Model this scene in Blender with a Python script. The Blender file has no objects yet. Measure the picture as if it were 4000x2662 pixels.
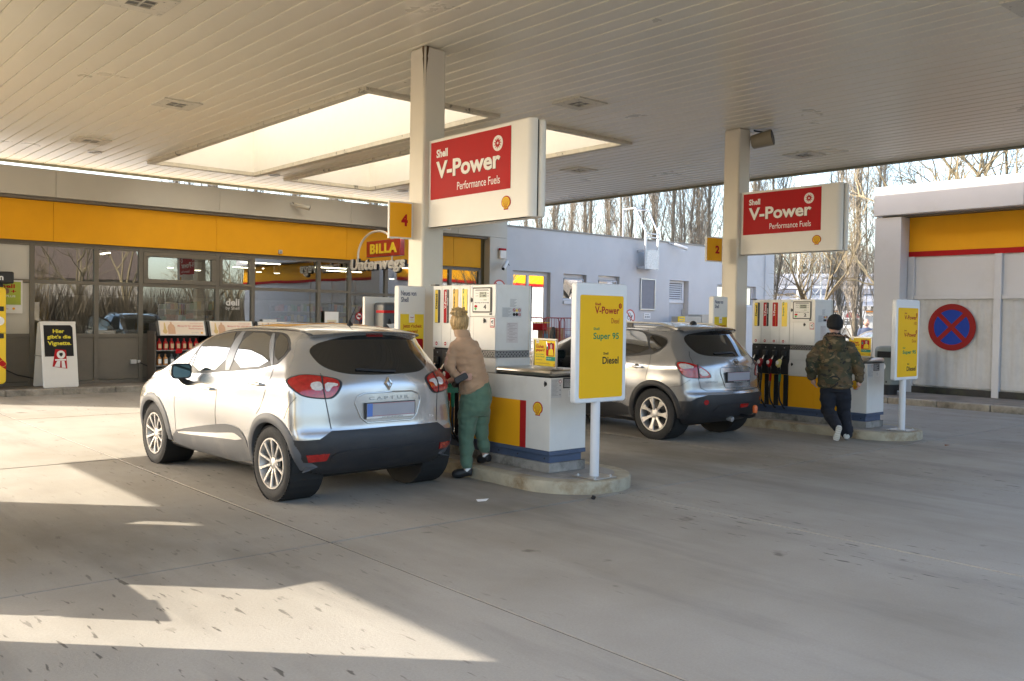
import bpy, bmesh, math, random
import numpy as np
from mathutils import Vector, Matrix
from mathutils.bvhtree import BVHTree
R = random.Random(7)
rad = math.radians
sc = bpy.context.scene
COL = sc.collection
# ------------------------------------------------------------------ camera, sky, sun, exposure
cam_d = bpy.data.cameras.new('camera')
cam = bpy.data.objects.new('camera', cam_d); COL.objects.link(cam)
cam_d.sensor_width = 36.0; cam_d.lens = 31.897; cam_d.clip_start = 0.1; cam_d.clip_end = 2000
_y, _p, _r = rad(49.07285), rad(-1.40357), rad(0.860974)
_f = Vector((math.cos(_y)*math.cos(_p), math.sin(_y)*math.cos(_p), math.sin(_p)))
_rt = Vector((math.sin(_y), -math.cos(_y), 0)); _u = _rt.cross(_f)
_r2 = math.cos(_r)*_rt + math.sin(_r)*_u; _u2 = -math.sin(_r)*_rt + math.cos(_r)*_u
cam.matrix_world = Matrix(((_r2.x, _u2.x, -_f.x, 0), (_r2.y, _u2.y, -_f.y, 0), (_r2.z, _u2.z, -_f.z, 1.63), (0, 0, 0, 1)))
sc.camera = cam
SUN_EL = rad(28.5)
world = bpy.data.worlds.new('World'); sc.world = world; world.use_nodes = True
wn = world.node_tree; wn.nodes.clear()
sky = wn.nodes.new('ShaderNodeTexSky'); sky.sky_type = 'NISHITA'; sky.sun_disc = False
sky.sun_elevation = SUN_EL; sky.sun_rotation = rad(-45); sky.air_density = 1.0; sky.dust_density = 2.5; sky.ozone_density = 1.0
bg = wn.nodes.new('ShaderNodeBackground'); bg.inputs['Strength'].default_value = 0.15
wo = wn.nodes.new('ShaderNodeOutputWorld')
wn.links.new(sky.outputs[0], bg.inputs[0]); wn.links.new(bg.outputs[0], wo.inputs[0])
sun_d = bpy.data.lights.new('sun', 'SUN'); sun_d.energy = 2.6; sun_d.angle = rad(0.4); sun_d.color = (1.0, 0.91, 0.78)
sun = bpy.data.objects.new('sun', sun_d); COL.objects.link(sun)
_sd = Vector((-math.cos(SUN_EL)*math.sqrt(.5), math.cos(SUN_EL)*math.sqrt(.5), math.sin(SUN_EL)))
sun.rotation_euler = _sd.to_track_quat('Z', 'Y').to_euler()
sc.view_settings.view_transform = 'Standard'; sc.view_settings.look = 'None'
sc.view_settings.exposure = 2.1; sc.view_settings.gamma = 1.0; sc.view_settings.use_curve_mapping = False
sc.cycles.max_bounces = 10; sc.cycles.diffuse_bounces = 6; sc.cycles.glossy_bounces = 6; sc.cycles.transparent_max_bounces = 24
sc.cycles.caustics_reflective = False; sc.cycles.caustics_refractive = False
# ------------------------------------------------------------------ materials
MATS = {}
ORD = ['first', 'second', 'third', 'fourth', 'fifth', 'sixth', 'seventh', 'eighth', 'ninth', 'tenth', 'eleventh', 'twelfth', 'thirteenth', 'fourteenth', 'fifteenth', 'sixteenth', 'seventeenth', 'eighteenth', 'nineteenth', 'twentieth']
def mat(name, col, rough=.5, metal=0., var=0.06, scale=6., bump=0., bscale=40., coat=0., spec=.5, stretch=(1, 1, 1), emit=None, estr=0., sheen=0., dirt=None, dscale=1.2, dthr=(.52, .75)):
    """Principled material whose colour and roughness vary with noise in object space."""
    if name in MATS: return MATS[name]
    m = bpy.data.materials.new(name); m.use_nodes = True; nt = m.node_tree; n = nt.nodes; L = nt.links
    b = n['Principled BSDF']
    c = (*col, 1) if len(col) == 3 else col
    tc = n.new('ShaderNodeTexCoord'); mp = n.new('ShaderNodeMapping'); mp.inputs['Scale'].default_value = stretch
    L.new(tc.outputs['Object'], mp.inputs[0])
    nz = n.new('ShaderNodeTexNoise'); nz.inputs['Scale'].default_value = scale; nz.inputs['Detail'].default_value = 6; nz.inputs['Roughness'].default_value = .6
    L.new(mp.outputs[0], nz.inputs['Vector'])
    mr = n.new('ShaderNodeMapRange'); mr.inputs['From Min'].default_value = .25; mr.inputs['From Max'].default_value = .75
    mr.inputs['To Min'].default_value = 1-var*1.6; mr.inputs['To Max'].default_value = 1+var
    L.new(nz.outputs[0], mr.inputs[0])
    hs = n.new('ShaderNodeHueSaturation'); hs.inputs['Color'].default_value = c; L.new(mr.outputs[0], hs.inputs['Value'])
    out = hs.outputs[0]
    if dirt:
        n2 = n.new('ShaderNodeTexNoise'); n2.inputs['Scale'].default_value = dscale; n2.inputs['Detail'].default_value = 8; n2.inputs['Roughness'].default_value = .68
        L.new(mp.outputs[0], n2.inputs['Vector'])
        r2 = n.new('ShaderNodeMapRange'); r2.inputs['From Min'].default_value = dthr[0]; r2.inputs['From Max'].default_value = dthr[1]; r2.inputs['To Max'].default_value = dirt[3]
        L.new(n2.outputs[0], r2.inputs[0])
        mx = n.new('ShaderNodeMix'); mx.data_type = 'RGBA'; L.new(r2.outputs[0], mx.inputs[0]); L.new(out, mx.inputs[6]); mx.inputs[7].default_value = (*dirt[:3], 1)
        out = mx.outputs[2]
    L.new(out, b.inputs['Base Color'])
    rr = n.new('ShaderNodeMapRange'); rr.inputs['To Min'].default_value = max(.02, rough*.85); rr.inputs['To Max'].default_value = min(1, rough*1.2)
    L.new(nz.outputs[0], rr.inputs[0]); L.new(rr.outputs[0], b.inputs['Roughness'])
    b.inputs['Metallic'].default_value = metal; b.inputs['Specular IOR Level'].default_value = spec
    b.inputs['Coat Weight'].default_value = coat; b.inputs['Coat Roughness'].default_value = .04
    if sheen: b.inputs['Sheen Weight'].default_value = sheen
    if bump:
        bn = n.new('ShaderNodeTexNoise'); bn.inputs['Scale'].default_value = bscale; bn.inputs['Detail'].default_value = 5
        L.new(mp.outputs[0], bn.inputs['Vector'])
        bp = n.new('ShaderNodeBump'); bp.inputs['Strength'].default_value = bump; bp.inputs['Distance'].default_value = .01
        L.new(bn.outputs[0], bp.inputs['Height']); L.new(bp.outputs[0], b.inputs['Normal'])
    if emit: b.inputs['Emission Color'].default_value = (*emit, 1); b.inputs['Emission Strength'].default_value = estr
    MATS[name] = m; return m
def glass(name, refl=.3, tint=(.9, .93, .92), rough=0.0, fres=True):
    """Thin pane: see-through plus mirror reflection that grows at grazing angles."""
    if name in MATS: return MATS[name]
    m = bpy.data.materials.new(name); m.use_nodes = True; nt = m.node_tree; n = nt.nodes; L = nt.links
    for q in list(n): n.remove(q)
    o = n.new('ShaderNodeOutputMaterial'); t = n.new('ShaderNodeBsdfTransparent'); t.inputs[0].default_value = (*tint, 1)
    g = n.new('ShaderNodeBsdfGlossy'); g.inputs['Roughness'].default_value = rough; g.inputs[0].default_value = (1, 1, 1, 1)
    tc = n.new('ShaderNodeTexCoord'); nz = n.new('ShaderNodeTexNoise'); nz.inputs['Scale'].default_value = 1.1; nz.inputs['Detail'].default_value = 1
    L.new(tc.outputs['Object'], nz.inputs['Vector'])
    bp = n.new('ShaderNodeBump'); bp.inputs['Strength'].default_value = .05; bp.inputs['Distance'].default_value = .02
    L.new(nz.outputs[0], bp.inputs['Height']); L.new(bp.outputs[0], g.inputs['Normal'])
    lw = n.new('ShaderNodeLayerWeight'); lw.inputs['Blend'].default_value = .5
    mr = n.new('ShaderNodeMapRange'); mr.inputs['From Min'].default_value = 0.2; mr.inputs['From Max'].default_value = 1; mr.inputs['To Min'].default_value = refl; mr.inputs['To Max'].default_value = min(1, refl+.5)
    L.new(lw.outputs['Facing'], mr.inputs[0])
    mx = n.new('ShaderNodeMixShader'); L.new(mr.outputs[0], mx.inputs[0]); L.new(t.outputs[0], mx.inputs[1]); L.new(g.outputs[0], mx.inputs[2]); L.new(mx.outputs[0], o.inputs[0])
    MATS[name] = m; return m
# ------------------------------------------------------------------ scene graph helpers
def tag(o, label=None, cat=None, group=None, kind=None):
    if label: o['label'] = label
    if cat: o['category'] = cat
    if group: o['group'] = group
    if kind: o['kind'] = kind
    return o
def thing(name, label, cat, loc=(0, 0, 0), rz=0., group=None):
    o = bpy.data.objects.new(name, None); COL.objects.link(o); o.empty_display_size = .2
    o.location = loc; o.rotation_euler = (0, 0, rz)
    return tag(o, label, cat, group)
def origin(o):
    v = Vector((0, 0, 0))
    while o is not None: v += o.location; o = o.parent
    return v
def copy_tree(o, parent=None):
    c = o.copy(); COL.objects.link(c)
    if parent is not None: c.parent = parent
    for ch in o.children: copy_tree(ch, c)
    return c
class Frame:
    """origin, right, up: a plane seen from its front; w is out of the plane."""
    def __init__(s, o, r, u=(0, 0, 1)):
        s.o = Vector(o); s.r = Vector(r).normalized(); s.u = Vector(u).normalized(); s.n = s.r.cross(s.u)
    def p(s, u, v, w=0.): return s.o + s.r*u + s.u*v + s.n*w
def FX(x, y, z): return Frame((x, y, z), (0, -1, 0))      # plane facing -X
def FY(x, y, z): return Frame((x, y, z), (1, 0, 0))       # plane facing -Y
class MB:
    def __init__(s): s.v = []; s.f = []; s.m = []; s.cur = 0
    def add(s, vs, fs):
        k = len(s.v); s.v += [tuple(p) for p in vs]; s.f += [tuple(k+i for i in f) for f in fs]; s.m += [s.cur]*len(fs); return s
    def box(s, x0, x1, y0, y1, z0, z1):
        v = [(x, y, z) for z in (z0, z1) for y in (y0, y1) for x in (x0, x1)]
        return s.add(v, [(0, 2, 3, 1), (4, 5, 7, 6), (0, 1, 5, 4), (2, 6, 7, 3), (0, 4, 6, 2), (1, 3, 7, 5)])
    def fbox(s, F, u0, u1, v0, v1, w0, w1):
        v = [F.p(u, v_, w) for w in (w0, w1) for v_ in (v0, v1) for u in (u0, u1)]
        return s.add(v, [(0, 2, 3, 1), (4, 5, 7, 6), (0, 1, 5, 4), (2, 6, 7, 3), (0, 4, 6, 2), (1, 3, 7, 5)])
    def fpoly(s, F, pts, w0=0., w1=None):
        n = len(pts)
        a = sum(pts[i][0]*pts[(i+1) % n][1]-pts[(i+1) % n][0]*pts[i][1] for i in range(n))
        if a < 0: pts = pts[::-1]
        if w1 is None: return s.add([F.p(u, v, w0) for u, v in pts], [tuple(range(n))])
        if w1 < w0: w0, w1 = w1, w0
        vs = [F.p(u, v, w0) for u, v in pts]+[F.p(u, v, w1) for u, v in pts]
        return s.add(vs, [tuple(range(n))[::-1], tuple(range(n, 2*n))]+[(i, (i+1) % n, n+(i+1) % n, n+i) for i in range(n)])
    def fring(s, F, cu, cv, r0, r1, w0, w1, n=40, ry=1.):
        vs = []; fs = []
        for i in range(n):
            a = 2*math.pi*i/n; c, d = math.cos(a), math.sin(a)*ry
            vs += [F.p(cu+r0*c, cv+r0*d, w0), F.p(cu+r1*c, cv+r1*d, w0), F.p(cu+r1*c, cv+r1*d, w1), F.p(cu+r0*c, cv+r0*d, w1)]
        for i in range(n):
            j = (i+1) % n
            for k in range(4): fs.append((4*i+k, 4*i+(k+1) % 4, 4*j+(k+1) % 4, 4*j+k)[::-1])
        return s.add(vs, fs)
    def cyl(s, p0, p1, r0, r1=None, n=12, caps=True):
        r1 = r0 if r1 is None else r1
        return s.tube([p0, p1], [r0, r1], n, caps)
    def tube(s, pts, rs, n=8, caps=True):
        pts = [Vector(p) for p in pts]
        if not hasattr(rs, '__len__'): rs = [rs]*len(pts)
        vs = []; fs = []; prev = None
        for i, p in enumerate(pts):
            d = (pts[min(i+1, len(pts)-1)]-pts[max(i-1, 0)])
            d = d.normalized() if d.length > 1e-9 else Vector((0, 0, 1))
            if prev is None: a = d.orthogonal().normalized()
            else:
                a = prev-d*prev.dot(d); a = a.normalized() if a.length > 1e-6 else d.orthogonal().normalized()
            prev = a; b = d.cross(a)
            for k in range(n):
                t = 2*math.pi*k/n; vs.append(p+(a*math.cos(t)+b*math.sin(t))*rs[i])
        for i in range(len(pts)-1):
            for k in range(n):
                fs.append((i*n+k, i*n+(k+1) % n, (i+1)*n+(k+1) % n, (i+1)*n+k))
        if caps: fs += [tuple(range(n))[::-1], tuple(range((len(pts)-1)*n, len(pts)*n))]
        return s.add(vs, fs)
    def lathe(s, c, axis, prof, n=32, closed=False):
        """prof: (distance along axis, radius)"""
        c = Vector(c); d = Vector(axis).normalized(); a = d.orthogonal().normalized(); b = d.cross(a)
        vs = []; fs = []; m = len(prof)
        for t, r in prof:
            for k in range(n):
                g = 2*math.pi*k/n; vs.append(c+d*t+(a*math.cos(g)+b*math.sin(g))*r)
        for i in range(m if closed else m-1):
            j = (i+1) % m
            for k in range(n): fs.append((i*n+k, i*n+(k+1) % n, j*n+(k+1) % n, j*n+k))
        return s.add(vs, fs)
    def build(s, name, mats, parent=None, smooth=False, bevel=0., local=False, segs=2, sub=0):
        me = bpy.data.meshes.new(name)
        o = bpy.data.objects.new(name, me); COL.objects.link(o)
        off = Vector((0, 0, 0)) if (local or parent is None) else origin(parent)
        vs = [(v[0]-off.x, v[1]-off.y, v[2]-off.z) for v in s.v]
        me.from_pydata(vs, [], s.f); me.validate(clean_customdata=False)
        if not isinstance(mats, (list, tuple)): mats = [mats]
        for m in mats: me.materials.append(m)
        if len(mats) > 1 and len(me.polygons) == len(s.m): me.polygons.foreach_set('material_index', s.m)
        if parent is not None: o.parent = parent
        if bevel:
            b = o.modifiers.new('bevel', 'BEVEL'); b.width = bevel; b.segments = segs; b.limit_method = 'ANGLE'; b.angle_limit = rad(40)
        if sub:
            q = o.modifiers.new('sub', 'SUBSURF'); q.levels = sub; q.render_levels = sub
        if smooth or bevel: shade(me, 35 if not sub else 180)
        return o
def shade(me, angle=35):
    me.polygons.foreach_set('use_smooth', [True]*len(me.polygons))
    try: me.set_sharp_from_angle(angle=rad(angle))
    except Exception: pass
def share(o, name, loc, parent=None):
    c = o.copy(); COL.objects.link(c); c.location = loc
    if parent is not None: c.parent = parent
    return c
_TC = {}
def text_mesh(s, bold=0., sp=1.):
    k = (s, bold, sp)
    if k in _TC: return _TC[k]
    cu = bpy.data.curves.new('t', 'FONT'); cu.body = s; cu.size = 1; cu.offset = bold; cu.space_character = sp; cu.resolution_u = 3
    ob = bpy.data.objects.new('t', cu); COL.objects.link(ob)
    dg = bpy.context.evaluated_depsgraph_get()
    me = ob.evaluated_get(dg).to_mesh()
    v = [tuple(x.co) for x in me.vertices]; f = [tuple(p.vertices) for p in me.polygons]
    ob.to_mesh_clear() if False else None
    bpy.data.objects.remove(ob); bpy.data.curves.remove(cu)
    _TC[k] = (v, f); return v, f
def add_text(b, F, s, u0, u1, v0, v1, w, bold=0.02, sp=1., depth=0., shear=0.):
    """letters of s fitted into the rectangle u0..u1, v0..v1 of frame F (v0 None keeps proportions)"""
    v, f = text_mesh(s, bold, sp)
    if not v: return
    xs = [p[0] for p in v]; ys = [p[1] for p in v]; x0, x1, y0, y1 = min(xs), max(xs), min(ys), max(ys)
    su = (u1-u0)/(x1-x0)
    sv = (v1-v0)/(y1-y0) if v1 is not None else su
    P = [F.p(u0+(x-x0)*su+shear*(y-y0)*sv, v0+(y-y0)*sv, w) for x, y, _ in v]
    if depth:
        e = {}
        for q in f:
            for i in range(len(q)):
                a, c = q[i], q[(i+1) % len(q)]
                e[(a, c)] = 1
        n = len(P); Q = [p+F.n*(-depth) for p in P]
        side = [(c, a, n+a, n+c) for (a, c) in e if (c, a) not in e]
        b.add(P+Q, list(f)+side)
    else: b.add(P, f)
def text(name, s, F, u0, u1, v0, v1, w, m, parent, bold=.02, sp=1., depth=0., shear=0., local=False):
    b = MB(); add_text(b, F, s, u0, u1, v0, v1, w, bold, sp, depth, shear); return b.build(name, m, parent, local=local)
def rrect(u0, u1, v0, v1, r, n=5):
    P = []
    for cx, cy, a0 in ((u1-r, v1-r, 0), (u0+r, v1-r, 90), (u0+r, v0+r, 180), (u1-r, v0+r, 270)):
        for i in range(n+1):
            a = rad(a0+90*i/n); P.append((cx+r*math.cos(a), cy+r*math.sin(a)))
    return P
def circ(cu, cv, r, n=32, ry=1.): return [(cu+r*math.cos(2*math.pi*i/n), cv+r*ry*math.sin(2*math.pi*i/n)) for i in range(n)]
# shared paints
WHITE = mat('white_paint', (.78, .75, .70), .42, var=.03, scale=3, dirt=(.52, .47, .38, .25), dscale=1.5)
CREAM = mat('cream_cladding', (.56, .53, .46), .48, var=.03, scale=1.5)
ORANGE = mat('orange_yellow_paint', (.86, .40, .012), .55, spec=.2, var=.03, scale=2)
YELLOW = mat('sign_yellow', (.90, .50, .01), .55, spec=.2, var=.02, scale=3)
BRIGHT = mat('poster_yellow', (.88, .62, .04), .55, spec=.2, var=.03)
RED = mat('red_paint', (.44, .008, .012), .55, spec=.2, var=.04)
DRED = mat('dark_red_print', (.40, .012, .012), .55, spec=.2, var=.03)
GREEN = mat('green_print', (.01, .22, .09), .55, spec=.2, var=.03)
BLACK = mat('black_plastic', (.018, .018, .02), .45, var=.1)
INK = mat('black_print', (.02, .018, .018), .55, spec=.2, var=.05)
GREYT = mat('grey_print', (.30, .30, .30), .6, var=.05)
BLUEGREY = mat('blue_grey_skirting', (.07, .10, .17), .45, var=.08, dirt=(.05, .05, .05, .5))
STEEL = mat('brushed_steel', (.62, .58, .52), .30, metal=1., var=.08, scale=3, stretch=(40, 1, 1), bump=.02)
ALU = mat('aluminium_frame', (.55, .54, .52), .38, metal=1., var=.05)
GALV = mat('galvanised_steel', (.55, .56, .57), .5, metal=.8, var=.18, scale=25)
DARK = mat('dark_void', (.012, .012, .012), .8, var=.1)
BRONZE = mat('bronze_window_frame', (.17, .15, .12), .5, metal=.3, var=.05)
BROWNP = mat('brown_grey_panel', (.17, .15, .12), .55, var=.05, scale=2, dirt=(.09, .08, .065, .35))
RUBBER = mat('black_rubber', (.02, .02, .021), .75, var=.2, bump=.15, bscale=90)
LTGREY = mat('light_grey_plastic', (.55, .55, .54), .5, var=.04)
PAPER = mat('white_paper', (.8, .79, .77), .6, var=.03)
def shell_emblem(F, cu, cv, r, w, parent, name='emblem', k=1.):
    """scallop emblem: red outline, yellow fan, red ribs"""
    def outline(s):
        P = []
        for i in range(25):
            a = rad(-32+244*i/24); q = s*(1+.035*abs(math.cos(7*(a-math.pi/2))))
            P.append((cu+r*q*math.cos(a)*1.02, cv+r*(.12+q*math.sin(a)*.93)))
        P += [(cu-.50*r*s, cv-.62*r*s-.02*r), (cu-.46*r*s, cv-.98*r*s+.02*r), (cu+.46*r*s, cv-.98*r*s+.02*r), (cu+.50*r*s, cv-.62*r*s-.02*r)]
        return P
    b = MB(); b.fpoly(F, outline(1.), w, w+.003*k); o = b.build(name, RED, parent)
    b = MB(); b.fpoly(F, outline(.84), w+.004*k, w+.006*k); b.build('emblem_fan', BRIGHT, o)
    b = MB()
    for i in range(7):
        a = rad(90+(i-3)*23); t = .012*r/.06
        p0 = (cu+.22*r*math.cos(a)*.8, cv-.70*r); p1 = (cu+.80*r*math.cos(a), cv+r*(.10+.74*math.sin(a)))
        d = Vector((p1[0]-p0[0], p1[1]-p0[1])).normalized(); q = (-d.y, d.x); h = .035*r
        b.fpoly(F, [(p0[0]-q[0]*h*.6, p0[1]-q[1]*h*.6), (p1[0]-q[0]*h, p1[1]-q[1]*h), (p1[0]+q[0]*h, p1[1]+q[1]*h), (p0[0]+q[0]*h*.6, p0[1]+q[1]*h*.6)], w+.007*k)
    b.build('emblem_ribs', RED, o)
    return o
# ------------------------------------------------------------------ ground
def concrete_mat(name, base, joint=False):
    m = bpy.data.materials.new(name); m.use_nodes = True; nt = m.node_tree; n = nt.nodes; L = nt.links
    b = n['Principled BSDF']; g = n.new('ShaderNodeNewGeometry')
    def noise(scale, st=(1, 1, 1), det=8, ro=.6, off=0):
        mp = n.new('ShaderNodeMapping'); mp.inputs['Scale'].default_value = st; mp.inputs['Location'].default_value = (off, off*1.7, 0)
        L.new(g.outputs['Position'], mp.inputs[0]); q = n.new('ShaderNodeTexNoise'); q.inputs['Scale'].default_value = scale
        q.inputs['Detail'].default_value = det; q.inputs['Roughness'].default_value = ro; L.new(mp.outputs[0], q.inputs['Vector']); return q.outputs[0]
    def ramp(x, a, c, t0=0., t1=1.):
        r = n.new('ShaderNodeMapRange'); r.inputs['From Min'].default_value = a; r.inputs['From Max'].default_value = c
        r.inputs['To Min'].default_value = t0; r.inputs['To Max'].default_value = t1; L.new(x, r.inputs[0]); return r.outputs[0]
    def mulc(c, f, col):
        x = n.new('ShaderNodeMix'); x.data_type = 'RGBA'; L.new(f, x.inputs[0]); L.new(c, x.inputs[6]); x.inputs[7].default_value = (*col, 1); return x.outputs[2]
    def mul(a, c):
        x = n.new('ShaderNodeMath'); x.operation = 'MULTIPLY'; L.new(a, x.inputs[0]); L.new(c, x.inputs[1]); return x.outputs[0]
    rgb = n.new('ShaderNodeRGB'); rgb.outputs[0].default_value = (*base, 1)
    c = rgb.outputs[0]
    d = tuple(x*.50 for x in base); e = tuple(x*1.22 for x in base)
    c = mulc(c, ramp(noise(.45, off=3), .42, .72, 0, .75), (base[0]*.66, base[1]*.62, base[2]*.55))
    c = mulc(c, ramp(noise(.9, (1.6, .35, 1), off=9), .50, .78, 0, .6), e)
    c = mulc(c, ramp(noise(1.6, (1, .16, 1), off=21), .53, .70, 0, .62), d)                      # long tyre smears along the lanes
    spots = mul(ramp(noise(7.0, (3.2, .62, 1), 3, .5, off=31), .64, .69, 0, .9), ramp(noise(.62, (1, .12, 1), off=40), .47, .60, 0, 1))
    c = mulc(c, spots, (.07, .06, .05))                                                        # dashes of spilt fuel
    c = mulc(c, ramp(noise(2.4, (1, .8, 1), 4, .55, off=55), .68, .735, 0, .7), (.10, .082, .06))  # round oil stains
    for cx, cy, sx, sy, st in ((8.9, 7.0, .42, .30, .75), (5.25, 6.3, .75, .40, .6), (2.2, 6.6, .55, .5, .45), (12.0, 6.9, .9, .40, .5)):
        mp = n.new('ShaderNodeMapping'); mp.inputs['Scale'].default_value = (sx, sy, 0); mp.inputs['Location'].default_value = (-cx*sx, -cy*sy, 0); L.new(g.outputs['Position'], mp.inputs[0])
        ln = n.new('ShaderNodeVectorMath'); ln.operation = 'LENGTH'; L.new(mp.outputs[0], ln.inputs[0])
        c = mulc(c, mul(ramp(ln.outputs['Value'], .25, 1.0, st, 0), ramp(noise(1.3, (1, .5, 1), off=cx*3), .36, .62, .15, 1)), (base[0]*.42, base[1]*.38, base[2]*.31))   # fuel stained bays beside the pumps
    c = mulc(c, ramp(noise(70, det=3), .35, .75, 0, .22), d)
    c = mulc(c, ramp(noise(240, det=2), .60, .75, 0, .35), e)
    L.new(c, b.inputs['Base Color'])
    L.new(ramp(noise(1.1, off=70), .3, .7, .62, .85), b.inputs['Roughness']); b.inputs['Specular IOR Level'].default_value = .35
    bp = n.new('ShaderNodeBump'); bp.inputs['Strength'].default_value = .35; bp.inputs['Distance'].default_value = .006
    L.new(noise(55, det=8, ro=.7), bp.inputs['Height']); L.new(bp.outputs[0], b.inputs['Normal'])
    return m
CONC = concrete_mat('forecourt_concrete', (.372, .345, .300))
ASPH = concrete_mat('asphalt_ground', (.20, .19, .17))
KERB = mat('kerb_concrete', (.36, .32, .26), .8, var=.25, scale=5, bump=.5, bscale=30, dirt=(.09, .075, .055, .85), dscale=2.6, dthr=(.46, .68))
KERBY = mat('worn_kerb_face', (.42, .37, .27), .8, var=.22, scale=4, bump=.6, bscale=30, dirt=(.20, .12, .04, .8), dscale=3.3, dthr=(.50, .68))
PAVE = mat('pavement_surface', (.24, .21, .175), .85, var=.25, scale=3, bump=.3, bscale=50, dirt=(.10, .085, .06, .7), dscale=1.4)
b = MB(); N = 24; X0, X1 = -60, 400
b.box(-300, 600, -300, 600, -.5, -.022)
ground = b.build('ground', ASPH); tag(ground, kind='structure')
jx = [-18.7+3.145*i+(.13 if i > 7 else 0) for i in range(13)]
jx = [-9.30, -6.16, -3.01, .135, 3.28, 6.37, 9.57, 12.72, 15.87, 18.02]
jy = [-8.4, -3.68, 1.03, 5.74, 10.45, 15.1, 19.2]
for i in range(len(jx)-1):
    for j in range(len(jy)-1):
        q = MB(); gp = .011
        q.box(jx[i]+gp, jx[i+1]-gp, jy[j]+gp, jy[j+1]-gp, -.02, R.uniform(-.0012, .0012))
        q.build('concrete_slab', CONC, ground)
JOINT = mat('joint_filler', (.035, .03, .025), .95, var=.3, scale=30)
q = MB()
for x in jx[1:-1]: q.box(x-.0105, x+.0105, jy[0], jy[-1], -.021, -.007)
for y in jy[1:-1]: q.box(jx[0], jx[-1], y-.010, y+.010, -.021, -.0075)
q.build('joint_filler', JOINT, ground)
# pavements with their kerb stones
pav = MB().box(1.0, 17.9, 19.36, 20.55, -.02, .118).build('pavement', PAVE); tag(pav, kind='structure')
x = 1.0
while x < 17.9:
    l = min(1.0, 17.9-x); MB().box(x+.004, x+l-.004, 19.2, 19.355, -.02, .12).build('kerb_stone', KERB, pav, bevel=.018); x += l
pav2 = MB().box(18.17, 32, -6, 10.9, -.02, .128).build('pavement', PAVE); tag(pav2, kind='structure')
y = -6.02
while y < 10.8:
    MB().box(18.0, 18.165, y+.006, y+.994, -.02, .13+R.uniform(-.004, .004)).build('kerb_stone', KERB, pav2, bevel=.02); y += 1.0
pav3 = MB().box(17.905, 31.2, 19.7, 20.6, -.02, .10).build('pavement', PAVE); tag(pav3, kind='structure')
# ------------------------------------------------------------------ wall helper: a wall in the plane Y=y with recessed openings
def wall_holes(b, x0, x1, z0, z1, holes, y, depth):
    xs = sorted({x0, x1, *[h[0] for h in holes], *[h[1] for h in holes]}); zs = sorted({z0, z1, *[h[2] for h in holes], *[h[3] for h in holes]})
    for i in range(len(xs)-1):
        for k in range(len(zs)-1):
            cx, cz = (xs[i]+xs[i+1])/2, (zs[k]+zs[k+1])/2
            if any(h[0] < cx < h[1] and h[2] < cz < h[3] for h in holes): continue
            b.add([(xs[i], y, zs[k]), (xs[i+1], y, zs[k]), (xs[i+1], y, zs[k+1]), (xs[i], y, zs[k+1])], [(0, 1, 2, 3)])
    for a, c, d, e in holes:
        v = [(a, y, d), (c, y, d), (c, y, e), (a, y, e)]; w = [(p[0], y+depth, p[2]) for p in v]
        b.add(v+w, [(0, 4, 5, 1), (1, 5, 6, 2), (2, 6, 7, 3), (3, 7, 4, 0)])
# ------------------------------------------------------------------ shop
SY = 20.25
shop = thing('shop_building', 'long low petrol station shop with yellow fascia and bronze framed windows', 'shop', (4, SY, 0))
px = [1.3, 5.08, 8.52, 11.95, 15.35]
for i in range(len(px)):
    a, c = px[i], (px[i+1] if i < 4 else 17.15)
    MB().box(a+.003, c-.003, 20.05, 20.5, 3.945, 4.5).build('parapet_panel', CREAM, shop, bevel=.004)
    c2 = min(c, 16.33)
    MB().box(a+.003, c2-.003, SY, SY+.10, 3.06, 3.875).build('fascia_panel', ORANGE, shop, bevel=.003)
MB().box(1.3, 16.5, 20.12, 20.5, 3.88, 3.94).build('drip_rail', BROWNP, shop)
MB().box(1.3, 16.4, SY+.06, SY+.16, 3.0, 3.055).build('head_rail', BRONZE, shop)
MB().box(16.5, 17.15, 20.05, 20.7, .118, 3.94).build('corner_pillar', CREAM, shop, bevel=.004)
MB().box(16.34, 16.495, 20.3, 20.75, .118, 3.93).build('reveal_panel', mat('olive_panel', (.16, .13, .06), .5), shop)
b = MB(); b.box(1.3, 17.15, 20.5, 31, 4.30, 4.36); b.box(1.2, 1.3, 20.05, 31, 0, 4.5); b.box(1.3, 17.15, 31, 31.1, 0, 4.5); b.box(17.05, 17.148, 20.75, 31, 0, 4.3)
b.build('shell_wall', CREAM, shop)
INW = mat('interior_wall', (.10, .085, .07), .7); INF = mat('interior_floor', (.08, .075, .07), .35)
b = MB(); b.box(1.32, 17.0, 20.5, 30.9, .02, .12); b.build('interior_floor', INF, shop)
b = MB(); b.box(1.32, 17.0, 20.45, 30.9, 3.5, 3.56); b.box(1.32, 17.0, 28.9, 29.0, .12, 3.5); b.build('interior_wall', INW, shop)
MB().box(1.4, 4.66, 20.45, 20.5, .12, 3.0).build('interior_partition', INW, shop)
MB().box(4.7, 5.12, 20.75, 20.8, 1.1, 3.0).build('interior_partition', mat('ochre_interior_board', (.72, .38, .05), .5, var=.25, scale=2.5), shop)
b = MB(); b.box(5.35, 6.8, 21.2, 21.8, .12, 1.32); b.box(7.0, 12.0, 21.5, 21.9, .12, 1.22); b.box(9.6, 11.9, 23.5, 24.3, .12, 1.5); b.box(7.0, 15.8, 27.6, 28.4, .12, 2.1)
b.build('counter', mat('counter_front', (.34, .33, .28), .5, var=.1), shop)
mull = [4.69, 5.92, 6.84, 8.56, 9.43, 11.17, 12.05, 13.15, 14.2, 15.25, 16.3]
for i, x in enumerate([1.35, 3.0]+mull):
    lo = .118
    MB().box(x-.045, x+.045, SY-.01, SY+.10, lo, 3.0).build('mullion', BRONZE, shop, bevel=.003)
GL = glass('shop_window_glass', .22, (.62, .65, .64))
cells = [1.35, 3.0]+mull
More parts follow.
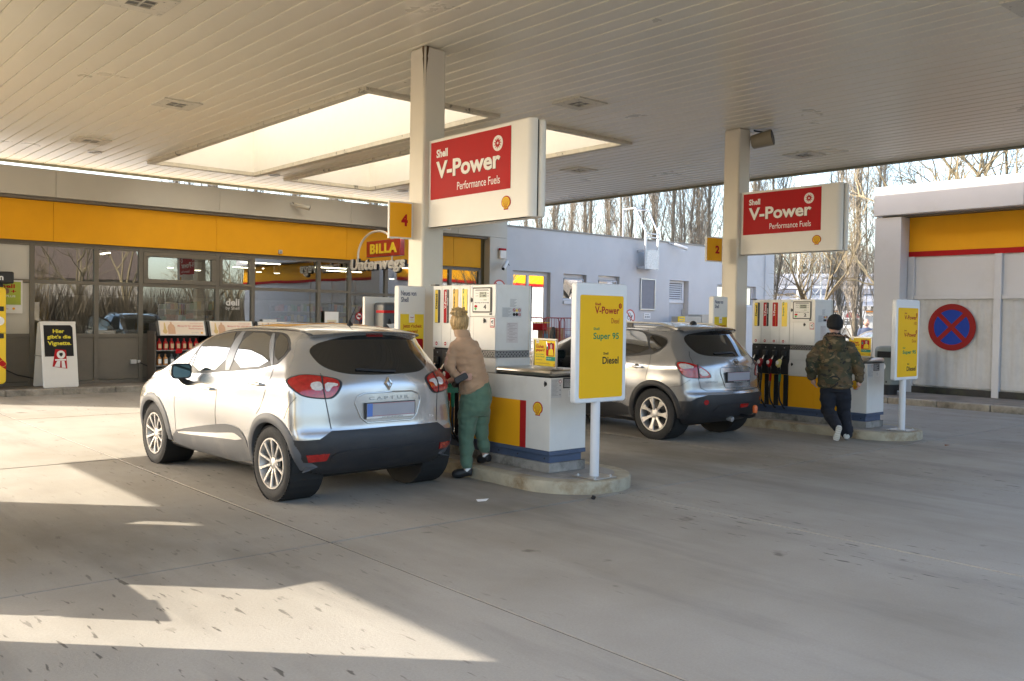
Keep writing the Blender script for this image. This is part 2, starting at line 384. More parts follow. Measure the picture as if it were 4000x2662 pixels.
panelw = mat('white_infill_panel', (.56, .53, .47), .4, var=.02)
for i in range(len(cells)-1):
    a, c = cells[i]+.046, cells[i+1]-.046
    door = cells[i] > 12
    zt = 2.20 if not door else 2.16
    MB().box(a, c, SY, SY+.09, zt, zt+.07).build('transom', BRONZE, shop, bevel=.003)
    MB().box(a, c, SY, SY+.09, 2.96, 2.998).build('transom', BRONZE, shop)
    if cells[i] < 4.5:
        MB().box(a, c, SY+.03, SY+.06, zt+.072, 2.958).build('infill_panel', panelw, shop)
        MB().box(a, c, SY+.03, SY+.06, 1.172, zt-.002).build('infill_panel', panelw, shop)
    else:
        u = zt+.072
        if i in (4, 5):                                              # opening lights with a wide sash
            w = .10 if i == 4 else .07
            q = MB(); F = FY(a, SY+.0, u); W, H = c-a, 2.958-u
            q.fbox(F, .003, W-.003, .003, w, -.05, .025); q.fbox(F, .003, W-.003, H-w, H-.003, -.05, .025); q.fbox(F, .003, w, w+.001, H-w-.001, -.05, .025); q.fbox(F, W-w, W-.003, w+.001, H-w-.001, -.05, .025)
            q.build('window_sash', BRONZE, shop, bevel=.006)
            MB().box(a+w, c-w, SY+.02, SY+.028, u+w, 2.958-w).build('window_pane', GL, shop)
        else: MB().box(a, c, SY+.04, SY+.048, u, 2.958).build('window_pane', GL, shop)
        MB().box(a, c, SY+.04, SY+.048, (1.172 if not door else .30), zt-.002).build('window_pane', GL, shop)
    if not door:
        MB().box(a, c, SY, SY+.09, 1.10, 1.17).build('transom', BRONZE, shop, bevel=.003)
        MB().box(a, c, SY+.025, SY+.07, .20, 1.098).build('spandrel_panel', BROWNP, shop)
    MB().box(a, c, SY, SY+.09, .118, .19).build('transom', BRONZE, shop)
LAMP = mat('lamp_glow', (.9, .88, .8), .5, emit=(1, .86, .62), estr=7)
for _k, (x, y, z, l, ax) in enumerate(((8.1, 23, 3.2, .5, 0), (10.2, 22.6, 3.0, 1.1, 0), (10.7, 24.2, 2.95, .9, 0), (7.6, 25, 3.2, .7, 1), (12.6, 23, 3.0, 1.0, 0), (13.8, 24.5, 3.0, 1.2, 0), (15.2, 22.8, 3.1, .8, 0))):
    t = thing('ceiling_lamp', ORD[_k]+' slim lit ceiling lamp from the left inside the shop', 'lamp', (x, y, z), group='ceiling lamps inside the shop')
    q = MB(); q.box(x, x+(l if not ax else .06), y, y+(.06 if not ax else l), z-.02, z); q.build('diffuser', LAMP, t)
    q = MB(); q.box(x-.01, x+(l if not ax else .06)+.01, y-.01, y+(.07 if not ax else l), z+.001, z+.05); q.build('housing', LTGREY, t)
for _k, (x, y) in enumerate(((10.35, 21.9), (10.95, 22.1), (8.05, 21.8), (9.0, 22.5), (14.6, 22.2))):
    t = thing('pendant_spot', 'round lit pendant spot '+('behind the widest dark window', 'right of the first spot behind the widest window', 'behind the framed opening window', 'behind the narrow opening window', 'behind the glass beside the door')[_k], 'lamp', (x, y, 2.8), group='pendant spots inside the shop')
    MB().cyl((x, y, 2.72), (x, y, 2.92), .085, n=16).build('lamp_shade', LTGREY, t)
    MB().cyl((x, y, 2.712), (x, y, 2.719), .07, n=16).build('bulb', LAMP, t)
    MB().cyl((x, y, 2.921), (x, y, 3.5), .006, n=6).build('cord', BLACK, t)
# writing on the panes
g = FY(8.78, SY+.038, 1.72)
PW = mat('white_vinyl', (.62, .60, .57), .6)
text('window_lettering', 'deli', g, .0, .33, .105, .27, 0, PW, shop, .03); text('window_lettering', 'by Shell', g, .0, .33, -.01, .085, 0, PW, shop, .0)
g = FY(12.35, SY+.036, 1.62)
b = MB(); b.fring(g, 0, 0, .075, .105, 0, .003, 28); b.fpoly(g, [(-.075, .055), (-.055, .075), (.075, -.055), (.055, -.075)], 0, .002); b.build('window_sticker', RED, shop)
b = MB(); b.fpoly(g, circ(0, 0, .075), -.004, -.002); b.build('window_sticker', PAPER, shop); b = MB(); b.fbox(g, -.05, .05, -.02, .02, 0, .001); b.fpoly(g, circ(.03, .0, .03), 0, .001); b.build('window_sticker', INK, shop)
text('window_lettering', 'ACHTUNG', g, .17, .55, -.03, .03, 0, PW, shop, .01); text('window_lettering', 'Videoüberwachung', g, .17, .60, -.10, -.055, 0, PW, shop, .0)
b = MB(); b.fpoly(g, [(.25, .07), (.38, .12), (.40, .19), (.27, .17)], 0, .002); b.build('window_sticker', PW, shop)
g = FY(12.88, SY+.036, .55)
for k, c in enumerate([(.6, .6, .6), (.02, .25, .12), (.6, .02, .03), (.6, .6, .6), (.05, .15, .5), (.6, .6, .6), (.75, .6, .02), (.05, .1, .4), (.75, .6, .05), (.6, .02, .05), (.4, .05, .3)]):
    b = MB(); b.fbox(g, 0, .15, .86-k*.085, .93-k*.085, 0, .003); b.build('card_sticker', mat('sticker_%d' % k, c, .5), shop)
MB().box(13.19, 13.24, SY-.012, SY+.03, .118, 2.15).build('door_frame', ALU, shop)
MB().box(14.1, 14.155, SY-.012, SY+.03, .118, 2.15).build('door_frame', ALU, shop)
MB().box(13.95, 14.6, SY-.10, SY-.012, 2.13, 2.24).build('door_operator', BLACK, shop)
def notice(x, z, w, h, lines, label, frame=INK, y=SY-.03, paper=PAPER, head=None):
    t = thing('notice', label, 'notice', (x, y, z)); F = FY(x, y, z)
    MB().fbox(F, 0, w, 0, h, 0, .012).build('frame', frame, t)
    MB().fbox(F, .015, w-.015, .015, h-.015, .0125, .014).build('sheet', paper, t)
    q = MB()
    for k in range(lines):
        v = h*.62-k*h*.09; q.fbox(F, w*.14, w*(.82-.1*(k % 3)), v, v+.008, .0145, .0155)
    q.build('printed_lines', GREYT, t)
    if head: text('heading', head, F, w*.15, w*.85, h*.74, h*.86, .016, RED, t, .02)
    return t
notice(13.3, 1.55, .42, .42, 5, 'framed white notice on the shop door below the large lettering')
notice(9.66, 1.06, .36, .46, 5, 'small white menu sheet standing low in the shop window', LTGREY, head='GRETE')
notice(11.30, 1.06, .42, .68, 0, 'taller framed menu poster leaning low in the shop window', BRONZE)
MB().fbox(FY(11.38, SY-.05, 1.08), 0, .26, 0, .44, 0, .003).build('sheet', mat('cream_sheet', (.75, .66, .45), .6), bpy.data.objects['notice.002'])
text('heading', 'GRETE', FY(11.38, SY-.055, 1.08), .05, .21, .34, .39, 0, RED, bpy.data.objects['notice.002'], .02)
# bollard-like sensor and cameras on the facade
t = thing('motion_sensor', 'little grey sensor box low on the yellow shop fascia', 'sensor', (10.1, SY, 3.13)); MB().box(10.06, 10.15, SY-.06, SY-.001, 3.10, 3.19).build('housing', LTGREY, t, bevel=.01); MB().cyl((10.105, SY-.07, 3.14), (10.105, SY-.06, 3.14), .03, n=14).build('lens', GREYT, t)
# poster in frame at the far left
t = thing('poster', 'framed green and red advertising poster on the white shop panel at far left', 'poster', (3.92, SY, 1.58)); F = FY(3.92, SY-.001, 1.58)
MB().fbox(F, 0, .59, 0, .66, 0, .02).build('frame', PAPER, t); MB().fbox(F, .03, .56, .17, .63, .0205, .022).build('print', mat('lime_print', (.42, .50, .05), .5), t)
MB().fbox(F, .03, .56, .03, .168, .0205, .022).build('print', PAPER, t)
text('lettering', 'Shell', F, .12, .45, .50, .58, .0225, RED, t, .03); text('lettering', 'G', F, .12, .22, .40, .48, .0225, RED, t, .03); text('lettering', '+', F, .38, .47, .41, .47, .0225, RED, t, .03)
MB().fpoly(F, circ(.30, .44, .055), .0222, .026).build('print', mat('brown_ball', (.28, .16, .08), .6), t)
text('lettering', 'BEN PLUS', F, .12, .46, .32, .36, .0225, PAPER, t, .02); text('lettering', 'GO WELL', F, .18, .34, .08, .105, .0225, RED, t, .0)
MB().fpoly(F, circ(.43, .093, .025), .0222, .024).build('print', ORANGE, t)
# ------------------------------------------------------------------ annex
AY = 20.3
annex = thing('annex_building', 'plain pale grey rendered annex with small windows beside the shop', 'building', (24, AY, 0))
RENDER = mat('pale_render', (.58, .57, .565), .85, var=.05, scale=.8, bump=.15, bscale=120, dirt=(.34, .34, .36, .35), dscale=.5)
holes = [(17.61, 19.13, .25, 3.05), (19.68, 20.70, 2.20, 3.04), (21.24, 22.25, 2.20, 3.05), (24.81, 25.88, .10, 3.04), (27.55, 30.0, 2.2, 2.98)]
b = MB(); wall_holes(b, 17.152, 31.2, 0, 4.33, holes, AY, .26)
b.add([(31.2, AY, 0), (31.2, 30, 0), (31.2, 30, 4.33), (31.2, AY, 4.33), (17.16, AY, 4.33), (17.16, 30, 4.33)], [(0, 1, 2, 3), (4, 3, 2, 5)])
b.build('rendered_wall', RENDER, annex)
ROOFT = mat('roof_edge_metal', (.28, .26, .23), .55, var=.1)
MB().box(17.152, 31.24, AY-.03, AY+.05, 4.332, 4.375).build('roof_edge', ROOFT, annex)
MB().cyl((30.55, AY-.04, 0), (30.55, AY-.04, 4.2), .02, n=8).build('down_pipe', RENDER, annex)
WF = mat('white_upvc', (.66, .66, .68), .4, var=.02)
AG = glass('annex_window_glass', .78, (.30, .31, .30))
yb = AY+.14
b = MB(); b.box(17.62, 19.12, yb, yb+.06, 2.93, 3.045); b.box(17.62, 17.69, yb, yb+.06, .3, 2.929); b.box(19.0, 19.12, yb, yb+.06, .3, 2.929); b.box(18.26, 18.36, yb-.01, yb+.06, .3, 2.929)
b.build('window_frame', WF, annex, bevel=.006)
MB().box(17.69, 18.26, yb+.02, yb+.028, .3, 2.93).build('window_pane', AG, annex); MB().box(18.36, 19.0, yb+.02, yb+.028, .3, 2.93).build('window_pane', AG, annex)
for a, c in ((19.69, 20.69), (21.25, 22.24)):
    q = MB(); q.box(a, c, yb, yb+.06, 2.92, 3.03); q.box(a, c, yb, yb+.06, 2.21, 2.28); q.box(a, a+.06, yb, yb+.06, 2.281, 2.919); q.box(c-.10, c, yb, yb+.06, 2.281, 2.919); q.build('window_frame', WF, annex, bevel=.006)
    MB().box(a+.06, c-.10, yb+.03, yb+.035, 2.28, 2.92).build('window_backing', DARK, annex)
    w = MB(); w.add([(a+.06, yb+.0, 2.29), (c-.10, yb+.0, 2.29), (c-.10, yb-.10, 2.87), (a+.06, yb-.10, 2.87)], [(0, 1, 2, 3)]); w.build('tilted_pane', AG, annex)
    w = MB(); w.cyl((a+.06, yb-.11, 2.88), (c-.10, yb-.11, 2.88), .022, n=6); w.cyl((c-.11, yb-.11, 2.88), (c-.11, yb, 2.29), .022, n=6); w.build('tilted_sash', WF, annex)
    MB().box(a-.02, c+.02, AY-.05, AY+.14, 2.10, 2.20).build('window_sill', WF, annex, bevel=.006)
# door with louvres
b = MB(); b.box(24.82, 25.78, yb+.02, yb+.06, .12, 2.24); b.build('metal_door', mat('grey_door_paint', (.46, .46, .48), .5, dirt=(.3, .3, .3, .5)), annex)
MB().box(25.70, 25.73, yb-.02, yb+.02, 1.85, 2.05).build('door_hinge', ALU, annex)
b = MB(); b.box(24.82, 25.78, yb, yb+.06, 2.26, 2.34); b.box(24.82, 25.78, yb, yb+.06, 2.95, 3.03); b.box(24.82, 24.88, yb, yb+.06, 2.341, 2.949); b.box(25.68, 25.78, yb, yb+.06, 2.341, 2.949); b.build('louvre_frame', WF, annex)
MB().box(24.88, 25.68, yb+.08, yb+.09, 2.3, 3.0).build('louvre_backing', DARK, annex)
for k in range(8):
    z = 2.35+k*.075; q = MB(); q.add([(24.88, yb+.005, z), (25.68, yb+.005, z), (25.68, yb+.05, z+.05), (24.88, yb+.05, z+.05), (24.88, yb+.005, z-.008), (25.68, yb+.005, z-.008)], [(0, 1, 2, 3), (0, 4, 5, 1)]); q.build('louvre_slat', WF, annex)
b = MB(); b.box(27.56, 29.99, yb, yb+.05, 2.2, 2.97); b.build('window_frame', WF, annex)
MB().box(27.65, 29.3, yb-.006, yb-.002, 2.28, 2.9).build('window_pane', AG, annex); MB().box(29.4, 29.9, yb-.006, yb-.002, 2.28, 2.9).build('window_pane', AG, annex)
# things fixed to the annex wall
t = thing('display_case', 'empty grey display case with shiny metal frame on the annex wall', 'display case', (23.26, AY, 1.98)); F = FY(23.26, AY-.001, 1.98)
MB().fbox(F, .04, .72, .04, 1.02, .0, .03).build('panel', mat('case_grey', (.20, .20, .23), .5), t)
b = MB(); b.fbox(F, 0, .76, 0, .04, 0, .05); b.fbox(F, 0, .76, 1.02, 1.06, 0, .05); b.fbox(F, 0, .04, .041, 1.019, 0, .05); b.fbox(F, .72, .76, .041, 1.019, 0, .05); b.build('frame', ALU, t, bevel=.005)
t = thing('meter_box', 'small square white meter plate on the annex wall', 'meter box', (23.48, AY, 1.67)); F = FY(23.48, AY-.001, 1.67); MB().fbox(F, 0, .33, 0, .21, 0, .02).build('plate', PAPER, t)
b = MB(); [b.fbox(F, .04+.09*i, .10+.09*i, .04, .11, .0205, .022) for i in range(3)]; b.fbox(F, .04, .25, .15, .17, .0205, .022); b.build('printed_marks', GREYT, t)
def ban_sign(cx, cz, r, label, y, what):
    t = thing('prohibition_sign', label, 'sign', (cx, y, cz)); F = FY(cx, y, cz)
    MB().fpoly(F, circ(0, 0, r, 40), 0, .004).build('disc', PAPER, t)
    q = MB()
    if what == 'smoke':
        q.fpoly(F, [(-.10*r, -.75*r), (.1*r, -.62*r), (.52*r, .15*r), (.36*r, .26*r)], .005, .006); q.fring(F, -.25*r, -.1*r, .22*r, .28*r, .005, .006, 18); q.fring(F, -.12*r, .25*r, .24*r, .30*r, .005, .006, 18)
    else:
        q.fbox(F, -.5*r, .5*r, -.12*r, .1*r, .005, .006); q.fpoly(F, [(-.45*r, .1*r), (0, .45*r), (.3*r, .1*r)], .005, .006)
    q.build('pictogram', INK, t)
    q = MB(); q.fring(F, 0, 0, r*.82, r, .0045, .0065, 40); d = .7071; h = .085*r
    q.fpoly(F, [(-.84*r*d-h*d, .84*r*d-h*d), (-.84*r*d+h*d, .84*r*d+h*d), (.84*r*d+h*d, -.84*r*d+h*d), (.84*r*d-h*d, -.84*r*d-h*d)], .007, .0085); q.build('ring', mat('faded_red', (.62, .12, .09), .5), t)
    return t
ban_sign(22.78, 1.74, .25, 'round no smoking sign on the annex wall behind the tall price board', AY-.004, 'smoke')
ban_sign(16.86, 2.50, .24, 'round red prohibition sign on the shop corner pillar above the pump', 20.045, 'x')
t = thing('alarm_box', 'white alarm box with red top on the shop corner pillar', 'alarm', (16.93, 20.05, 3.34)); MB().box(16.82, 17.05, 19.97, 20.048, 3.345, 3.58).build('housing', WHITE, t, bevel=.01); MB().box(16.82, 17.05, 19.965, 20.048, 3.581, 3.64).build('beacon', RED, t, bevel=.008)
def cctv(p0, p1, label, m=WHITE, r=.055, mount=None):
    p0, p1 = Vector(p0), Vector(p1); t = thing('security_camera', label, 'security camera', p0); d = (p1-p0).normalized()
    MB().lathe(p0, p1-p0, [(0, 0), (0, r*.8), (.03, r), ((p1-p0).length-.02, r), ((p1-p0).length, r*.9), ((p1-p0).length-.01, r*.75)], 16).build('housing', m, t, smooth=True)
    MB().lathe(p1-d*.012, d, [(0, 0), (0, r*.74), (.004, r*.7), (.006, 0)], 16).build('lens', BLACK, t)
    mo = Vector(mount); MB().tube([mo, mo+Vector((0, -.05, -.02)), p0.lerp(p1, .3)], [.035, .022, .02], 8).build('bracket', LTGREY, t)
    MB().tube([mo+Vector((.03, 0, .05)), mo+Vector((.08, -.05, -.06)), p0.lerp(p1, .1)-Vector((0, 0, .04))], .008, 6).build('cable', BLACK, t)
cctv((16.98, 19.85, 3.26), (16.62, 19.60, 3.02), 'long white security camera angled down off the shop corner pillar', WHITE, .06, (17.12, 20.05, 3.22))
cctv((24.85, 20.15, 4.27), (25.2, 19.85, 4.12), 'white security camera at the annex roof edge by the ladder', WHITE, .06, (24.72, AY, 4.33))
cctv((10.35, 19.98, 4.28), (10.62, 19.72, 4.20), 'cream security camera under the canopy on the shop parapet', CREAM, .055, (10.3, 20.05, 4.30))
t = thing('floodlight', 'small dark floodlight on a bent arm beside the number 4 plate', 'floodlight', (13.5, 20.05, 4.35))
MB().tube([(13.35, 20.04, 4.42), (13.42, 19.92, 4.5), (13.55, 19.85, 4.42), (13.6, 19.82, 4.22)], .018, 8).build('arm', BLACK, t)
MB().box(13.6, 13.92, 19.68, 19.9, 4.12, 4.2).build('housing', mat('floodlight_grey', (.10, .09, .08), .5), t, bevel=.02); MB().box(13.63, 13.89, 19.70, 19.88, 4.105, 4.118).build('lens', LTGREY, t)
# fixed ladder
LY = 19.95
t = thing('roof_ladder', 'galvanised fixed ladder with blocked lower end on the annex wall', 'ladder', (23.4, AY, 3.3))
b = MB()
for x in (23.11, 23.74): b.box(x-.03, x+.03, LY-.03, LY+.03, 3.33, 4.55); 
b.build('side_rail', GALV, t)
for x in (23.11, 23.74): MB().tube([(x, LY, 4.56), (x-.02, LY+.45, 5.38), (x-.02, LY+1.0, 5.40), (x-.02, LY+1.0, 4.4)], .03, 6).build('handrail', GALV, t)
MB().cyl((23.09, LY+.45, 5.36), (23.72, LY+.45, 5.36), .025, n=6).build('cross_bar', GALV, t)
for z in (4.40, 4.52): MB().box(23.14, 23.71, LY-.02, LY+.02, z-.02, z+.02).build('rung', GALV, t)
MB().box(23.15, 23.70, LY-.035, LY-.02, 3.34, 3.98).build('guard_plate', GALV, t)
for z in (3.40, 3.94): MB().box(23.085, 23.135, LY+.03, AY-.001, z-.04, z+.04).build('stand_off', GALV, t); 
for z in (3.40, 3.94): MB().box(23.715, 23.765, LY+.03, AY-.001, z-.04, z+.04).build('stand_off', GALV, t)
# ------------------------------------------------------------------ car wash hall on the right
WX = 19.85
wash = thing('car_wash_hall', 'white car wash hall with yellow and red band under a deep fascia', 'building', (WX, 5, 0))
WC = mat('wash_white_cladding', (.66, .66, .68), .45, var=.03, scale=1.2, dirt=(.45, .43, .38, .3), dscale=.8)
fy = [10.12, 7.0, 3.6, .2, -3.2]
for i in range(4):
    MB().box(19.42, 20.0, fy[i+1]+.003, fy[i]-.003, 4.02, 4.665).build('fascia_panel', WC, wash, bevel=.02)
MB().box(20.01, 31.0, 9.7, 10.12, 4.02, 4.665).build('fascia_panel', WC, wash, bevel=.02)
MB().box(19.47, 20.3, 9.50, 10.10, .13, 3.985).build('corner_pillar', WC, wash, bevel=.01)
MB().box(19.6, 30, -3.2, 10.0, 3.986, 4.018).build('soffit', BROWNP, wash)
MB().box(19.9, 31, -3.2, 10.0, 4.45, 4.5).build('roof', BROWNP, wash)
for a, c in ((6.35, 9.495), (3.0, 6.345), (-3.2, 2.995)):
    MB().box(WX, WX+.08, a, c, 3.235, 3.985).build('fascia_band', ORANGE, wash)
    MB().box(WX-.004, WX+.08, a, c, 3.12, 3.232).build('fascia_stripe', RED, wash)
posts = [9.44, 7.62, 5.7, 3.8]
for y in posts: MB().box(WX-.05, WX+.06, y-.09, y+.05, .13, 3.118).build('door_post', WC, wash, bevel=.006)
CORR = mat('corrugated_white_metal', (.60, .60, .60), .5, var=.05, dirt=(.30, .27, .20, .35), dscale=1.1)
for i in range(3):
    a, c = posts[i+1]+.055, posts[i]-.095
    MB().box(WX+.02, WX+.04, a, c, 2.27, 3.118).build('upper_panel', WC, wash)
    MB().box(WX-.02, WX+.05, a, c, 2.18, 2.265).build('rail', WC, wash, bevel=.006)
    q = MB(); n = int((c-a)/.05); P = []
    for k in range(n+1):
        y = a+(c-a)*k/n; d = .012 if k % 4 in (1, 2) else 0.; P += [(WX+.02-d, y)]
    v = [(x, y, z) for x, y in P for z in (.30, 2.178)]
    q.add(v, [(2*k, 2*k+1, 2*k+3, 2*k+2) for k in range(n)]); q.build('corrugated_panel', CORR, wash)
MB().box(WX-.03, WX+.02, -3.2, 9.38, .13, .27).build('plinth', mat('dark_plinth', (.03, .03, .03), .6, var=.3, dirt=(.07, .08, .03, .6), dscale=3), wash)
b = MB(); b.box(20.31, 30.99, 9.75, 9.95, 0.1, 3.12); b.box(WX+.09, WX+.2, -3.2, 9.4, 0, 4.0); b.box(30.9, 30.98, -3.2, 9.7, 0, 4); b.build('hall_wall', WC, wash)
MB().box(20.31, 30.99, 9.90, 10.02, 3.235, 3.985).build('fascia_band', ORANGE, wash); MB().box(20.31, 30.99, 9.90, 10.025, 3.121, 3.232).build('fascia_stripe', RED, wash)
# no stopping sign
t = thing('no_stopping_sign', 'large round blue and red no stopping sign on the corrugated wall', 'sign', (WX, 8.51, 1.58)); F = FX(WX-.03, 8.51, 1.58)
MB().fpoly(F, circ(0, 0, .47, 56), 0, .006).build('disc', mat('sign_blue', (.006, .045, .36), .5, spec=.2), t)
b = MB(); b.fring(F, 0, 0, .375, .50, -.002, .010, 64)
for s in (1, -1):
    d = .7071; l, h = .385, .047; b.fpoly(F, [(-l*d-h*d*s, -l*d*s+h*d), (-l*d+h*d*s, -l*d*s-h*d), (l*d+h*d*s, l*d*s-h*d), (l*d-h*d*s, l*d*s+h*d)], .007+(.0015 if s > 0 else 0), .009+(.0015 if s > 0 else 0))
b.build('ring_and_cross', mat('sign_dark_red', (.28, .008, .01), .5, spec=.2), t)
# litter bin by the hall
t = thing('litter_bin', 'tall grey litter bin with dark slot beside the car wash pillar', 'bin', (18.72, 9.35, .13)); c = (18.72, 9.35, .13)
GB = mat('grey_bin_plastic', (.20, .22, .20), .4, var=.05)
MB().lathe(c, (0, 0, 1), [(.0, .0), (.0, .20), (.1, .20), (.1, .25), (.22, .26)], 32).build('base', BLACK, t, smooth=True)
MB().lathe(c, (0, 0, 1), [(.221, .262), (.78, .252), (.80, .262), (.93, .262), (.97, .255), (1.01, .23), (1.03, .15), (1.035, 0)], 32).build('body', GB, t, smooth=True)
_a = math.atan2(-9.35, -18.72); F = Frame((18.72+.264*math.cos(_a-.25), 9.35+.264*math.sin(_a-.25), .13), (-math.sin(_a-.25), math.cos(_a-.25), 0))
MB().fbox(F, -.15, .15, .79, .92, -.05, .012).build('slot', DARK, t, bevel=.01)
MB().fpoly(F, circ(-.03, .60, .055, 28, 1.25), .002, .010).build('sticker', PAPER, t); b = MB(); b.fbox(F, -.06, -.05, .57, .63, .0105, .012); b.fpoly(F, circ(-.055, .65, .014, 12), .0105, .012); b.fbox(F, -.03, -.005, .56, .61, .0105, .012); b.build('pictogram', INK, t); MB().fbox(F, .03, .06, .26, .30, .003, .012).build('lock', BLACK, t)
# ------------------------------------------------------------------ canopy
ZC = 4.8; CX0, CX1, CY0, CY1 = -3.40, 17.2, 1.15, 21.4; CXB, CYB = .6, 16.65   # the ceiling steps back at its far left corner
canopy = thing('canopy', 'wide flat forecourt canopy with slatted cream ceiling and two skylights', 'canopy', (6, 10, ZC))
SLAT = mat('ceiling_slat_paint', (.74, .685, .56), .28, var=.02, scale=.5, spec=.5, dirt=(.62, .55, .40, .25), dscale=.35)
SK = [(6.70, 9.14, 10.9, 19.5), (9.83, 12.22, 10.9, 19.55)]
def slat(x, w, y0, y1):
    q = MB(); P = [(x+.001, ZC+.016), (x+.004, ZC+.002), (x+.02, ZC), (x+w*.55, ZC+.0015), (x+w-.012, ZC+.006), (x+w-.001, ZC+.016)]
    v = [(a, y, z) for a, z in P for y in (y0, y1)]
    q.add(v, [(2*k, 2*k+1, 2*k+3, 2*k+2) for k in range(5)]); return q.build('ceiling_slat', SLAT, canopy)
x = CX0; PW_ = .245
while x < CX1-.01:
    w = min(PW_, CX1-x); segs = [(CY0, CY1)]
    cuts = [s for s in SK if x+w > s[0]+.001 and x < s[1]-.001]
    pieces = [(x, w)]
    if cuts:
        s = cuts[0]
        slat(x, w, CY0, s[2]); slat(x, w, s[3], CY1)
        if x < s[0]-.02: slat(x, s[0]-x, s[2], s[3])
        if x+w > s[1]+.02: slat(s[1], x+w-s[1], s[2], s[3])
    else: slat(x, w, CY0, CY1 if x > CXB-.16 else CYB)
    x += PW_
TRIM = mat('skylight_trim', (.60, .54, .42), .5, var=.1, dirt=(.07, .06, .04, .9), dscale=4.5, dthr=(.58, .66))
WELL = mat('skylight_well_white', (.84, .80, .71), .6, var=.02)
ROOFG = mat('milky_skylight_sheet', (.85, .82, .74), .5, var=.02)
_n = ROOFG.node_tree.nodes; _tl = _n.new('ShaderNodeBsdfTranslucent'); _tl.inputs[0].default_value = (.93, .89, .81, 1); _tp = _n.new('ShaderNodeBsdfTransparent'); _tp.inputs[0].default_value = (.9, .86, .76, 1); _m1 = _n.new('ShaderNodeMixShader'); _m1.inputs[0].default_value = .12
ROOFG.node_tree.links.new(_tl.outputs[0], _m1.inputs[1]); ROOFG.node_tree.links.new(_tp.outputs[0], _m1.inputs[2]); ROOFG.node_tree.links.new(_m1.outputs[0], _n['Material Output'].inputs[0])
for a, c, d, e in SK:
    q = MB(); k = .13
    for bx in ((a, c, d, d+k), (a, c, e-k, e), (a, a+k, d+k+.001, e-k-.001), (c-k, c, d+k+.001, e-k-.001)): q.box(bx[0], bx[1], bx[2], bx[3], ZC-.05, ZC+.03)
    q.build('skylight_trim', TRIM, canopy, bevel=.004)
    for bx in ((a+k-.02, a+k, d+k, e-k), (c-k, c-k+.02, d+k, e-k), (a+k-.02, c-k+.02, d+k-.02, d+k-.001), (a+k-.02, c-k+.02, e-k+.001, e-k+.02)):
        MB().box(bx[0], bx[1], bx[2], bx[3], ZC+.031, 6.3).build('skylight_wall', WELL, canopy)
    MB().box(a, c, d, e, 6.31, 6.32).build('skylight_glazing', ROOFG, canopy)
    for i in range(1, 4):
        y = d+(e-d)*i/4; MB().box(a, c, y-.02, y+.02, 6.321, 6.37).build('glazing_bar', WHITE, canopy)
xs = [CX0, SK[0][0], SK[0][1], SK[1][0], SK[1][1], CX1]
for i in range(5):
    if i in (1, 3):
        s = SK[0] if i == 1 else SK[1]
        MB().box(xs[i], xs[i+1], CY0, s[2], 4.87, 6.05).build('roof_deck', BROWNP, canopy); MB().box(xs[i], xs[i+1], s[3], CY1, 4.87, 6.05).build('roof_deck', BROWNP, canopy)
    elif i == 0: MB().box(CX0, xs[1], CY0, CYB, 4.87, 6.05).build('roof_deck', BROWNP, canopy); MB().box(CXB, xs[1], CYB+.001, CY1, 4.87, 6.05).build('roof_deck', BROWNP, canopy)
    else: MB().box(xs[i], xs[i+1], CY0, CY1, 4.87, 6.05).build('roof_deck', BROWNP, canopy)
EDGE = mat('canopy_edge_trim', (.22, .21, .15), .5, var=.15)
for bx in ((CX1, CX1+.05, CY0, CY1+.05), (CX0-.05, CX0, CY0, CYB), (CX0-.05, CXB, CYB, CYB+.05), (CXB-.05, CXB, CYB+.05, CY1+.05), (CXB, CX1, CY1, CY1+.05), (CX0, CX1, CY0-.05, CY0)):
    MB().box(*bx, ZC-.05, 4.9).build('edge_trim', EDGE, canopy)
    MB().box(*bx, 4.902, 6.15).build('canopy_fascia', ORANGE, canopy)
# recessed ceiling lights
GR = mat('lamp_recess', (.16, .15, .13), .35, var=.4, scale=20)
lab = ['square recessed canopy light nearest the top left corner of the photo', 'square canopy light above the left half of the shop windows', 'square canopy light near the shop at far left', 'square canopy light between the two columns in the ceiling', 'small square canopy light just left of the right column', 'square canopy light right of the right column near the canopy edge', 'square canopy light cut by the top right corner']
for (x, y), l in zip(((3.22, 9.55), (5.18, 13.8), (5.12, 17.87), (9.48, 9.5), (13.7, 13.72), (15.4, 9.42), (9.75, 3.40)), lab):
    t = thing('canopy_light', l, 'ceiling light', (x, y, ZC), group='recessed lights in the canopy ceiling'); z = ZC-.012
    q = MB(); s = .29; h = .13
    for bx in ((-s, s, -s, -h), (-s, s, h, s), (-s, -h, -h+.001, h-.001), (h, s, -h+.001, h-.001)): q.box(x+bx[0], x+bx[1], y+bx[2], y+bx[3], z-.006, z+.03)
    q.build('frame', mat('lamp_frame_cream', (.62, .57, .47), .5, var=.06, dirt=(.05, .04, .03, .95), dscale=14, dthr=(.60, .66)), t)
    MB().box(x-h, x+h, y-h, y+h, z+.012, z+.02).build('reflector', GR, t)
    q = MB(); q.box(x-h, x+h, y-.008, y+.008, z-.002, z+.008); q.box(x-.008, x+.008, y-h, y-.009, z-.002, z+.008); q.box(x-.008, x+.008, y+.009, y+h, z-.002, z+.008); q.build('grille', CREAM, t)
for (x, y), l in zip(((5.54, 19.09), (9.42, 19.19), (12.91, 19.19)), ('small round downlight at the left end of the canopy near the shop', 'small round downlight between the two skylights near the shop', 'small round downlight right of the second skylight')):
    t = thing('downlight', l, 'ceiling light', (x, y, ZC), group='round downlights in the canopy'); MB().lathe((x, y, ZC-.001), (0, 0, -1), [(0, .14), (.018, .135), (.02, .10), (.005, .095)], 24).build('rim', ALU, t); MB().lathe((x, y, ZC-.004), (0, 0, -1), [(0, 0), (0, .094)], 24).build('lens', LTGREY, t)
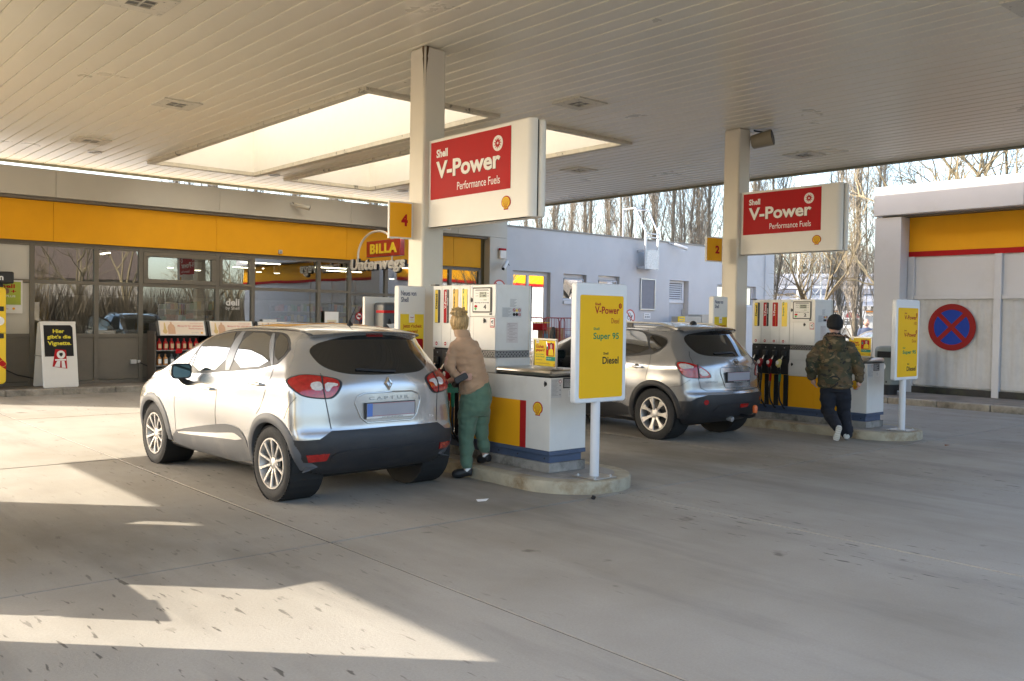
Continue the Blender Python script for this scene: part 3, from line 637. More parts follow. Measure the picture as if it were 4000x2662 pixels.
# columns
COLM = mat('column_paint', (.66, .60, .50), .38, var=.03, scale=2)
RUST = mat('rust_streak', (.09, .045, .015), .8, var=.4, scale=9)
for k, (cx, cy, l) in enumerate(((6.33, 8.90, 'square cream canopy column with rust streak behind the pump numbered 4'), (12.68, 9.0, 'square cream canopy column with loudspeaker behind the pump numbered 2'))):
    t = thing('canopy_column', l, 'column', (cx, cy, 0)); h = .155
    MB().box(cx-h, cx+h, cy-h, cy+h, .115, ZC-.001).build('shaft', COLM, t, bevel=.03, segs=3)
    if k == 0:
        for F, s in ((FX(cx-h-.002, cy-h, ZC), -1), (FY(cx-h, cy-h-.002, ZC), 1)):
            P = [(0+.004*s, -.005), (.045*s, -.005), (.038*s, -.06), (.025*s, -.12), (.03*s, -.15), (.015*s, -.25), (.008*s, -.33), (.006*s, -.45), (.004*s, -.5)]
            q = MB(); q.fpoly(F, [(u+.014*s, v) for u, v in P], 0); q.build('rust_stain', RUST, t)
t = thing('loudspeaker', 'dark drum loudspeaker on a bracket atop the right canopy column', 'loudspeaker', (12.84, 8.78, 4.6))
p0, p1 = Vector((12.86, 8.84, 4.60)), Vector((12.98, 8.52, 4.66))
MB().lathe(p0, p1-p0, [(0, 0), (0, .10), (.02, .115), (.33, .13), (.342, .128)], 24).build('drum', mat('speaker_beige', (.30, .25, .17), .45), t, smooth=True); MB().lathe(p0, p1-p0, [(.335, .126), (.346, .11), (.347, 0)], 24).build('grille', BLACK, t)
MB().tube([p0.lerp(p1, .5)+Vector((.12, .04, 0)), p0.lerp(p1, .5)+Vector((.1, .03, .14)), (12.86, 8.78, 4.78), (12.84, 8.8, 4.79)], .014, 6).build('bracket', BLACK, t); MB().tube([p0, (12.83, 8.88, 4.7), (12.80, 8.86, 4.79)], .008, 6).build('cable', BLACK, t)
# ------------------------------------------------------------------ pump islands
PW2 = mat('pump_white', (.72, .70, .66), .38, var=.03, scale=4, dirt=(.48, .43, .35, .3), dscale=2.2)
MESHM = mat('mesh_grille', (.24, .23, .22), .4, metal=.7, var=.3, scale=60)
LCD = mat('lcd_grey', (.36, .40, .34), .3, var=.03)
PANELG = mat('display_panel_grey', (.60, .60, .58), .35, var=.02)
CHROME = mat('chrome', (.75, .74, .72), .14, metal=1., var=.03)
HOSE = mat('hose_rubber', (.016, .016, .017), .45, var=.15)
SKIN = mat('skin', (.55, .32, .24), .5, var=.08, scale=30)
HAIRP = mat('print_brown_hair', (.06, .025, .012), .6)
def person_print(F, u, v, s, w, parent, hair=HAIRP, coat=BRIGHT):
    b = MB(); b.fpoly(F, circ(u, v, .34*s, 20, 1.35), w, w+.001); b.build('printed_hair', hair, parent)
    b = MB(); b.fpoly(F, circ(u+.02*s, v-.06*s, .24*s, 20, 1.3), w+.0012, w+.002); b.build('printed_face', SKIN, parent)
    b = MB(); b.fpoly(F, [(u-.62*s, v-1.25*s), (u-.5*s, v-.55*s), (u-.15*s, v-.36*s), (u+.2*s, v-.36*s), (u+.5*s, v-.55*s), (u+.6*s, v-1.25*s)], w+.0022, w+.003); b.build('printed_coat', coat, parent)
def island(ox, oy, label):
    t = thing('pump_island', label, 'kerb island', (ox, oy, 0)); xa, xb, ya, yb_ = ox+5.72, ox+6.95, oy+5.80, oy+13.0
    def outl(i, n=24):
        P = []; r = (xb-xa)/2-i; cx = (xa+xb)/2
        for k in range(n+1):
            a = math.pi+math.pi*k/n; P.append((cx+r*math.cos(a), ya+r+i+r*math.sin(a)))
        for k in range(n+1):
            a = math.pi*k/n; P.append((cx+r*math.cos(a), yb_-r-i+r*math.sin(a)))
        return P
    q = MB(); P = outl(0); n = len(P)
    rows = [(0, -.02), (.0, .09), (.012, .112), (.03, .118), (.16, .118)]
    vs = []
    for i, z in rows: vs += [(x, y, z) for x, y in outl(i)]
    q.add(vs, [(r*n+k, r*n+(k+1) % n, (r+1)*n+(k+1) % n, (r+1)*n+k) for r in range(len(rows)-1) for k in range(n)]); q.build('kerb_ring', KERBY, t, smooth=True)
    q = MB(); q.add([(x, y, .1165) for x, y in outl(.158)], [tuple(range(n))]); q.build('island_top', mat('island_top_concrete', (.35, .33, .30), .8, var=.2, scale=3, bump=.3, bscale=50, dirt=(.10, .085, .06, .8), dscale=1.6), t)
    return t
island(0, 0, 'near rounded concrete island under the pump beside the woman'); island(6.345, .06, 'farther rounded concrete island under the pump beside the walking man')
def nozzle(F, u, parent, col, name='nozzle', lab=None):
    b = MB(); b.tube([F.p(u+.035, 1.16, -.02), F.p(u+.03, 1.10, .02), F.p(u+.012, 1.035, .055)], [.011, .012, .014], 8); o = b.build(name, CHROME, parent, smooth=True)
    if lab: o['label'] = lab
    b = MB(); b.tube([F.p(u+.016, 1.05, .05), F.p(u, 1.01, .075), F.p(u-.006, .965, .08), F.p(u-.004, .93, .07)], [.022, .042, .040, .022], 12); b.build('nozzle_cap', col, o, smooth=True)
    b = MB(); b.fpoly(Frame(F.p(u, 1.005, .117), F.r, F.u), circ(0, 0, .026, 20, 1.2), 0, .002); b.build('nozzle_badge', PAPER, o)
    b = MB(); b.tube([F.p(u-.004, .945, .075), F.p(u, .88, .055), F.p(u+.004, .81, .04)], [.024, .018, .016], 10); b.tube([F.p(u-.01, .97, .10), F.p(u-.02, .90, .10), F.p(u-.002, .82, .06)], .008, 6); b.build('nozzle_handle', BLACK, o, smooth=True)
    return o
def hose(F, u, parent, m0, drop=.35, uu=None):
    uu = u+.06 if uu is None else uu
    P = [F.p(u+.004, .82, .04), F.p(u+.006, .70, .055), F.p(u+.01, .55, .07), F.p(u+.03, .42, .075), F.p(uu-.015, drop, .06), F.p(uu, drop-.05, .03), F.p(uu+.002, .30, .01)]
    Q = []
    for i in range(len(P)-1):
        a = P[max(i-1, 0)]; b_ = P[i]; c = P[i+1]; d = P[min(i+2, len(P)-1)]
        for k in range(5):
            t = k/5; Q.append(.5*((2*b_)+(c-a)*t+(2*a-5*b_+4*c-d)*t*t+(3*b_-a-3*c+d)*t**3))
    Q.append(P[-1])
    o = MB().tube(Q, .0125, 8).build('hose', HOSE, parent, smooth=True)
    MB().tube([F.p(u+.004, .83, .04), F.p(u+.006, .71, .054)], [.019, .017], 10).build('hose_sleeve', m0, o, smooth=True)
def pump(ox, oy, num, labels, label, nozz):
    x0, x1 = ox+6.08, ox+6.58; Y0 = oy+8.40; N = oy+6.43
    t = thing('fuel_pump', label, 'fuel pump', (ox+6.33, oy+7.4, .12)); F = FX(x0, Y0, 0)
    MB().box(x0, x1, N, Y0, .117, .21).build('plinth', mat('pump_plinth', (.33, .31, .28), .8, var=.2, scale=6, bump=.3, dirt=(.05, .045, .035, .85), dscale=2.5, dthr=(.45, .62)), t, bevel=.006)
    MB().box(x0+.03, x1-.03, N+.03, Y0-.02, .2105, .288).build('skirting', BLUEGREY, t, bevel=.003)
    MB().box(x0-.002, x1+.002, N-.002, Y0, .289, .33).build('skirting', BLUEGREY, t, bevel=.003)
    for y in (N+.1, N+.5, N+.8): MB().cyl((x0+.026, y, .25), (x0+.03, y, .25), .009, n=10).build('bolt', BLACK, t)
    # low cabinet
    MB().box(x0, x1, N, oy+7.278, .331, 1.05).build('lower_cabinet', PW2, t, bevel=.006)
    MB().box(x0-.004, x1+.004, N-.004, oy+7.275, 1.062, 1.13).build('steel_top', STEEL, t, bevel=.035, segs=4)
    MB().box(x0+.01, x1-.01, N+.01, oy+7.27, 1.0505, 1.0615).build('shadow_gap', DARK, t)
    # tall cabinet core and its front pieces
    MB().box(x0+.035, x1, oy+7.28, Y0, .331, 1.21).build('cabinet_core', PW2, t, bevel=.004)
    MB().box(x0+.02, x1, oy+7.282, Y0, 1.285, 1.985).build('upper_cabinet', PW2, t, bevel=.006)
    MB().box(x0+.03, x1-.02, oy+7.30, Y0-.01, 1.2105, 1.2845).build('grille_back', DARK, t)
    q = MB()
    for k in range(9):
        for r in range(3):
            u = .715+.043*k+(.021 if r % 2 else 0); q.fpoly(F, circ(u+.01, 1.228+r*.02, .008, 6), -.012, -.008)
    FN = FY(x0, oy+7.282, 0)
    for k in range(10):
        for r in range(3): q.fpoly(FN, circ(.03+.045*k+(.022 if r % 2 else 0), 1.228+r*.02, .008, 6), -.012, .001)
    q.build('grille_holes', DARK, t)
    b = MB(); b.fbox(F, .70, 1.118, 1.213, 1.282, -.02, -.0125); b.fbox(FN, .0, .49, 1.213, 1.282, -.014, -.002); b.build('grille', MESHM, t)
    for i in range(4):
        a = .012+.168*i
        MB().fbox(F, a, a+.165, 1.29, 1.98, -.02, .0).build('head_panel', PW2, t, bevel=.004)
    MB().fbox(F, .690, 1.118, 1.645, 1.98, -.02, .0).build('display_door', PW2, t, bevel=.004); MB().fbox(F, .690, 1.118, 1.29, 1.64, -.02, .0).build('service_door', PW2, t, bevel=.004)
    MB().fbox(F, .755, .757, 1.30, 1.63, .0, .001).build('door_seam', GREYT, t)
    MB().fbox(F, -.03, .06, 1.985, 2.0, -.05, .01).build('corner_cap', BLACK, t)
    MB().fbox(F, .690, 1.118, 1.055, 1.205, -.033, -.012).build('front_panel', PW2, t, bevel=.004); MB().fbox(F, .690, 1.118, .81, 1.045, -.033, -.004).build('front_panel', PW2, t, bevel=.004)
    # orange and red livery
    MB().fbox(F, .690, 1.118, .332, .805, -.033, -.003).build('orange_panel', ORANGE, t); MB().fbox(F, 1.124, 1.53, .332, .805, .0005, .003).build('orange_panel', ORANGE, t)
    MB().fbox(F, 1.5305, 1.62, .332, .805, .0005, .0032).build('red_stripe', mat('livery_red', (.42, .012, .015), .4), t)
    shell_emblem(F, 1.795, .735, .068, .001, t)
    # fuel name labels
    FRAMEK = BLACK
    for i, (bgc, txt, tc, split, tail) in enumerate(labels):
        a = .052+.165*i; z0, z1 = 1.565, 1.94
        MB().fpoly(F, rrect(a, a+.094, z0, z1, .014), .0005, .004).build('label_frame', FRAMEK if split else bgc, t)
        MB().fbox(F, a+.004, a+(.058 if split else .09), z0+.005, z1-.005, .0042, .006).build('fuel_label', bgc, t)
        MB().fbox(F, a+.058, a+.0605, z0+.006, z1-.006, .0062, .0072).build('label_line', PAPER if split else BRIGHT, t)
        G = Frame(F.p(a+.05, z0+.14, .0075), (0, 0, 1), F.r*-1)                          # lettering runs upwards
        text('fuel_name', txt, G, .02, .02+.028*len(txt), 0, .034, 0, tc, t, .03)
        if tail: text('fuel_name', tail, G, .06, .14, -.034, -.018, 0, PAPER, t, .02)
    for i in range(4):
        u = .085+.165*i
        MB().fpoly(F, circ(u, 1.335, .020, 20), .0005, .003).build('warning_dot', RED, t); MB().fbox(F, u-.012, u+.012, 1.330, 1.340, .0032, .0042).build('dot_mark', PAPER, t)
        MB().fbox(F, u+.035, u+.060, 1.312, 1.358, .0005, .0016).build('small_sticker', PAPER, t); b = MB(); [b.fbox(F, u+.038, u+.056, 1.318+.011*k, 1.322+.011*k, .0018, .0024) for k in range(4)]; b.build('sticker_print', GREYT, t)
    # display
    MB().fpoly(F, rrect(.745, 1.055, 1.685, 1.955, .012), .0005, .012).build('display_frame', BLACK, t)
    MB().fbox(F, .760, 1.040, 1.700, 1.940, .0122, .014).build('display_face', PANELG, t)
    b = MB(); b.fbox(F, .86, .985, 1.845, 1.905, .0142, .016); b.fbox(F, .935, .985, 1.812, 1.828, .0142, .016); b.build('lcd', LCD, t)
    b = MB()
    for r, s_ in enumerate(('3512' if num == 4 else '0000', '2180' if num == 4 else '0000')): add_text(b, F, s_, .875, .978, 1.880-r*.027, 1.902-r*.027, .0165, .03)
    b.build('lcd_digits', INK, t)
    b = MB(); add_text(b, F, 'Betrag', .80, .845, 1.885, 1.897, .0145, .01); add_text(b, F, 'Abgabe', .80, .845, 1.857, 1.869, .0145, .01); add_text(b, F, 'Euro', .995, 1.025, 1.885, 1.896, .0145, .01); add_text(b, F, 'Liter', .995, 1.022, 1.857, 1.868, .0145, .01); add_text(b, F, 'Messanlage mit Fernanzeige', .785, 1.025, 1.782, 1.797, .0145, .03)
    add_text(b, F, 'Grundpreis', .875, .925, 1.815, 1.823, .0145, .0); b.fbox(F, .79, 1.02, 1.917, 1.922, .0145, .0152); b.fbox(F, .80, 1.01, 1.927, 1.931, .0145, .0152); b.build('display_print', INK, t)
    text('pump_number', str(num), F, .935, .98, 1.722, 1.772, .0145, INK, t, .04)
    MB().fpoly(F, circ(.805, 1.752, .026, 20, .55), .0142, .016).build('red_badge', RED, t); MB().fpoly(F, [(.80, 1.708), (.822, 1.727), (.80, 1.746), (.778, 1.727)][::1], .0142, .016).build('green_badge', mat('badge_green', (.05, .45, .08), .5), t)
    MB().fbox(F, 1.02, 1.06, 1.662, 1.680, .0005, .003).build('maker_plate', INK, t)
    for u, v in ((.725, 1.82), (.945, 1.60), (1.905, .99), (.745, .985)):
        b = MB(); b.fpoly(F, circ(u, v, .017, 16, 1.1), .0005, .012); b.fbox(F, u-.006, u+.006, v-.026, v+.026, .0121, .018); b.build('door_lock', BLACK, t)
    MB().fpoly(F, circ(.722, 1.955, .014, 16), .0005, .0015).build('blue_sticker', mat('pale_blue_sticker', (.45, .50, .62), .5), t)
    MB().fbox(F, 1.035, 1.105, 1.53, 1.63, .0005, .003).build('camera_sticker', RED, t); MB().fbox(F, 1.042, 1.098, 1.54, 1.622, .0032, .004).build('camera_sticker', PAPER, t); b = MB(); b.fpoly(F, [(1.052, 1.58), (1.085, 1.595), (1.088, 1.608), (1.055, 1.597)], .0042, .005); b.fbox(F, 1.065, 1.085, 1.572, 1.582, .0042, .005); b.fbox(F, 1.048, 1.092, 1.548, 1.553, .0042, .005); b.build('camera_pictogram', INK, t)
    # holsters, hose tracks
    for i in range(4):
        a = .014+.168*i; q = MB()
        q.fpoly(F, [(a, 1.268), (a, 1.04), (a+.02, .98), (a+.02, .82), (a+.144, .82), (a+.144, .98), (a+.164, 1.04), (a+.164, 1.268)], -.030, -.006); q.build('holster', BLACK, t, bevel=.004)
        MB().fbox(F, a+.05, a+.125, 1.11, 1.19, -.0055, .03).build('holster_boot', mat('boot_black', (.03, .03, .032), .4), t, bevel=.01)
        MB().fbox(F, a+.055, a+.115, 1.06, 1.105, -.0055, .008).build('holster_slot', DARK, t)
        MB().fpoly(F, circ(a+.085, 1.235, .01, 12), -.0055, -.003).build('holster_bolt', GREYT, t)
    MB().fbox(F, .012, .686, .332, .818, -.034, -.025).build('orange_panel', ORANGE, t)
    for i in range(4):
        a = .10+.168*i
        MB().fbox(F, a, a+.068, .30, .815, -.0245, -.012).build('hose_track', DARK, t); b = MB(); b.fbox(F, a-.008, a-.0005, .30, .816, -.0245, -.004); b.fbox(F, a+.0685, a+.076, .30, .816, -.0245, -.004); b.build('track_edge', CHROME, t)
    NC = [mat('nozzle_dark', (.03, .03, .03), .35), RED, RED, mat('nozzle_cream', (.75, .66, .25), .4)]
    SL = [BLACK, BLACK, RED, mat('sleeve_green', (.01, .16, .07), .45)]
    for i in nozz:
        nozzle(F, .075+.168*i-.02, t, [NC[0], mat('nozzle_red_dark', (.35, .015, .015), .35), RED, NC[3]][i]); hose(F, .075+.168*i-.02, t, SL[i], uu=.134+.168*i)
    # near faces: stickers
    q = MB(); q.fbox(FN, .09, .36, 1.64, 1.745, .0005, .002); q.build('notice_sticker', mat('sticker_grey', (.58, .58, .57), .5), t)
    q = MB()
    for k in range(9): q.fbox(FN, .10, .215-.02*(k % 3), 1.732-k*.0105, 1.735-k*.0105, .0022, .003)
    for k in range(8): q.fbox(FN, .20, .29-.015*(k % 3), 1.83-k*.011, 1.834-k*.011, .0006, .0016)
    q.build('notice_print', GREYT, t)
    for k in range(6):
        u, v = .255+.038*(k % 3), 1.718-.047*(k//3)
        if k == 1: MB().fpoly(FN, [(u-.019, v-.016), (u+.019, v-.016), (u, v+.018)], .0022, .004).build('warning_triangle', BRIGHT, t)
        elif k in (3, 4): MB().fpoly(FN, circ(u, v, .018, 18), .0022, .004).build('round_pictogram', INK, t)
        else: q = MB(); q.fring(FN, u, v, .0135, .018, .0022, .004, 20); q.fpoly(FN, [(u-.013, v+.010), (u-.010, v+.013), (u+.013, v-.010), (u+.010, v-.013)], .0022, .004); q.build('prohibition_pictogram', DRED, t)
    MB().fbox(FN, .155, .315, 1.37, 1.585, .0005, .0015).build('calibration_sheet', mat('pinkish_paper', (.68, .62, .59), .55), t)
    q = MB(); [q.fbox(FN, .17+.02*(k % 2), .30-.03*(k % 3), 1.57-k*.0165, 1.574-k*.0165, .0017, .0025) for k in range(12)]; q.fring(FN, .185, 1.567, .012, .016, .0017, .0026, 14, .6); q.build('sheet_print', mat('pink_print', (.42, .33, .30), .6), t)
    MB().fbox(FN, .47, .4995, 1.29, 1.98, .001, .012).build('edge_profile', PW2, t); MB().fbox(FN, .486, .4985, 1.60, 1.985, .0125, .014).build('edge_profile_seal', DARK, t)
    FL = FY(x0, N, 0)
    MB().fbox(FL, .01, .15, .855, 1.04, .0005, .0015).build('safety_sheet', mat('safety_paper', (.62, .62, .62), .5), t); q = MB()
    for k in range(13): q.fbox(FL, .018, .105-.012*(k % 3), 1.028-k*.0125, 1.031-k*.0125, .0017, .0024)
    for k, z in enumerate((.975, .93, .885)): q.fpoly(FL, circ(.13, z, .008, 8), .0017, .0026)
    q.build('safety_print', GREYT, t); q = MB(); q.fpoly(FL, [(.13, 1.035), (.152, 1.014), (.13, .993), (.108, 1.014)], .0017, .0022); q.build('hazard_diamond', RED, t); q = MB(); q.fpoly(FL, [(.13, 1.029), (.146, 1.014), (.13, .999), (.114, 1.014)], .0024, .003); q.build('hazard_diamond', PAPER, t)
    MB().fbox(FL, .17, .345, .945, 1.048, .0005, .002).build('instruction_plate', mat('plate_dark', (.05, .05, .055), .45), t); q = MB(); [q.fbox(FL, .185, .325-.03*(k % 3), 1.028-k*.0115, 1.032-k*.0115, .0022, .003) for k in range(7)]; q.build('instruction_print', PAPER, t)
    MB().fbox(FL, .245, .34, .86, .925, .0005, .0015).build('small_plate', PAPER, t); q = MB(); [q.fbox(FL, .258, .327-.01*(k % 3), .912-k*.009, .915-k*.009, .0017, .0024) for k in range(5)]; q.build('small_print', GREYT, t)
    return t, F
YL = mat('label_yellow', (.86, .60, .03), .4); OL = mat('label_ochre', (.72, .42, .02), .4)
LAB1 = [(YL, 'Diesel', INK, True, None), (RED, 'V-Power', PAPER, True, 'Diesel'), (OL, 'Super 95', INK, False, None), (YL, 'Super 95', GREEN, False, None)]
LAB2 = [(YL, 'Diesel', INK, True, None), (RED, 'V-Power', PAPER, True, 'Diesel'), (RED, 'V-Power', PAPER, False, None), (YL, 'Super 95', GREEN, False, None)]
P1, F1 = pump(0, 0, 4, LAB1, 'white, orange and red fuel pump showing number 4 beside the woman', (0, 1, 2))
P2, F2 = pump(6.345, .075, 2, LAB2, 'white, orange and red fuel pump showing number 2 in front of the man', (0, 1, 2, 3))
# framed poster standing on each steel top
def lid_poster(ox, oy, label):
    t = thing('framed_poster', label, 'poster', (ox+6.16, oy+6.6, 1.131)); d = Vector((-.156, -.988, 0))
    F = Frame((ox+6.185, oy+6.80, 1.131), d)
    MB().fbox(F, .02, .395, .0, .015, -.09, .03).build('foot', ALU, t)
    q = MB(); q.fbox(F, 0, .415, .01, .03, -.012, .008); q.fbox(F, 0, .415, .285, .305, -.012, .008); q.fbox(F, 0, .018, .0301, .2849, -.012, .008); q.fbox(F, .397, .415, .0301, .2849, -.012, .008); q.build('frame', ALU, t, bevel=.003)
    MB().fbox(F, .018, .397, .03, .285, -.011, -.004).build('sheet', BRIGHT, t)
    MB().fbox(F, .05, .095, .255, .2845, -.0035, -.0025).build('white_tab', PAPER, t); text('tab_lettering', 'Shell GO+', F, .055, .090, .263, .272, -.002, RED, t, .03)
    text('headline', "G'scheit", F, .045, .185, .205, .240, -.002, RED, t, .03); text('headline', 'gespart?', F, .045, .200, .165, .200, -.002, RED, t, .03)
    text('body_text', 'Jetzt 4 ct/L Rabatt', F, .045, .185, .134, .150, -.002, GREEN, t, .01); text('body_text', 'bei jedem Tankstopp!', F, .045, .20, .110, .128, -.002, GREEN, t, .01)
    q = MB(); q.fbox(F, .045, .16, .085, .091, -.0035, -.0025); q.fbox(F, .045, .30, .05, .053, -.0035, -.0025); q.fbox(F, .045, .28, .057, .060, -.0035, -.0025); q.build('small_print', mat('ochre_print', (.45, .28, .04), .6), t)
    MB().fpoly(F, rrect(.225, .365, .130, .260, .014), -.0035, -.0025).build('photo_panel', RED, t)
    person_print(F, .315, .232, .075, -.002, t)
    q = MB(); q.tube([F.p(.232, .275, 0), F.p(.245, .245, .0), F.p(.25, .225, 0)], .003, 6); q.build('printed_spout', CHROME, t); q = MB(); q.fpoly(F, rrect(.236, .262, .195, .232, .010), -.0022, -.0012); q.fpoly(F, rrect(.225, .395, .085, .125, .010), -.0035, -.0022); q.build('green_patch', mat('poster_green', (.01, .26, .17), .5), t)
    text('patch_lettering', 'Jetzt App laden', F, .232, .32, .100, .112, -.001, PAPER, t, .01)
    q = MB(); q.fring(F, .372, .045, .011, .014, -.0035, -.0025, 18); q.build('small_emblem', RED, t)
lid_poster(0, 0, 'yellow framed poster on the near pump left of the tall board'); lid_poster(6.345, .075, 'yellow framed poster partly hidden behind the man in camouflage')
# ------------------------------------------------------------------ signs
def hang_sign(x, ya, yb_, z0, z1, label):
    """double sided panel fixed to the column, running along Y"""
    t = thing('hanging_sign', label, 'sign', (x+.1, yb_, z0)); F = FX(x, yb_, z0); W = yb_-ya; H = z1-z0
    b = MB(); P = []
    for k in range(7):
        a = rad(90*k/6); P.append((W-.085+.085*math.sin(a), .005-.075*(1-math.cos(a))))
    prof = [(0, 0)]+[(u, w) for u, w in P]
    vs = []
    for v in (0, H):
        for u, w in prof: vs.append(F.p(u, v, w))
    n = len(prof); b.add(vs, [(k, k+1, n+k+1, n+k) for k in range(n-1)])
    b.add([F.p(u, v, w) for v in (0, H) for u, w in prof]+[F.p(u, v, -.075) for v in (0, H) for u in (0, W)], [])
    b.fbox(F, 0, W-.002, .001, H-.001, -.076, -.0715); b.fbox(F, 0, W-.09, 0, .012, -.07, -.001); b.fbox(F, 0, W-.09, H-.012, H, -.07, -.001); b.fbox(F, 0, .01, .012, H-.012, -.07, -.001)
    for v in (0, H):
        pts = [F.p(u, v, w) for u, w in prof]+[F.p(W, v, -.0718), F.p(0, v, -.0718)]
        b.add(pts, [tuple(range(len(pts)))])
    b.build('near_face', WHITE, t, smooth=True)
    MB().fbox(F, .01, W-.006, .01, H-.012, -.094, -.077).build('seam', DARK, t)
    MB().fbox(F, 0, W+.04, -.01, H-.005, -.17, -.095).build('far_face', WHITE, t, bevel=.03, segs=3)
    MB().fbox(F, .05, 1.48/1.81*W, .315*H/1.01, H-.035, .0055, .009).build('red_panel', RED, t)
    E = Frame(F.p(0, 0, .0095), F.r, F.u); k = H/1.01; j = W/1.81
    text('lettering', 'Shell', E, .16*j, .375*j, .79*k, .885*k, 0, PAPER, t, .035)
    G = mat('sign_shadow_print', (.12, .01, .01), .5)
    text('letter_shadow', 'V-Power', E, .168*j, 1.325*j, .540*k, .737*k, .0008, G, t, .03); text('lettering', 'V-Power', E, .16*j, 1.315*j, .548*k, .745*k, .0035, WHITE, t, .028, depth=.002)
    text('lettering', 'Performance Fuels', E, .56*j, 1.31*j, .385*k, .475*k, .0, PAPER, t, .005)
    MB().fpoly(E, circ(1.27*j, .815*k, .083, 36), 0, .004).build('white_disc', WHITE, t)
    q = MB()
    for i in range(11):
        a = 2*math.pi*i/11; c, s_ = math.cos(a), math.sin(a); c2, s2 = math.cos(a+.55), math.sin(a+.55); c3, s3 = math.cos(a-.1), math.sin(a-.1)
        q.fpoly(E, [(1.27*j+.03*c3, .815*k+.03*s3), (1.27*j+.066*c, .815*k+.066*s_), (1.27*j+.032*c2, .815*k+.032*s2)], .0042, .006)
    q.fring(E, 1.27*j, .815*k, .014, .033, .0042, .0062, 22); q.build('spiky_star', RED, t)
    shell_emblem(E, 1.415*j, .165*k, .072, -.003, t)
    return t
hang_sign(6.25, 6.935, 8.742, 2.682, 3.692, 'large red and white hanging fuel sign on the near column above pump 4')
hang_sign(12.60, 7.075, 8.842, 2.728, 3.74, 'smaller looking red and white hanging fuel sign on the right column above pump 2')
def plate(x0, x1, y, z0, z1, s, label):
    t = thing('number_plate_sign', label, 'sign', (x0, y, z0)); F = FY(x0, y, z0); W = x1-x0; H = z1-z0; n = 10
    def curved(u0, u1, v0, v1, w, m, nm):
        P = [(u0+(u1-u0)*k/n, w-.05*(1-math.sin(math.pi*.5*min(1, (u0+(u1-u0)*k/n)/W*1.6)))) for k in range(n+1)]
        q = MB(); vs = [F.p(u, v, ww) for v in (v0, v1) for u, ww in P]+[F.p(u, v, ww-.03) for v in (v0, v1) for u, ww in P]; N = n+1
        q.add(vs, [(k, k+1, N+k+1, N+k) for k in range(n)]+[(2*N+k+1, 2*N+k, 3*N+k, 3*N+k+1) for k in range(n)]+[(k+1, k, 2*N+k, 2*N+k+1) for k in range(n)]+[(N+k, N+k+1, 3*N+k+1, 3*N+k) for k in range(n)]+[(0, N, 3*N, 2*N), (n, 2*N+n, 3*N+n, N+n)])
        return q.build(nm, m, t, smooth=True)
    curved(0, W, 0, H, 0, WHITE, 'shell'); curved(.008, W-.02, .018, H-.018, .004, ORANGE, 'yellow_face')
    if s: text('number', s, F, W*.44, W*.75, H*.34, H*.66, .008, RED, t, .045)
plate(5.872, 6.172, 8.95, 2.548, 2.985, '4', 'curved yellow number 4 plate on the left of the near column')
plate(12.04, 12.40, 9.05, 2.60, 3.005, '2', 'curved yellow number 2 plate on the left of the right column')
plate(6.487, 6.745, 8.95, 2.70, 3.1, '', 'yellow plate corner peeping out below the near red sign')
def news_board(x0, y, label, ztop):
    t = thing('news_board', label, 'poster board', (x0, y, .12)); F = FY(x0, y, 0); W = .345+.0
    MB().fbox(F, -.012, W+.012, .55, ztop, -.10, 0).build('casing', WHITE, t, bevel=.02, segs=3)
    b = MB(); b.fbox(F, .05, .10, .118, .549, -.07, -.03); b.fbox(F, W-.10, W-.05, .118, .549, -.07, -.03); b.build('leg', ALU, t)
    text('lettering', 'Neues von', F, .018, .225, ztop-.112, ztop-.055, .001, mat('navy_print', (.02, .03, .09), .5), t, .02); text('lettering', 'Shell', F, .018, .118, ztop-.185, ztop-.128, .001, mat('navy_print', (.02, .03, .09), .5), t, .02)
    zt = ztop-.32
    MB().fbox(F, .01, W-.015, .66, zt, .0, .004).build('poster_sheet', BRIGHT, t); MB().fbox(F, .125, .20, zt-.095, zt-.001, .0045, .006).build('white_tab', PAPER, t)
    text('tab_lettering', 'Shell', F, .142, .185, zt-.045, zt-.030, .007, RED, t, .03); text('tab_lettering', 'GO+', F, .142, .185, zt-.075, zt-.058, .007, BRIGHT, t, .03)
    text('headline', "Jetzt g'scheit", F, .045, .30, zt-.165, zt-.115, .005, RED, t, .02); text('headline', 'sparen!', F, .095, .245, zt-.225, zt-.175, .005, RED, t, .02)
    person_print(F, .07, zt-.30, .11, .005, t, HAIRP, GREEN)
    MB().fpoly(F, rrect(.11, .17, zt-.46, zt-.28, .012), .009, .011).build('printed_phone', PAPER, t)
    MB().fpoly(F, rrect(.18, .32, zt-.60, zt-.28, .02), .0045, .008).build('red_box', RED, t)
    text('box_lettering', '4 ct/L', F, .20, .29, zt-.40, zt-.355, .009, PAPER, t, .02); text('box_lettering', 'Rabatt', F, .20, .295, zt-.46, zt-.415, .009, PAPER, t, .02); text('box_lettering', 'bei jedem', F, .20, .29, zt-.505, zt-.475, .009, PAPER, t, .0); text('box_lettering', 'Tankstopp', F, .20, .29, zt-.55, zt-.52, .009, PAPER, t, .0)
news_board(5.74, 8.56, 'white news board with yellow poster beside the near column', 1.98); news_board(11.63, 8.62, 'white news board with yellow poster beside the right column', 2.02)
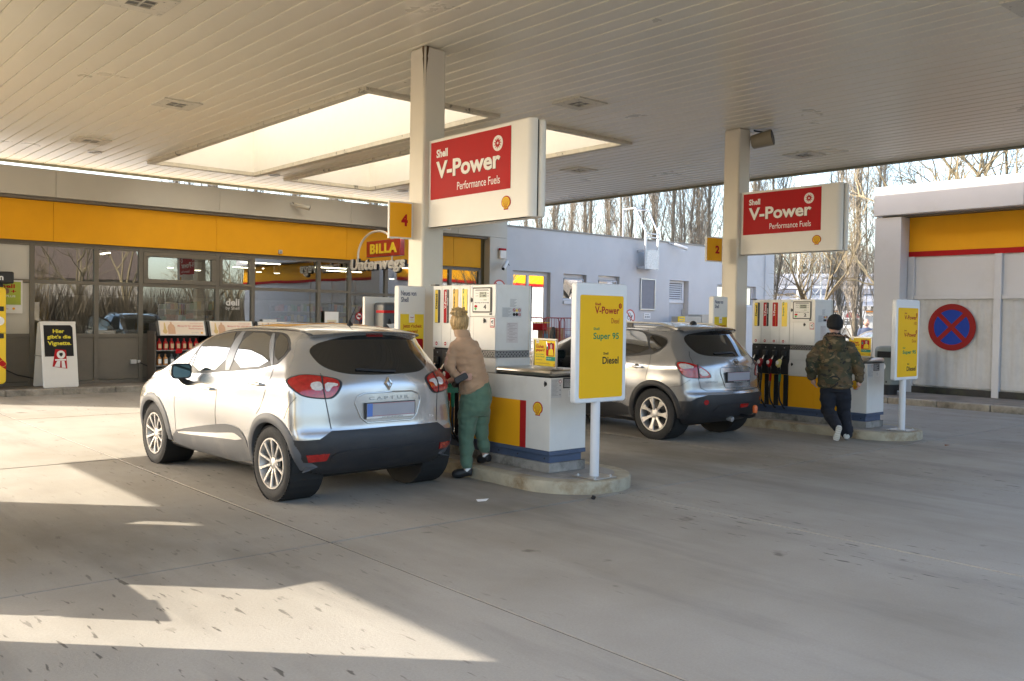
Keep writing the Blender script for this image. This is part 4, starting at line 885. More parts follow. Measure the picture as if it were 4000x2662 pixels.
def price_board(ox, oy, rows, label):
    t = thing('fuel_name_board', label, 'sign', (ox+6.33, oy+6.05, .118)); F = FY(ox+5.975, oy+5.985, .84); W, H = .70, 1.135
    MB().fpoly(F, rrect(0, W, 0, H, .03, 5), -.07, 0).build('casing', mat('board_white', (.76, .76, .76), .4, var=.02), t, bevel=.012, segs=3)
    MB().fpoly(F, rrect(.05, W-.055, .045, H-.115, .02, 5), .0005, .003).build('yellow_face', YELLOW, t)
    for s, u0, u1, v0, v1, m, bo in rows: text('lettering', s, F, u0, u1, v0, v1, .004, m, t, bo)
    for v in ((.955,) if len(rows) < 8 else (.955, .71)):
        MB().fpoly(F, circ(.598, v-.03, .021, 24, 1.25), .0035, .005).build('small_badge', DRED, t)
        q = MB()
        for i in range(10): a = 2*math.pi*i/10; q.fpoly(F, [(.598+.006*math.cos(a-.3), v-.03+.007*math.sin(a-.3)), (.598+.015*math.cos(a), v-.03+.019*math.sin(a)), (.598+.006*math.cos(a+.3), v-.03+.007*math.sin(a+.3))], .0055, .0065)
        q.build('small_star', YELLOW, t)
    MB().cyl((ox+6.30, oy+6.03, .13), (ox+6.30, oy+6.03, .85), .045, n=24).build('post', mat('post_white', (.72, .72, .73), .4, var=.02), t, smooth=True)
    MB().box(ox+6.15, ox+6.45, oy+5.88, oy+6.18, .119, .131).build('base_plate', ALU, t, bevel=.003)
    for a in (-.11, .11):
        for c in (-.11, .11): MB().cyl((ox+6.30+a, oy+6.03+c, .131), (ox+6.30+a, oy+6.03+c, .146), .012, n=6).build('bolt', GALV, t)
    return t
S = 'Shell'
price_board(0, 0, [(S, .245, .325, .925, .950, DRED, .025), ('V-Power', .245, .585, .845, .915, DRED, .02), ('Diesel', .475, .585, .755, .805, DRED, .0), (S, .23, .31, .69, .715, GREEN, .02), ('Super 95', .23, .585, .585, .665, GREEN, .02), (S, .37, .44, .455, .478, INK, .025), ('Diesel', .36, .585, .365, .435, INK, .022)], 'tall white and yellow fuel name board on a post at the near island tip')
price_board(6.345, .06, [(S, .23, .30, .935, .955, DRED, .025), ('V-Power', .23, .60, .855, .915, DRED, .02), ('100', .52, .60, .78, .825, DRED, -.005), (S, .23, .30, .69, .71, DRED, .025), ('V-Power', .23, .60, .61, .67, DRED, .02), ('Diesel', .47, .60, .53, .575, DRED, .0), (S, .20, .27, .445, .465, GREEN, .02), ('Super 95', .20, .60, .355, .42, GREEN, .03), (S, .34, .40, .215, .235, INK, .025), ('Diesel', .33, .60, .125, .19, INK, .022)], 'narrow looking white and yellow fuel name board on the farther island at right')
# flag sign with an arch above the shop door
t = thing('flag_sign', 'red box sign with yellow letters under a curved arch projecting from the shop', 'sign', (12.05, SY, 2.8)); F = FX(12.05, 20.2, 2.75); BX = mat('box_sign_red', (.36, .02, .03), .12, var=.05, coat=.6)
MB().fbox(F, .72, 2.22, .33, .73, -.13, .0).build('box', BX, t, bevel=.01)
b = MB(); add_text(b, F, 'BILLA', .92, 2.08, .41, .65, .02, .03, 1.12, depth=.02); b.build('box_letters', mat('letter_yellow', (.85, .65, .05), .3), t)
b = MB(); add_text(b, F, 'Unterwegs', .02, 2.44, -.06, .31, .05, .03, 1.06, depth=.03, shear=.12); b.build('white_letters', WHITE, t)
P = []
for k in range(19):
    a = rad(188-150*k/18); P.append(F.p(1.16+.86*math.cos(a), .38+.585*math.sin(a), -.02))
MB().tube(P, .028, 8).build('arch', WHITE, t, smooth=True)
b = MB(); b.tube([F.p(.30, .05, -.05), F.p(.31, .30, -.05)], .02, 6); b.tube([F.p(1.78, .05, -.05), F.p(1.84, .76, -.05)], .02, 6); b.build('support_rod', WHITE, t)
b = MB(); add_text(b, F, 'Unterwegs', .0, 2.46, -.09, .32, .0, .06, 1.06, depth=.03, shear=.12); b.build('letter_backing', BLACK, t)
# ------------------------------------------------------------------ windscreen station on the near island
t = thing('cleaning_station', 'dark windscreen cleaning dispenser with red belt on white backboard', 'dispenser', (6.9, 10.6, .12))
MB().box(6.58, 7.12, 10.66, 10.72, .13, 1.895).build('backboard', WHITE, t, bevel=.008)
MB().box(6.70, 7.13, 10.36, 10.655, 1.15, 1.82).build('body', mat('dispenser_grey', (.055, .06, .068), .38, var=.04), t, bevel=.05, segs=4)
b = MB(); b.box(6.697, 7.133, 10.357, 10.56, 1.675, 1.712); b.build('red_belt', RED, t, bevel=.004)
FD = FY(6.70, 10.356, 1.2); b = MB(); b.fpoly(FD, circ(.30, .585, .014, 14), 0, .004); b.fpoly(FD, circ(.30, .255, .014, 14), 0, .004); b.build('orange_button', mat('button_orange', (.7, .3, .03), .4), t)
b = MB(); b.fpoly(FD, [(.05, .30), (.12, .30), (.09, .40), (.07, .40)], .0005, .003); b.build('slot', DARK, t); MB().fpoly(FD, circ(.30, .545, .006, 10), .0, .003).build('keyhole', DARK, t)
b = MB(); rr = random.Random(4); vs = []; fs = []
for j in range(9):
    for i in range(7):
        vs.append((6.72+.05*i+.025*j*.7+rr.uniform(-.02, .02), 10.33-.02*math.sin(i*1.3+j)-.012*j+rr.uniform(-.015, .015), 1.53-.045*j-(.02*i*(j > 1))+rr.uniform(-.012, .012)))
for j in range(8):
    for i in range(6): fs.append((j*7+i, j*7+i+1, j*7+i+8, j*7+i+7))
b.add(vs, fs); t2 = tag(b.build('paper_towel', PAPER, None, smooth=True), 'crumpled white paper towel pulled out of the dark dispenser', 'paper towel')
# ------------------------------------------------------------------ things standing in front of the shop
# board for motorway stickers
t = thing('a_board', 'white A-shaped pavement board with black panel and yellow lettering', 'sign', (5.05, 19.6, .12))
d = Vector((.985, .17, 0)).normalized(); lean = .12
F = Frame((4.70, 19.40, .121), d, Vector((-.02, lean, .99))); MB().fpoly(F, rrect(0, .69, 0, 1.30, .03), -.02, 0).build('front_board', WHITE, t, bevel=.008)
Fb = Frame((4.66, 20.0, .121), d, Vector((.02, -.16, .98))); MB().fpoly(Fb, rrect(0, .66, 0, 1.30, .03), -.02, 0).build('rear_board', WHITE, t)
MB().fbox(F, -.005, .695, 1.27, 1.32, -.07, .004).build('top_cap', WHITE, t, bevel=.012); MB().cyl((4.68, 19.44, .75), (4.66, 19.93, .75), .006, n=6).build('brace', ALU, t)
MB().fpoly(F, [(.055, .62), (.62, .62), (.62, 1.20), (.58, 1.245), (.055, 1.245)], .0005, .004).build('black_panel', INK, t)
YP = mat('yellow_print', (.78, .66, .03), .5)
text('lettering', 'Hier', F, .23, .455, 1.085, 1.165, .0045, YP, t, .03); text('lettering', "gibt's die", F, .115, .575, .955, 1.05, .0045, YP, t, .03); text('lettering', 'Vignette.', F, .12, .58, .82, .925, .0045, YP, t, .03)
MB().fpoly(F, [(.19, .42), (.475, .37), (.47, .745), (.26, .765)], .0045, .007).build('red_trapezoid', RED, t); MB().fpoly(F, circ(.365, .655, .082, 28), .0075, .009).build('white_disc', PAPER, t)
q = MB(); q.fpoly(F, [(.335, .69), (.395, .69), (.40, .65), (.365, .61), (.33, .65)], .0092, .0105); q.build('crest', INK, t)
q = MB(); q.fbox(F, .245, .46, .535, .565, .0075, .009); q.fpoly(F, [(.285, .53), (.345, .53), (.33, .405), (.225, .42)], .0075, .009); q.fpoly(F, [(.37, .53), (.425, .53), (.445, .385), (.37, .395)], .0075, .009); q.build('motorway_pictogram', PAPER, t)
# yellow vending cabinet cut by the left picture edge
t = thing('vending_cabinet', 'yellow cabinet with black top cut off by the left picture edge', 'cabinet', (3.8, 19.5, .12)); F = FY(3.25, 19.5, 0)
MB().fpoly(F, rrect(0, .815, .22, 2.08, .08), -.45, 0).build('body', mat('cabinet_yellow', (.86, .58, .02), .35, var=.03), t, bevel=.012)
MB().fpoly(F, rrect(-.05, .94, 2.15, 2.38, .03), -.55, .06).build('top_sign', BLACK, t, bevel=.03, segs=3); MB().fbox(F, .05, .77, 2.05, 2.16, -.4, -.05).build('neck', BLACK, t)
text('lettering', 'n', F, .68, .755, 2.21, 2.29, .062, PAPER, t, .03); MB().fbox(F, .0, .815, 1.196, 1.204, .0, .002).build('door_gap', DARK, t)
for v in (1.62, 1.10): MB().fbox(F, .70, .775, v, v+.09, .0005, .012).build('lock', BLACK, t, bevel=.006)
MB().fpoly(F, circ(.70, 1.43, .085, 28), .0005, .002).build('white_disc', PAPER, t); MB().fpoly(F, [(.55, .78), (.70, .75), (.815, .62), (.815, .50), (.70, .58), (.6, .6)], .0005, .002).build('red_shape', RED, t); q = MB(); q.fring(F, .76, .62, .06, .065, .0022, .003, 24); q.build('ring_print', YP, t)
for u in (.15, .65): MB().cyl((3.25+u, 19.72, .118), (3.25+u, 19.72, .219), .03, n=10).build('foot', ALU, t)
o = MB().tube([(4.07, 19.75, .50), (4.35, 19.95, .36), (4.7, 20.1, .27), (5.1, 20.16, .22), (5.5, 20.18, .20)], .012, 6).build('power_cable', BLACK, None, smooth=True); tag(o, 'black cable sagging from the yellow cabinet along the shop wall', 'cable')
t = thing('socket_box', 'small grey outdoor socket low on the shop wall beside the oil rack', 'socket', (6.7, SY, .55)); MB().box(6.62, 6.74, SY-.05, SY+.02, .52, .61).build('housing', LTGREY, t, bevel=.008); MB().box(6.76, 6.82, SY-.06, SY+.02, .54, .60).build('plug', LTGREY, t, bevel=.008); MB().tube([(6.8, SY-.05, .55), (6.95, SY-.1, .47), (7.1, SY-.1, .48)], .01, 6).build('cord', BLACK, t)
# motor oil racks
RK = mat('rack_dark', (.035, .032, .03), .5, var=.1); RKB = mat('rack_brown_side', (.11, .085, .065), .5, var=.06); SIGNC = mat('rack_sign_cream', (.72, .60, .48), .45, var=.03)
AMB = mat('amber_bottle', (.45, .20, .06), .35, var=.1); RB = mat('red_bottle', (.55, .02, .015), .35, var=.08); GB2 = mat('grey_bottle', (.10, .11, .11), .4, var=.08)
def bottle_mb(x, y, z, h, w):
    b = MB(); b.lathe((x, y, z), (0, 0, 1), [(0, 0), (0, w*.46), (h*.02, w*.5), (h*.58, w*.5), (h*.72, w*.40), (h*.80, w*.18), (h*.86, w*.16), (h*.86, w*.2), (h, w*.19), (h, 0)], 12); return b
def rack(x0, label, rows):
    W = .98; t = thing('oil_rack', label, 'display rack', (x0, 19.9, .12)); ya, yb_ = 19.72, 20.16
    MB().box(x0-.20, x0-.17, ya-.02, yb_, .13, 1.24).build('side_panel', RKB, t); MB().box(x0+W-.05, x0+W-.02, ya-.02, yb_, .13, 1.24).build('side_panel', RKB, t); MB().box(x0-.169, x0+W-.051, yb_-.03, yb_, .13, 1.40).build('back_panel', RK, t)
    for z in (.16, .50, .83): MB().box(x0-.169, x0+W-.051, ya, yb_-.031, z-.02, z).build('shelf', mat('shelf_grey', (.25, .24, .23), .45), t)
    b = MB(); b.add([(x0-.17, ya-.10, 1.14), (x0+W-.05, ya-.10, 1.14), (x0+W-.05, ya+.02, 1.46), (x0-.17, ya+.02, 1.46), (x0-.17, yb_, 1.20), (x0+W-.05, yb_, 1.20)], [(0, 1, 2, 3), (3, 2, 5, 4), (0, 3, 4), (1, 5, 2), (0, 4, 5, 1)]); b.build('hood', RK, t)
    up = Vector((0, .12, .32)).normalized(); F = Frame((x0-.0, ya-.103, 1.15), (1, 0, 0), up)
    MB().fbox(F, -.12, .88, .0, .335, .0, .008).build('sign_frame', ALU, t); MB().fbox(F, -.10, .86, .02, .315, .0085, .011).build('sign_face', SIGNC, t)
    q = MB(); q.fpoly(F, [(.06, .03), (.22, .03), (.22, .18), (.20, .23), (.16, .26), (.16, .30), (.12, .30), (.12, .26), (.08, .23), (.06, .18)], .0112, .0125); q.build('printed_bottle', mat('print_amber', (.55, .33, .20), .5), t); q = MB(); q.fpoly(F, circ(.0, .09, .05, 20, 1.1), .0112, .012); q.fpoly(F, [(-.03, .12), (.03, .12), (.01, .29), (-.01, .29)], .0112, .0118); q.build('printed_drop', mat('print_gold', (.60, .42, .16), .5), t)
    RP = mat('faded_red_print', (.55, .14, .12), .5)
    text('lettering', 'Shell Helix Ultra', F, .56, .84, .262, .285, .0115, RP, t, .0); text('lettering', 'Motoröl für ultimative', F, .28, .84, .195, .235, .0115, RP, t, .015); text('lettering', 'Performance', F, .52, .84, .135, .175, .0115, RP, t, .015); text('lettering', 'GO WELL', F, .57, .74, .045, .068, .0115, GREYT, t, .0)
    MB().fpoly(F, circ(.80, .055, .022, 18), .0112, .0125).build('printed_emblem', ORANGE, t)
    for z, kinds in rows:
        for i, (m, nm, lb, gp) in enumerate(kinds):
            if m is None: continue
            x = x0-.07+.135*i; tt = thing('oil_bottle', ORD[i]+' bottle from the left: '+lb, 'bottle', (x, ya+.09, z), group=gp)
            bottle_mb(x, ya+.09, z, .25 if m is RB else .24, .10).build('body', m, tt, smooth=True); MB().fbox(FY(x, ya+.09-.052, z), -.034, .034, .04, .135, 0, .003).build('bottle_label', mat('oil_label', (.70, .45, .25), .5) if m is RB else PAPER, tt)
r0 = (RB, 'oil_bottle', 'red one, upper shelf of the left oil rack', 'red oil bottles on the upper shelf'); r1 = (AMB, 'oil_bottle', 'amber one, lower shelf of the left oil rack', 'amber oil bottles on the lower shelf'); r2 = (GB2, 'oil_bottle', 'dark grey one, lower shelf of the left oil rack', 'dark oil bottles on the lower shelf')
rack(7.15, 'brown oil rack with red bottles and slanted cream sign left of the parked car', [(.83, [r0]*7), (.50, [r1, r1, r2, r2, r2])]); rack(8.28, 'second oil rack with slanted cream sign half hidden by the car roof', [])
rack(9.42, 'third oil rack mostly hidden behind the silver car roof', [])
t = thing('price_tag', 'small red price tag on the shelf edge below the red bottles', 'tag', (7.5, 19.7, .8)); MB().fbox(Frame((7.40, 19.715, .76), (1, 0, 0), (.1, -.1, 1)), 0, .14, 0, .09, 0, .004).build('card', RED, t)
# yellow wheeled shield near the door
t = thing('shield_board', 'small yellow board with red lettering and black handle by the shop door', 'sign', (13.5, 19.8, .12)); F = FY(13.22, 19.75, 0)
MB().fpoly(F, rrect(0, .42, .35, 1.42, .06), -.05, 0).build('body', BRIGHT, t, bevel=.01); text('lettering', 'Shell', F, .06, .32, 1.14, 1.25, .002, RED, t, .04); MB().fpoly(F, rrect(.15, .28, 1.36, 1.39, .012), .0005, .003).build('grip_hole', BLACK, t)
MB().tube([F.p(-.04, 1.1, -.08), F.p(-.05, 1.45, -.08), F.p(0, 1.54, -.08), F.p(.2, 1.55, -.08), F.p(.42, 1.54, -.08), F.p(.46, 1.4, -.08)], .014, 6).build('handle', BLACK, t); b = MB(); b.fbox(F, .02, .4, .118, .349, -.045, -.005); b.build('foot', BLACK, t)
# bottles along the shop window sill
nb_ = [0, 0]; rr = random.Random(11); cols = [(.10, .25, .45), (.35, .38, .40), (.15, .35, .45), (.45, .28, .08), (.4, .1, .04), (.2, .3, .12), (.5, .45, .35), (.3, .12, .05)]
for i in range(26):
    x = 7.2+.165*i
    if 8.45 < x < 8.7: continue
    c = cols[rr.randrange(4) if x < 8.2 else rr.randrange(3, 8)]; m = mat('bottle_%d_colour' % cols.index(c), c, .25, var=.1)
    h = .17 if x < 8.3 else .27
    o = bottle_mb(x, 21.62, 1.22, h, .075).build('shop_bottle', m, None, smooth=True); tag(o, (ORD[nb_[0]]+' short can from the left behind the shop window' if x < 8.2 else ORD[nb_[1]]+' tall bottle from the left behind the window lettering'), 'bottle', 'bottles and cans behind the shop window'); nb_[0 if x < 8.2 else 1] += 1
t = thing('blue_carton', 'bright blue carton standing behind the shop window beside bottles', 'carton', (8.3, 21.6, 1.22)); MB().box(8.32, 8.55, 21.53, 21.65, 1.222, 1.50).build('carton', mat('carton_blue', (.05, .25, .42), .5), t)
for k, (x, z) in enumerate(((12.4, .13), (14.2, .13), (9.0, .13))):
    t = thing('shop_shelf', ['stocked shelf unit deep inside the shop left of the door', 'stocked shelf unit inside the shop behind the door', 'long stocked shelf inside the shop behind the oil racks'][k], 'shelf', (x, 25, z)); MB().box(x, x+1.6, 25.4, 25.5, z, 1.9).build('back_panel', RK, t)
    for j in range(5):
        zz = .3+.36*j; MB().box(x, x+1.6, 25.0, 25.399, zz-.03, zz).build('shelf_board', mat('shelf_pale', (.4, .39, .37), .5), t); q = MB()
        for i in range(14): q.cur = rr.randrange(5); h = rr.uniform(.14, .27); q.box(x+.05+.107*i, x+.14+.107*i, 25.03, 25.25, zz+.001, zz+h)
        q.build('stock', [mat('stock_%d' % i, c, .5) for i, c in enumerate(((.5, .08, .04), (.55, .4, .05), (.1, .2, .45), (.5, .5, .5), (.08, .3, .1)))], t)
# roll cages with drinks
def cage(x0, x1, y0, y1, label, group):
    t = thing('roll_cage', label, 'roll cage', (x0, y0, .12)); CR = mat('cage_red', (.32, .03, .025), .4, var=.15); z0, z1 = .30, 1.66
    for y in (y0, y1):
        MB().tube([(x0, y, z0), (x0, y, z1-.1), (x0+.03, y, z1-.02), (x0+.1, y, z1), (x1-.1, y, z1), (x1-.03, y, z1-.03), (x1, y, z1-.12), (x1, y, z0)], .016, 6).build('frame_tube', CR, t, smooth=True)
        for k in range(1, 6): x = x0+(x1-x0)*k/6; MB().cyl((x, y, z0), (x, y, z1), .006, n=5).build('wire', CR, t)
        for z in (.75, 1.05, 1.35): MB().cyl((x0, y, z), (x1, y, z), .006, n=5).build('wire', CR, t)
    for x in (x0, x1):
        for z in (.5, .9, 1.3): MB().cyl((x, y0, z), (x, y1, z), .008, n=5).build('wire', CR, t)
    MB().box(x0, x1, y0, y1, .26, .30).build('base', CR, t); MB().box(x0+.02, x1-.02, y0+.02, y1-.02, .95, .965).build('shelf', CR, t)
    for x in (x0+.06, x1-.06):
        for y in (y0+.06, y1-.06): MB().cyl((x-.02, y, .16), (x+.02, y, .16), .06, n=14).build('castor', BLACK, t)
    return t
cage(17.66, 18.28, 19.0, 19.65, 'red wire roll cage with crates beside the pump at left', 'red roll cages by the annex'); cage(18.32, 19.14, 19.0, 19.65, 'red wire roll cage with bottles right of the other cage', 'red roll cages by the annex')
CB = mat('cardboard', (.38, .20, .09), .8, var=.12)
for (a, c, z, h, l) in ((17.9, 18.22, .97, .42, 'cardboard box in the left red roll cage'), (18.36, 18.62, .97, .40, 'cardboard box in the right red roll cage, upper'), (18.40, 18.9, .31, .35, 'cardboard box on the floor of the right roll cage')):
    t = thing('cardboard_box', l, 'box', (a, 19.2, z)); MB().box(a, c, 19.15, 19.5, z, z+h).build('carton', CB, t, bevel=.005); MB().box((a+c)/2-.03, (a+c)/2+.03, 19.148, 19.502, z+h*.55, z+h+.001).build('tape', mat('tape', (.45, .28, .14), .4), t)
t = thing('bottle_crate', 'yellow and red bottle crate in the left roll cage', 'crate', (17.7, 19.2, 1.3)); MB().box(17.69, 17.9, 19.1, 19.5, 1.30, 1.50).build('crate', RED, t, bevel=.006); MB().box(17.69, 18.0, 19.1, 19.5, 1.505, 1.53).build('rim', BRIGHT, t)
for i in range(9):
    o = bottle_mb(18.68+.052*i if i < 8 else 18.66, 19.1, .97, .22, .045).build('drink_bottle', mat('drink_blue', (.25, .30, .42), .3), None, smooth=True); tag(o, ORD[i]+' small blue drink bottle from the left in the right roll cage', 'bottle', 'drink bottles in the roll cage')
for i in range(4):
    o = bottle_mb(17.70+.05*i, 19.05, .97, .30, .05).build('drink_bottle', mat('drink_teal', (.12, .25, .28), .3), None, smooth=True); tag(o, ORD[i]+' teal drink bottle from the left in the left roll cage', 'bottle', 'teal bottles in the roll cage')
# grey bins / salt boxes behind the second car
for k, (a, c, h, l) in enumerate(((24.45, 25.33, 1.78, 'low beige metal cabinet with yellow notice behind the grey car roof'), (25.36, 26.6, 1.86, 'taller beige metal cabinet right of the one with yellow notice'))):
    t = thing('metal_cabinet', l, 'cabinet', (a, 19.6, .1)); MB().box(a, c, 19.3, 19.9, .10, h).build('body', mat('cabinet_beige', (.42, .39, .33), .5), t, bevel=.015)
    if k == 0:
        MB().box(24.12, 24.448, 19.32, 19.36, 1.2, 1.78).build('yellow_notice', BRIGHT, t); q = MB(); [q.box(24.17, 24.40-.03*(i % 2), 19.312, 19.318, 1.70-.08*i, 1.725-.08*i) for i in range(5)]; q.build('notice_print', GREYT, t)
        for x in (24.55, 24.95): MB().tube([(x, 19.28, 1.35), (x, 19.28, 1.47), (x+.04, 19.28, 1.5), (x+.26, 19.28, 1.5), (x+.3, 19.28, 1.47), (x+.3, 19.28, 1.35)], .012, 6).build('handle', BLACK, t)
# ------------------------------------------------------------------ small litter on the ground
o = MB().add([(5.02, 6.22, .004), (5.09, 6.19, .006), (5.14, 6.21, .02), (5.10, 6.25, .004), (5.04, 6.27, .014)], [(0, 1, 2, 4), (2, 3, 4)]).build('litter', PAPER); tag(o, 'torn white paper scrap on the concrete near the kerb', 'litter')
o = MB().cyl((5.94, 5.70, .0), (5.95, 5.69, .03), .022, .018, 8).build('litter', INK); tag(o, 'small dark bottle cap on the ground by the island tip', 'litter')
o = MB().add([(12.35, 5.35, .004), (12.42, 5.32, .015), (12.47, 5.34, .004), (12.41, 5.38, .02)], [(0, 1, 3), (1, 2, 3)]).build('dry_leaf', mat('dry_leaf', (.25, .10, .04), .8)); tag(o, 'single brown dry leaf on the forecourt at right', 'leaf')
# ------------------------------------------------------------------ cars
from mathutils.geometry import delaunay_2d_cdt
def lut(tab):
    xs = [p[0] for p in tab]; ys = [p[1] for p in tab]; n = len(tab); sl = []
    for i in range(n):
        if i == 0: sl.append((ys[1]-ys[0])/(xs[1]-xs[0]))
        elif i == n-1: sl.append((ys[-1]-ys[-2])/(xs[-1]-xs[-2]))
        else:
            a = (ys[i]-ys[i-1])/(xs[i]-xs[i-1]); b = (ys[i+1]-ys[i])/(xs[i+1]-xs[i]); sl.append(0 if a*b <= 0 else 2*a*b/(a+b))
    def f(x):
        if x <= xs[0]: return ys[0]
        if x >= xs[-1]: return ys[-1]
        for i in range(n-1):
            if x <= xs[i+1]:
                h = xs[i+1]-xs[i]; t = (x-xs[i])/h
                return (1+2*t)*(1-t)**2*ys[i]+t*(1-t)**2*h*sl[i]+t*t*(3-2*t)*ys[i+1]+t*t*(t-1)*h*sl[i+1]
    return f
class Car:
    def __init__(s, **k): s.__dict__.update(k)
    def surf(s, a, b, c):
        t = (b+1)/2; h = (c+1)/2; y = s.ymin+t*(s.ymax-s.ymin)
        for _ in range(4):
            zt = s.ztop(y); zb = s.zbot(y); z = zb+h*(zt-zb)
            yr = s.yrear(z)+s.rcorner(z)*abs(a)**s.rpow; yf = s.yfront(z)-s.fcorner*abs(a)**2.6
            y = yr+t*(yf-yr)
        w = s.width(y, z); x = a*w
        z -= s.crown*a*a*h**5
        return (x, y, z)
    def body_mesh(s, res=1.0):
        H = (.889, (s.ymax-s.ymin)/2, .66); r = s.round; vs = []; fs = []; idx = {}
        nx, ny, nz = int(44*res), int(150*res), int(56*res)
        def P(p):
            q = [max(-(H[i]-r), min(H[i]-r, p[i]*H[i])) for i in range(3)]; d = [p[i]*H[i]-q[i] for i in range(3)]; l = math.sqrt(sum(e*e for e in d))
            if l > 1e-9:
                d = [e/l*r for e in d] if l > 1e-6 else d
            n_ = [(q[i]+d[i])/H[i] for i in range(3)]
            return s.surf(*n_)
        def V(i, j, k):
            key = (i, j, k)
            if key not in idx:
                def g(n, m, ax):                       # cluster grid lines towards the rounded edges
                    u = -1+2*n/m; rr = r/H[ax]; e = 6 if ax != 1 else 6
                    if n <= e: return -1+rr*(n/e)
                    if n >= m-e: return 1-rr*((m-n)/e)
                    return -1+rr+(2-2*rr)*(n-e)/(m-2*e)
                idx[key] = len(vs); vs.append(P((g(i, nx, 0), g(j, ny, 1), g(k, nz, 2))))
            return idx[key]
        for j in range(ny):
            for k in range(nz):
                fs.append((V(0, j, k), V(0, j, k+1), V(0, j+1, k+1), V(0, j+1, k))); fs.append((V(nx, j, k), V(nx, j+1, k), V(nx, j+1, k+1), V(nx, j, k+1)))
        for i in range(nx):
            for k in range(nz):
                fs.append((V(i, 0, k), V(i+1, 0, k), V(i+1, 0, k+1), V(i, 0, k+1))); fs.append((V(i, ny, k), V(i, ny, k+1), V(i+1, ny, k+1), V(i+1, ny, k)))
        for i in range(nx):
            for j in range(ny):
                fs.append((V(i, j, nz), V(i+1, j, nz), V(i+1, j+1, nz), V(i, j+1, nz))); fs.append((V(i, j, 0), V(i, j+1, 0), V(i+1, j+1, 0), V(i+1, j, 0)))
        return vs, fs
def bump(x, c, w): return math.exp(-((x-c)/w)**2)
def captur():
    zbelt = lut([(-.6, 1.16), (.2, 1.13), (1.2, 1.06), (2.3, .99), (3.4, .9)])
    zt = lut([(-.62, 1.455), (-.42, 1.492), (-.2, 1.525), (.3, 1.560), (.8, 1.560), (1.25, 1.528), (1.6, 1.462), (2.05, 1.29), (2.55, 1.085), (2.75, 1.055), (3.05, .995), (3.28, .90), (3.42, .78), (3.47, .68)])
    zb = lut([(-.66, .29), (-.4, .24), (.5, .21), (2.2, .21), (3.0, .22), (3.47, .26)])
    yr = lut([(.25, -.54), (.36, -.60), (.46, -.652), (.58, -.655), (.66, -.625), (.80, -.612), (1.0, -.592), (1.10, -.560), (1.18, -.520), (1.32, -.435), (1.44, -.365), (1.50, -.35)])
    yf = lut([(.22, 3.38), (.4, 3.455), (.62, 3.467), (.78, 3.42), (.95, 3.2), (1.1, 3.05)])
    wz = lut([(.20, .79), (.30, .835), (.42, .868), (.56, .884), (.74, .889), (.90, .880)])
    def width(y, z):
        zb_ = zbelt(y); base = wz(min(z, .9))
        if z > zb_-.22:
            t = (z-(zb_-.22))/.22
            if t <= 1: w = .882-.055*t*t
            else:
                k = (z-zb_)/max(.05, 1.53-zb_); w = .827-.085*k-.115*k*k
            base = min(base, w)
        # fenders swell over the wheels, the doors are hollowed low down
        base += .016*bump(y, 0, .36)*bump(z, .72, .26)+.014*bump(y, 2.606, .36)*bump(z, .66, .24)
        base -= .026*bump(y, 1.25, .72)*bump(z, .52, .13)
        base += .012*bump(y, .05, .45)*bump(z, 1.02, .10)
        f = 1.0
        if y > 2.55: f -= .20*((y-2.55)/.92)**2.2
        if y < .25: f -= .055*((.25-y)/.9)**1.7
        if z > zb_: f -= .055*max(0, (.7-y)/1.2)**1.5*min(1, (z-zb_)/.25)
        return base*f
    return Car(ymin=-.655, ymax=3.467, ztop=zt, zbot=zb, yrear=yr, yfront=yf, rcorner=lut([(.3, .17), (.7, .19), (.98, .20), (1.15, .27), (1.3, .28), (1.46, .22)]), rpow=2.7, fcorner=.42, crown=.055, width=width, round=.085)
def qashqai():
    zbelt = lut([(-.7, 1.20), (.2, 1.17), (1.2, 1.10), (2.3, 1.03), (3.4, .95)])
    zt = lut([(-.72, 1.50), (-.5, 1.532), (-.2, 1.565), (.3, 1.60), (.8, 1.61), (1.25, 1.585), (1.65, 1.49), (2.1, 1.31), (2.6, 1.12), (2.8, 1.08), (3.1, 1.02), (3.35, .92), (3.5, .80), (3.55, .70)])
    zb = lut([(-.77, .30), (-.5, .25), (.5, .22), (2.2, .22), (3.0, .23), (3.55, .28)])
    yr = lut([(.27, -.60), (.38, -.69), (.50, -.755), (.62, -.765), (.70, -.73), (.84, -.715), (1.02, -.69), (1.10, -.665), (1.2, -.60), (1.34, -.50), (1.46, -.41), (1.53, -.38)])
    yf = lut([(.24, 3.46), (.42, 3.54), (.64, 3.55), (.8, 3.5), (.97, 3.3), (1.12, 3.1)])
    wz = lut([(.22, .80), (.32, .845), (.44, .872), (.58, .886), (.78, .8915), (.94, .884)])
    def width(y, z):
        zb_ = zbelt(y); base = wz(min(z, .94))
        if z > zb_-.24:
            t = (z-(zb_-.24))/.24
            if t <= 1: w = .886-.05*t*t
            else: k = (z-zb_)/max(.05, 1.58-zb_); w = .836-.11*k-.12*k*k
            base = min(base, w)
        base += .020*bump(y, 0, .40)*bump(z, .78, .26)+.014*bump(y, 2.63, .36)*bump(z, .68, .24)
        base -= .018*bump(y, 1.25, .7)*bump(z, .55, .15)
        base += .014*bump(y, -.05, .5)*bump(z, 1.0, .10)
        f = 1.0
        if y > 2.6: f -= .20*((y-2.6)/.95)**2.2
        if y < .25: f -= .06*((.25-y)/1.0)**1.7
        if z > zb_: f -= .075*max(0, (.7-y)/1.3)**1.5*min(1, (z-zb_)/.25)
        return base*f
    return Car(ymin=-.765, ymax=3.55, ztop=zt, zbot=zb, yrear=yr, yfront=yf, rcorner=lut([(.3, .20), (.7, .23), (1.0, .24), (1.18, .31), (1.35, .31), (1.5, .24)]), rpow=2.6, fcorner=.42, crown=.05, width=width, round=.09)
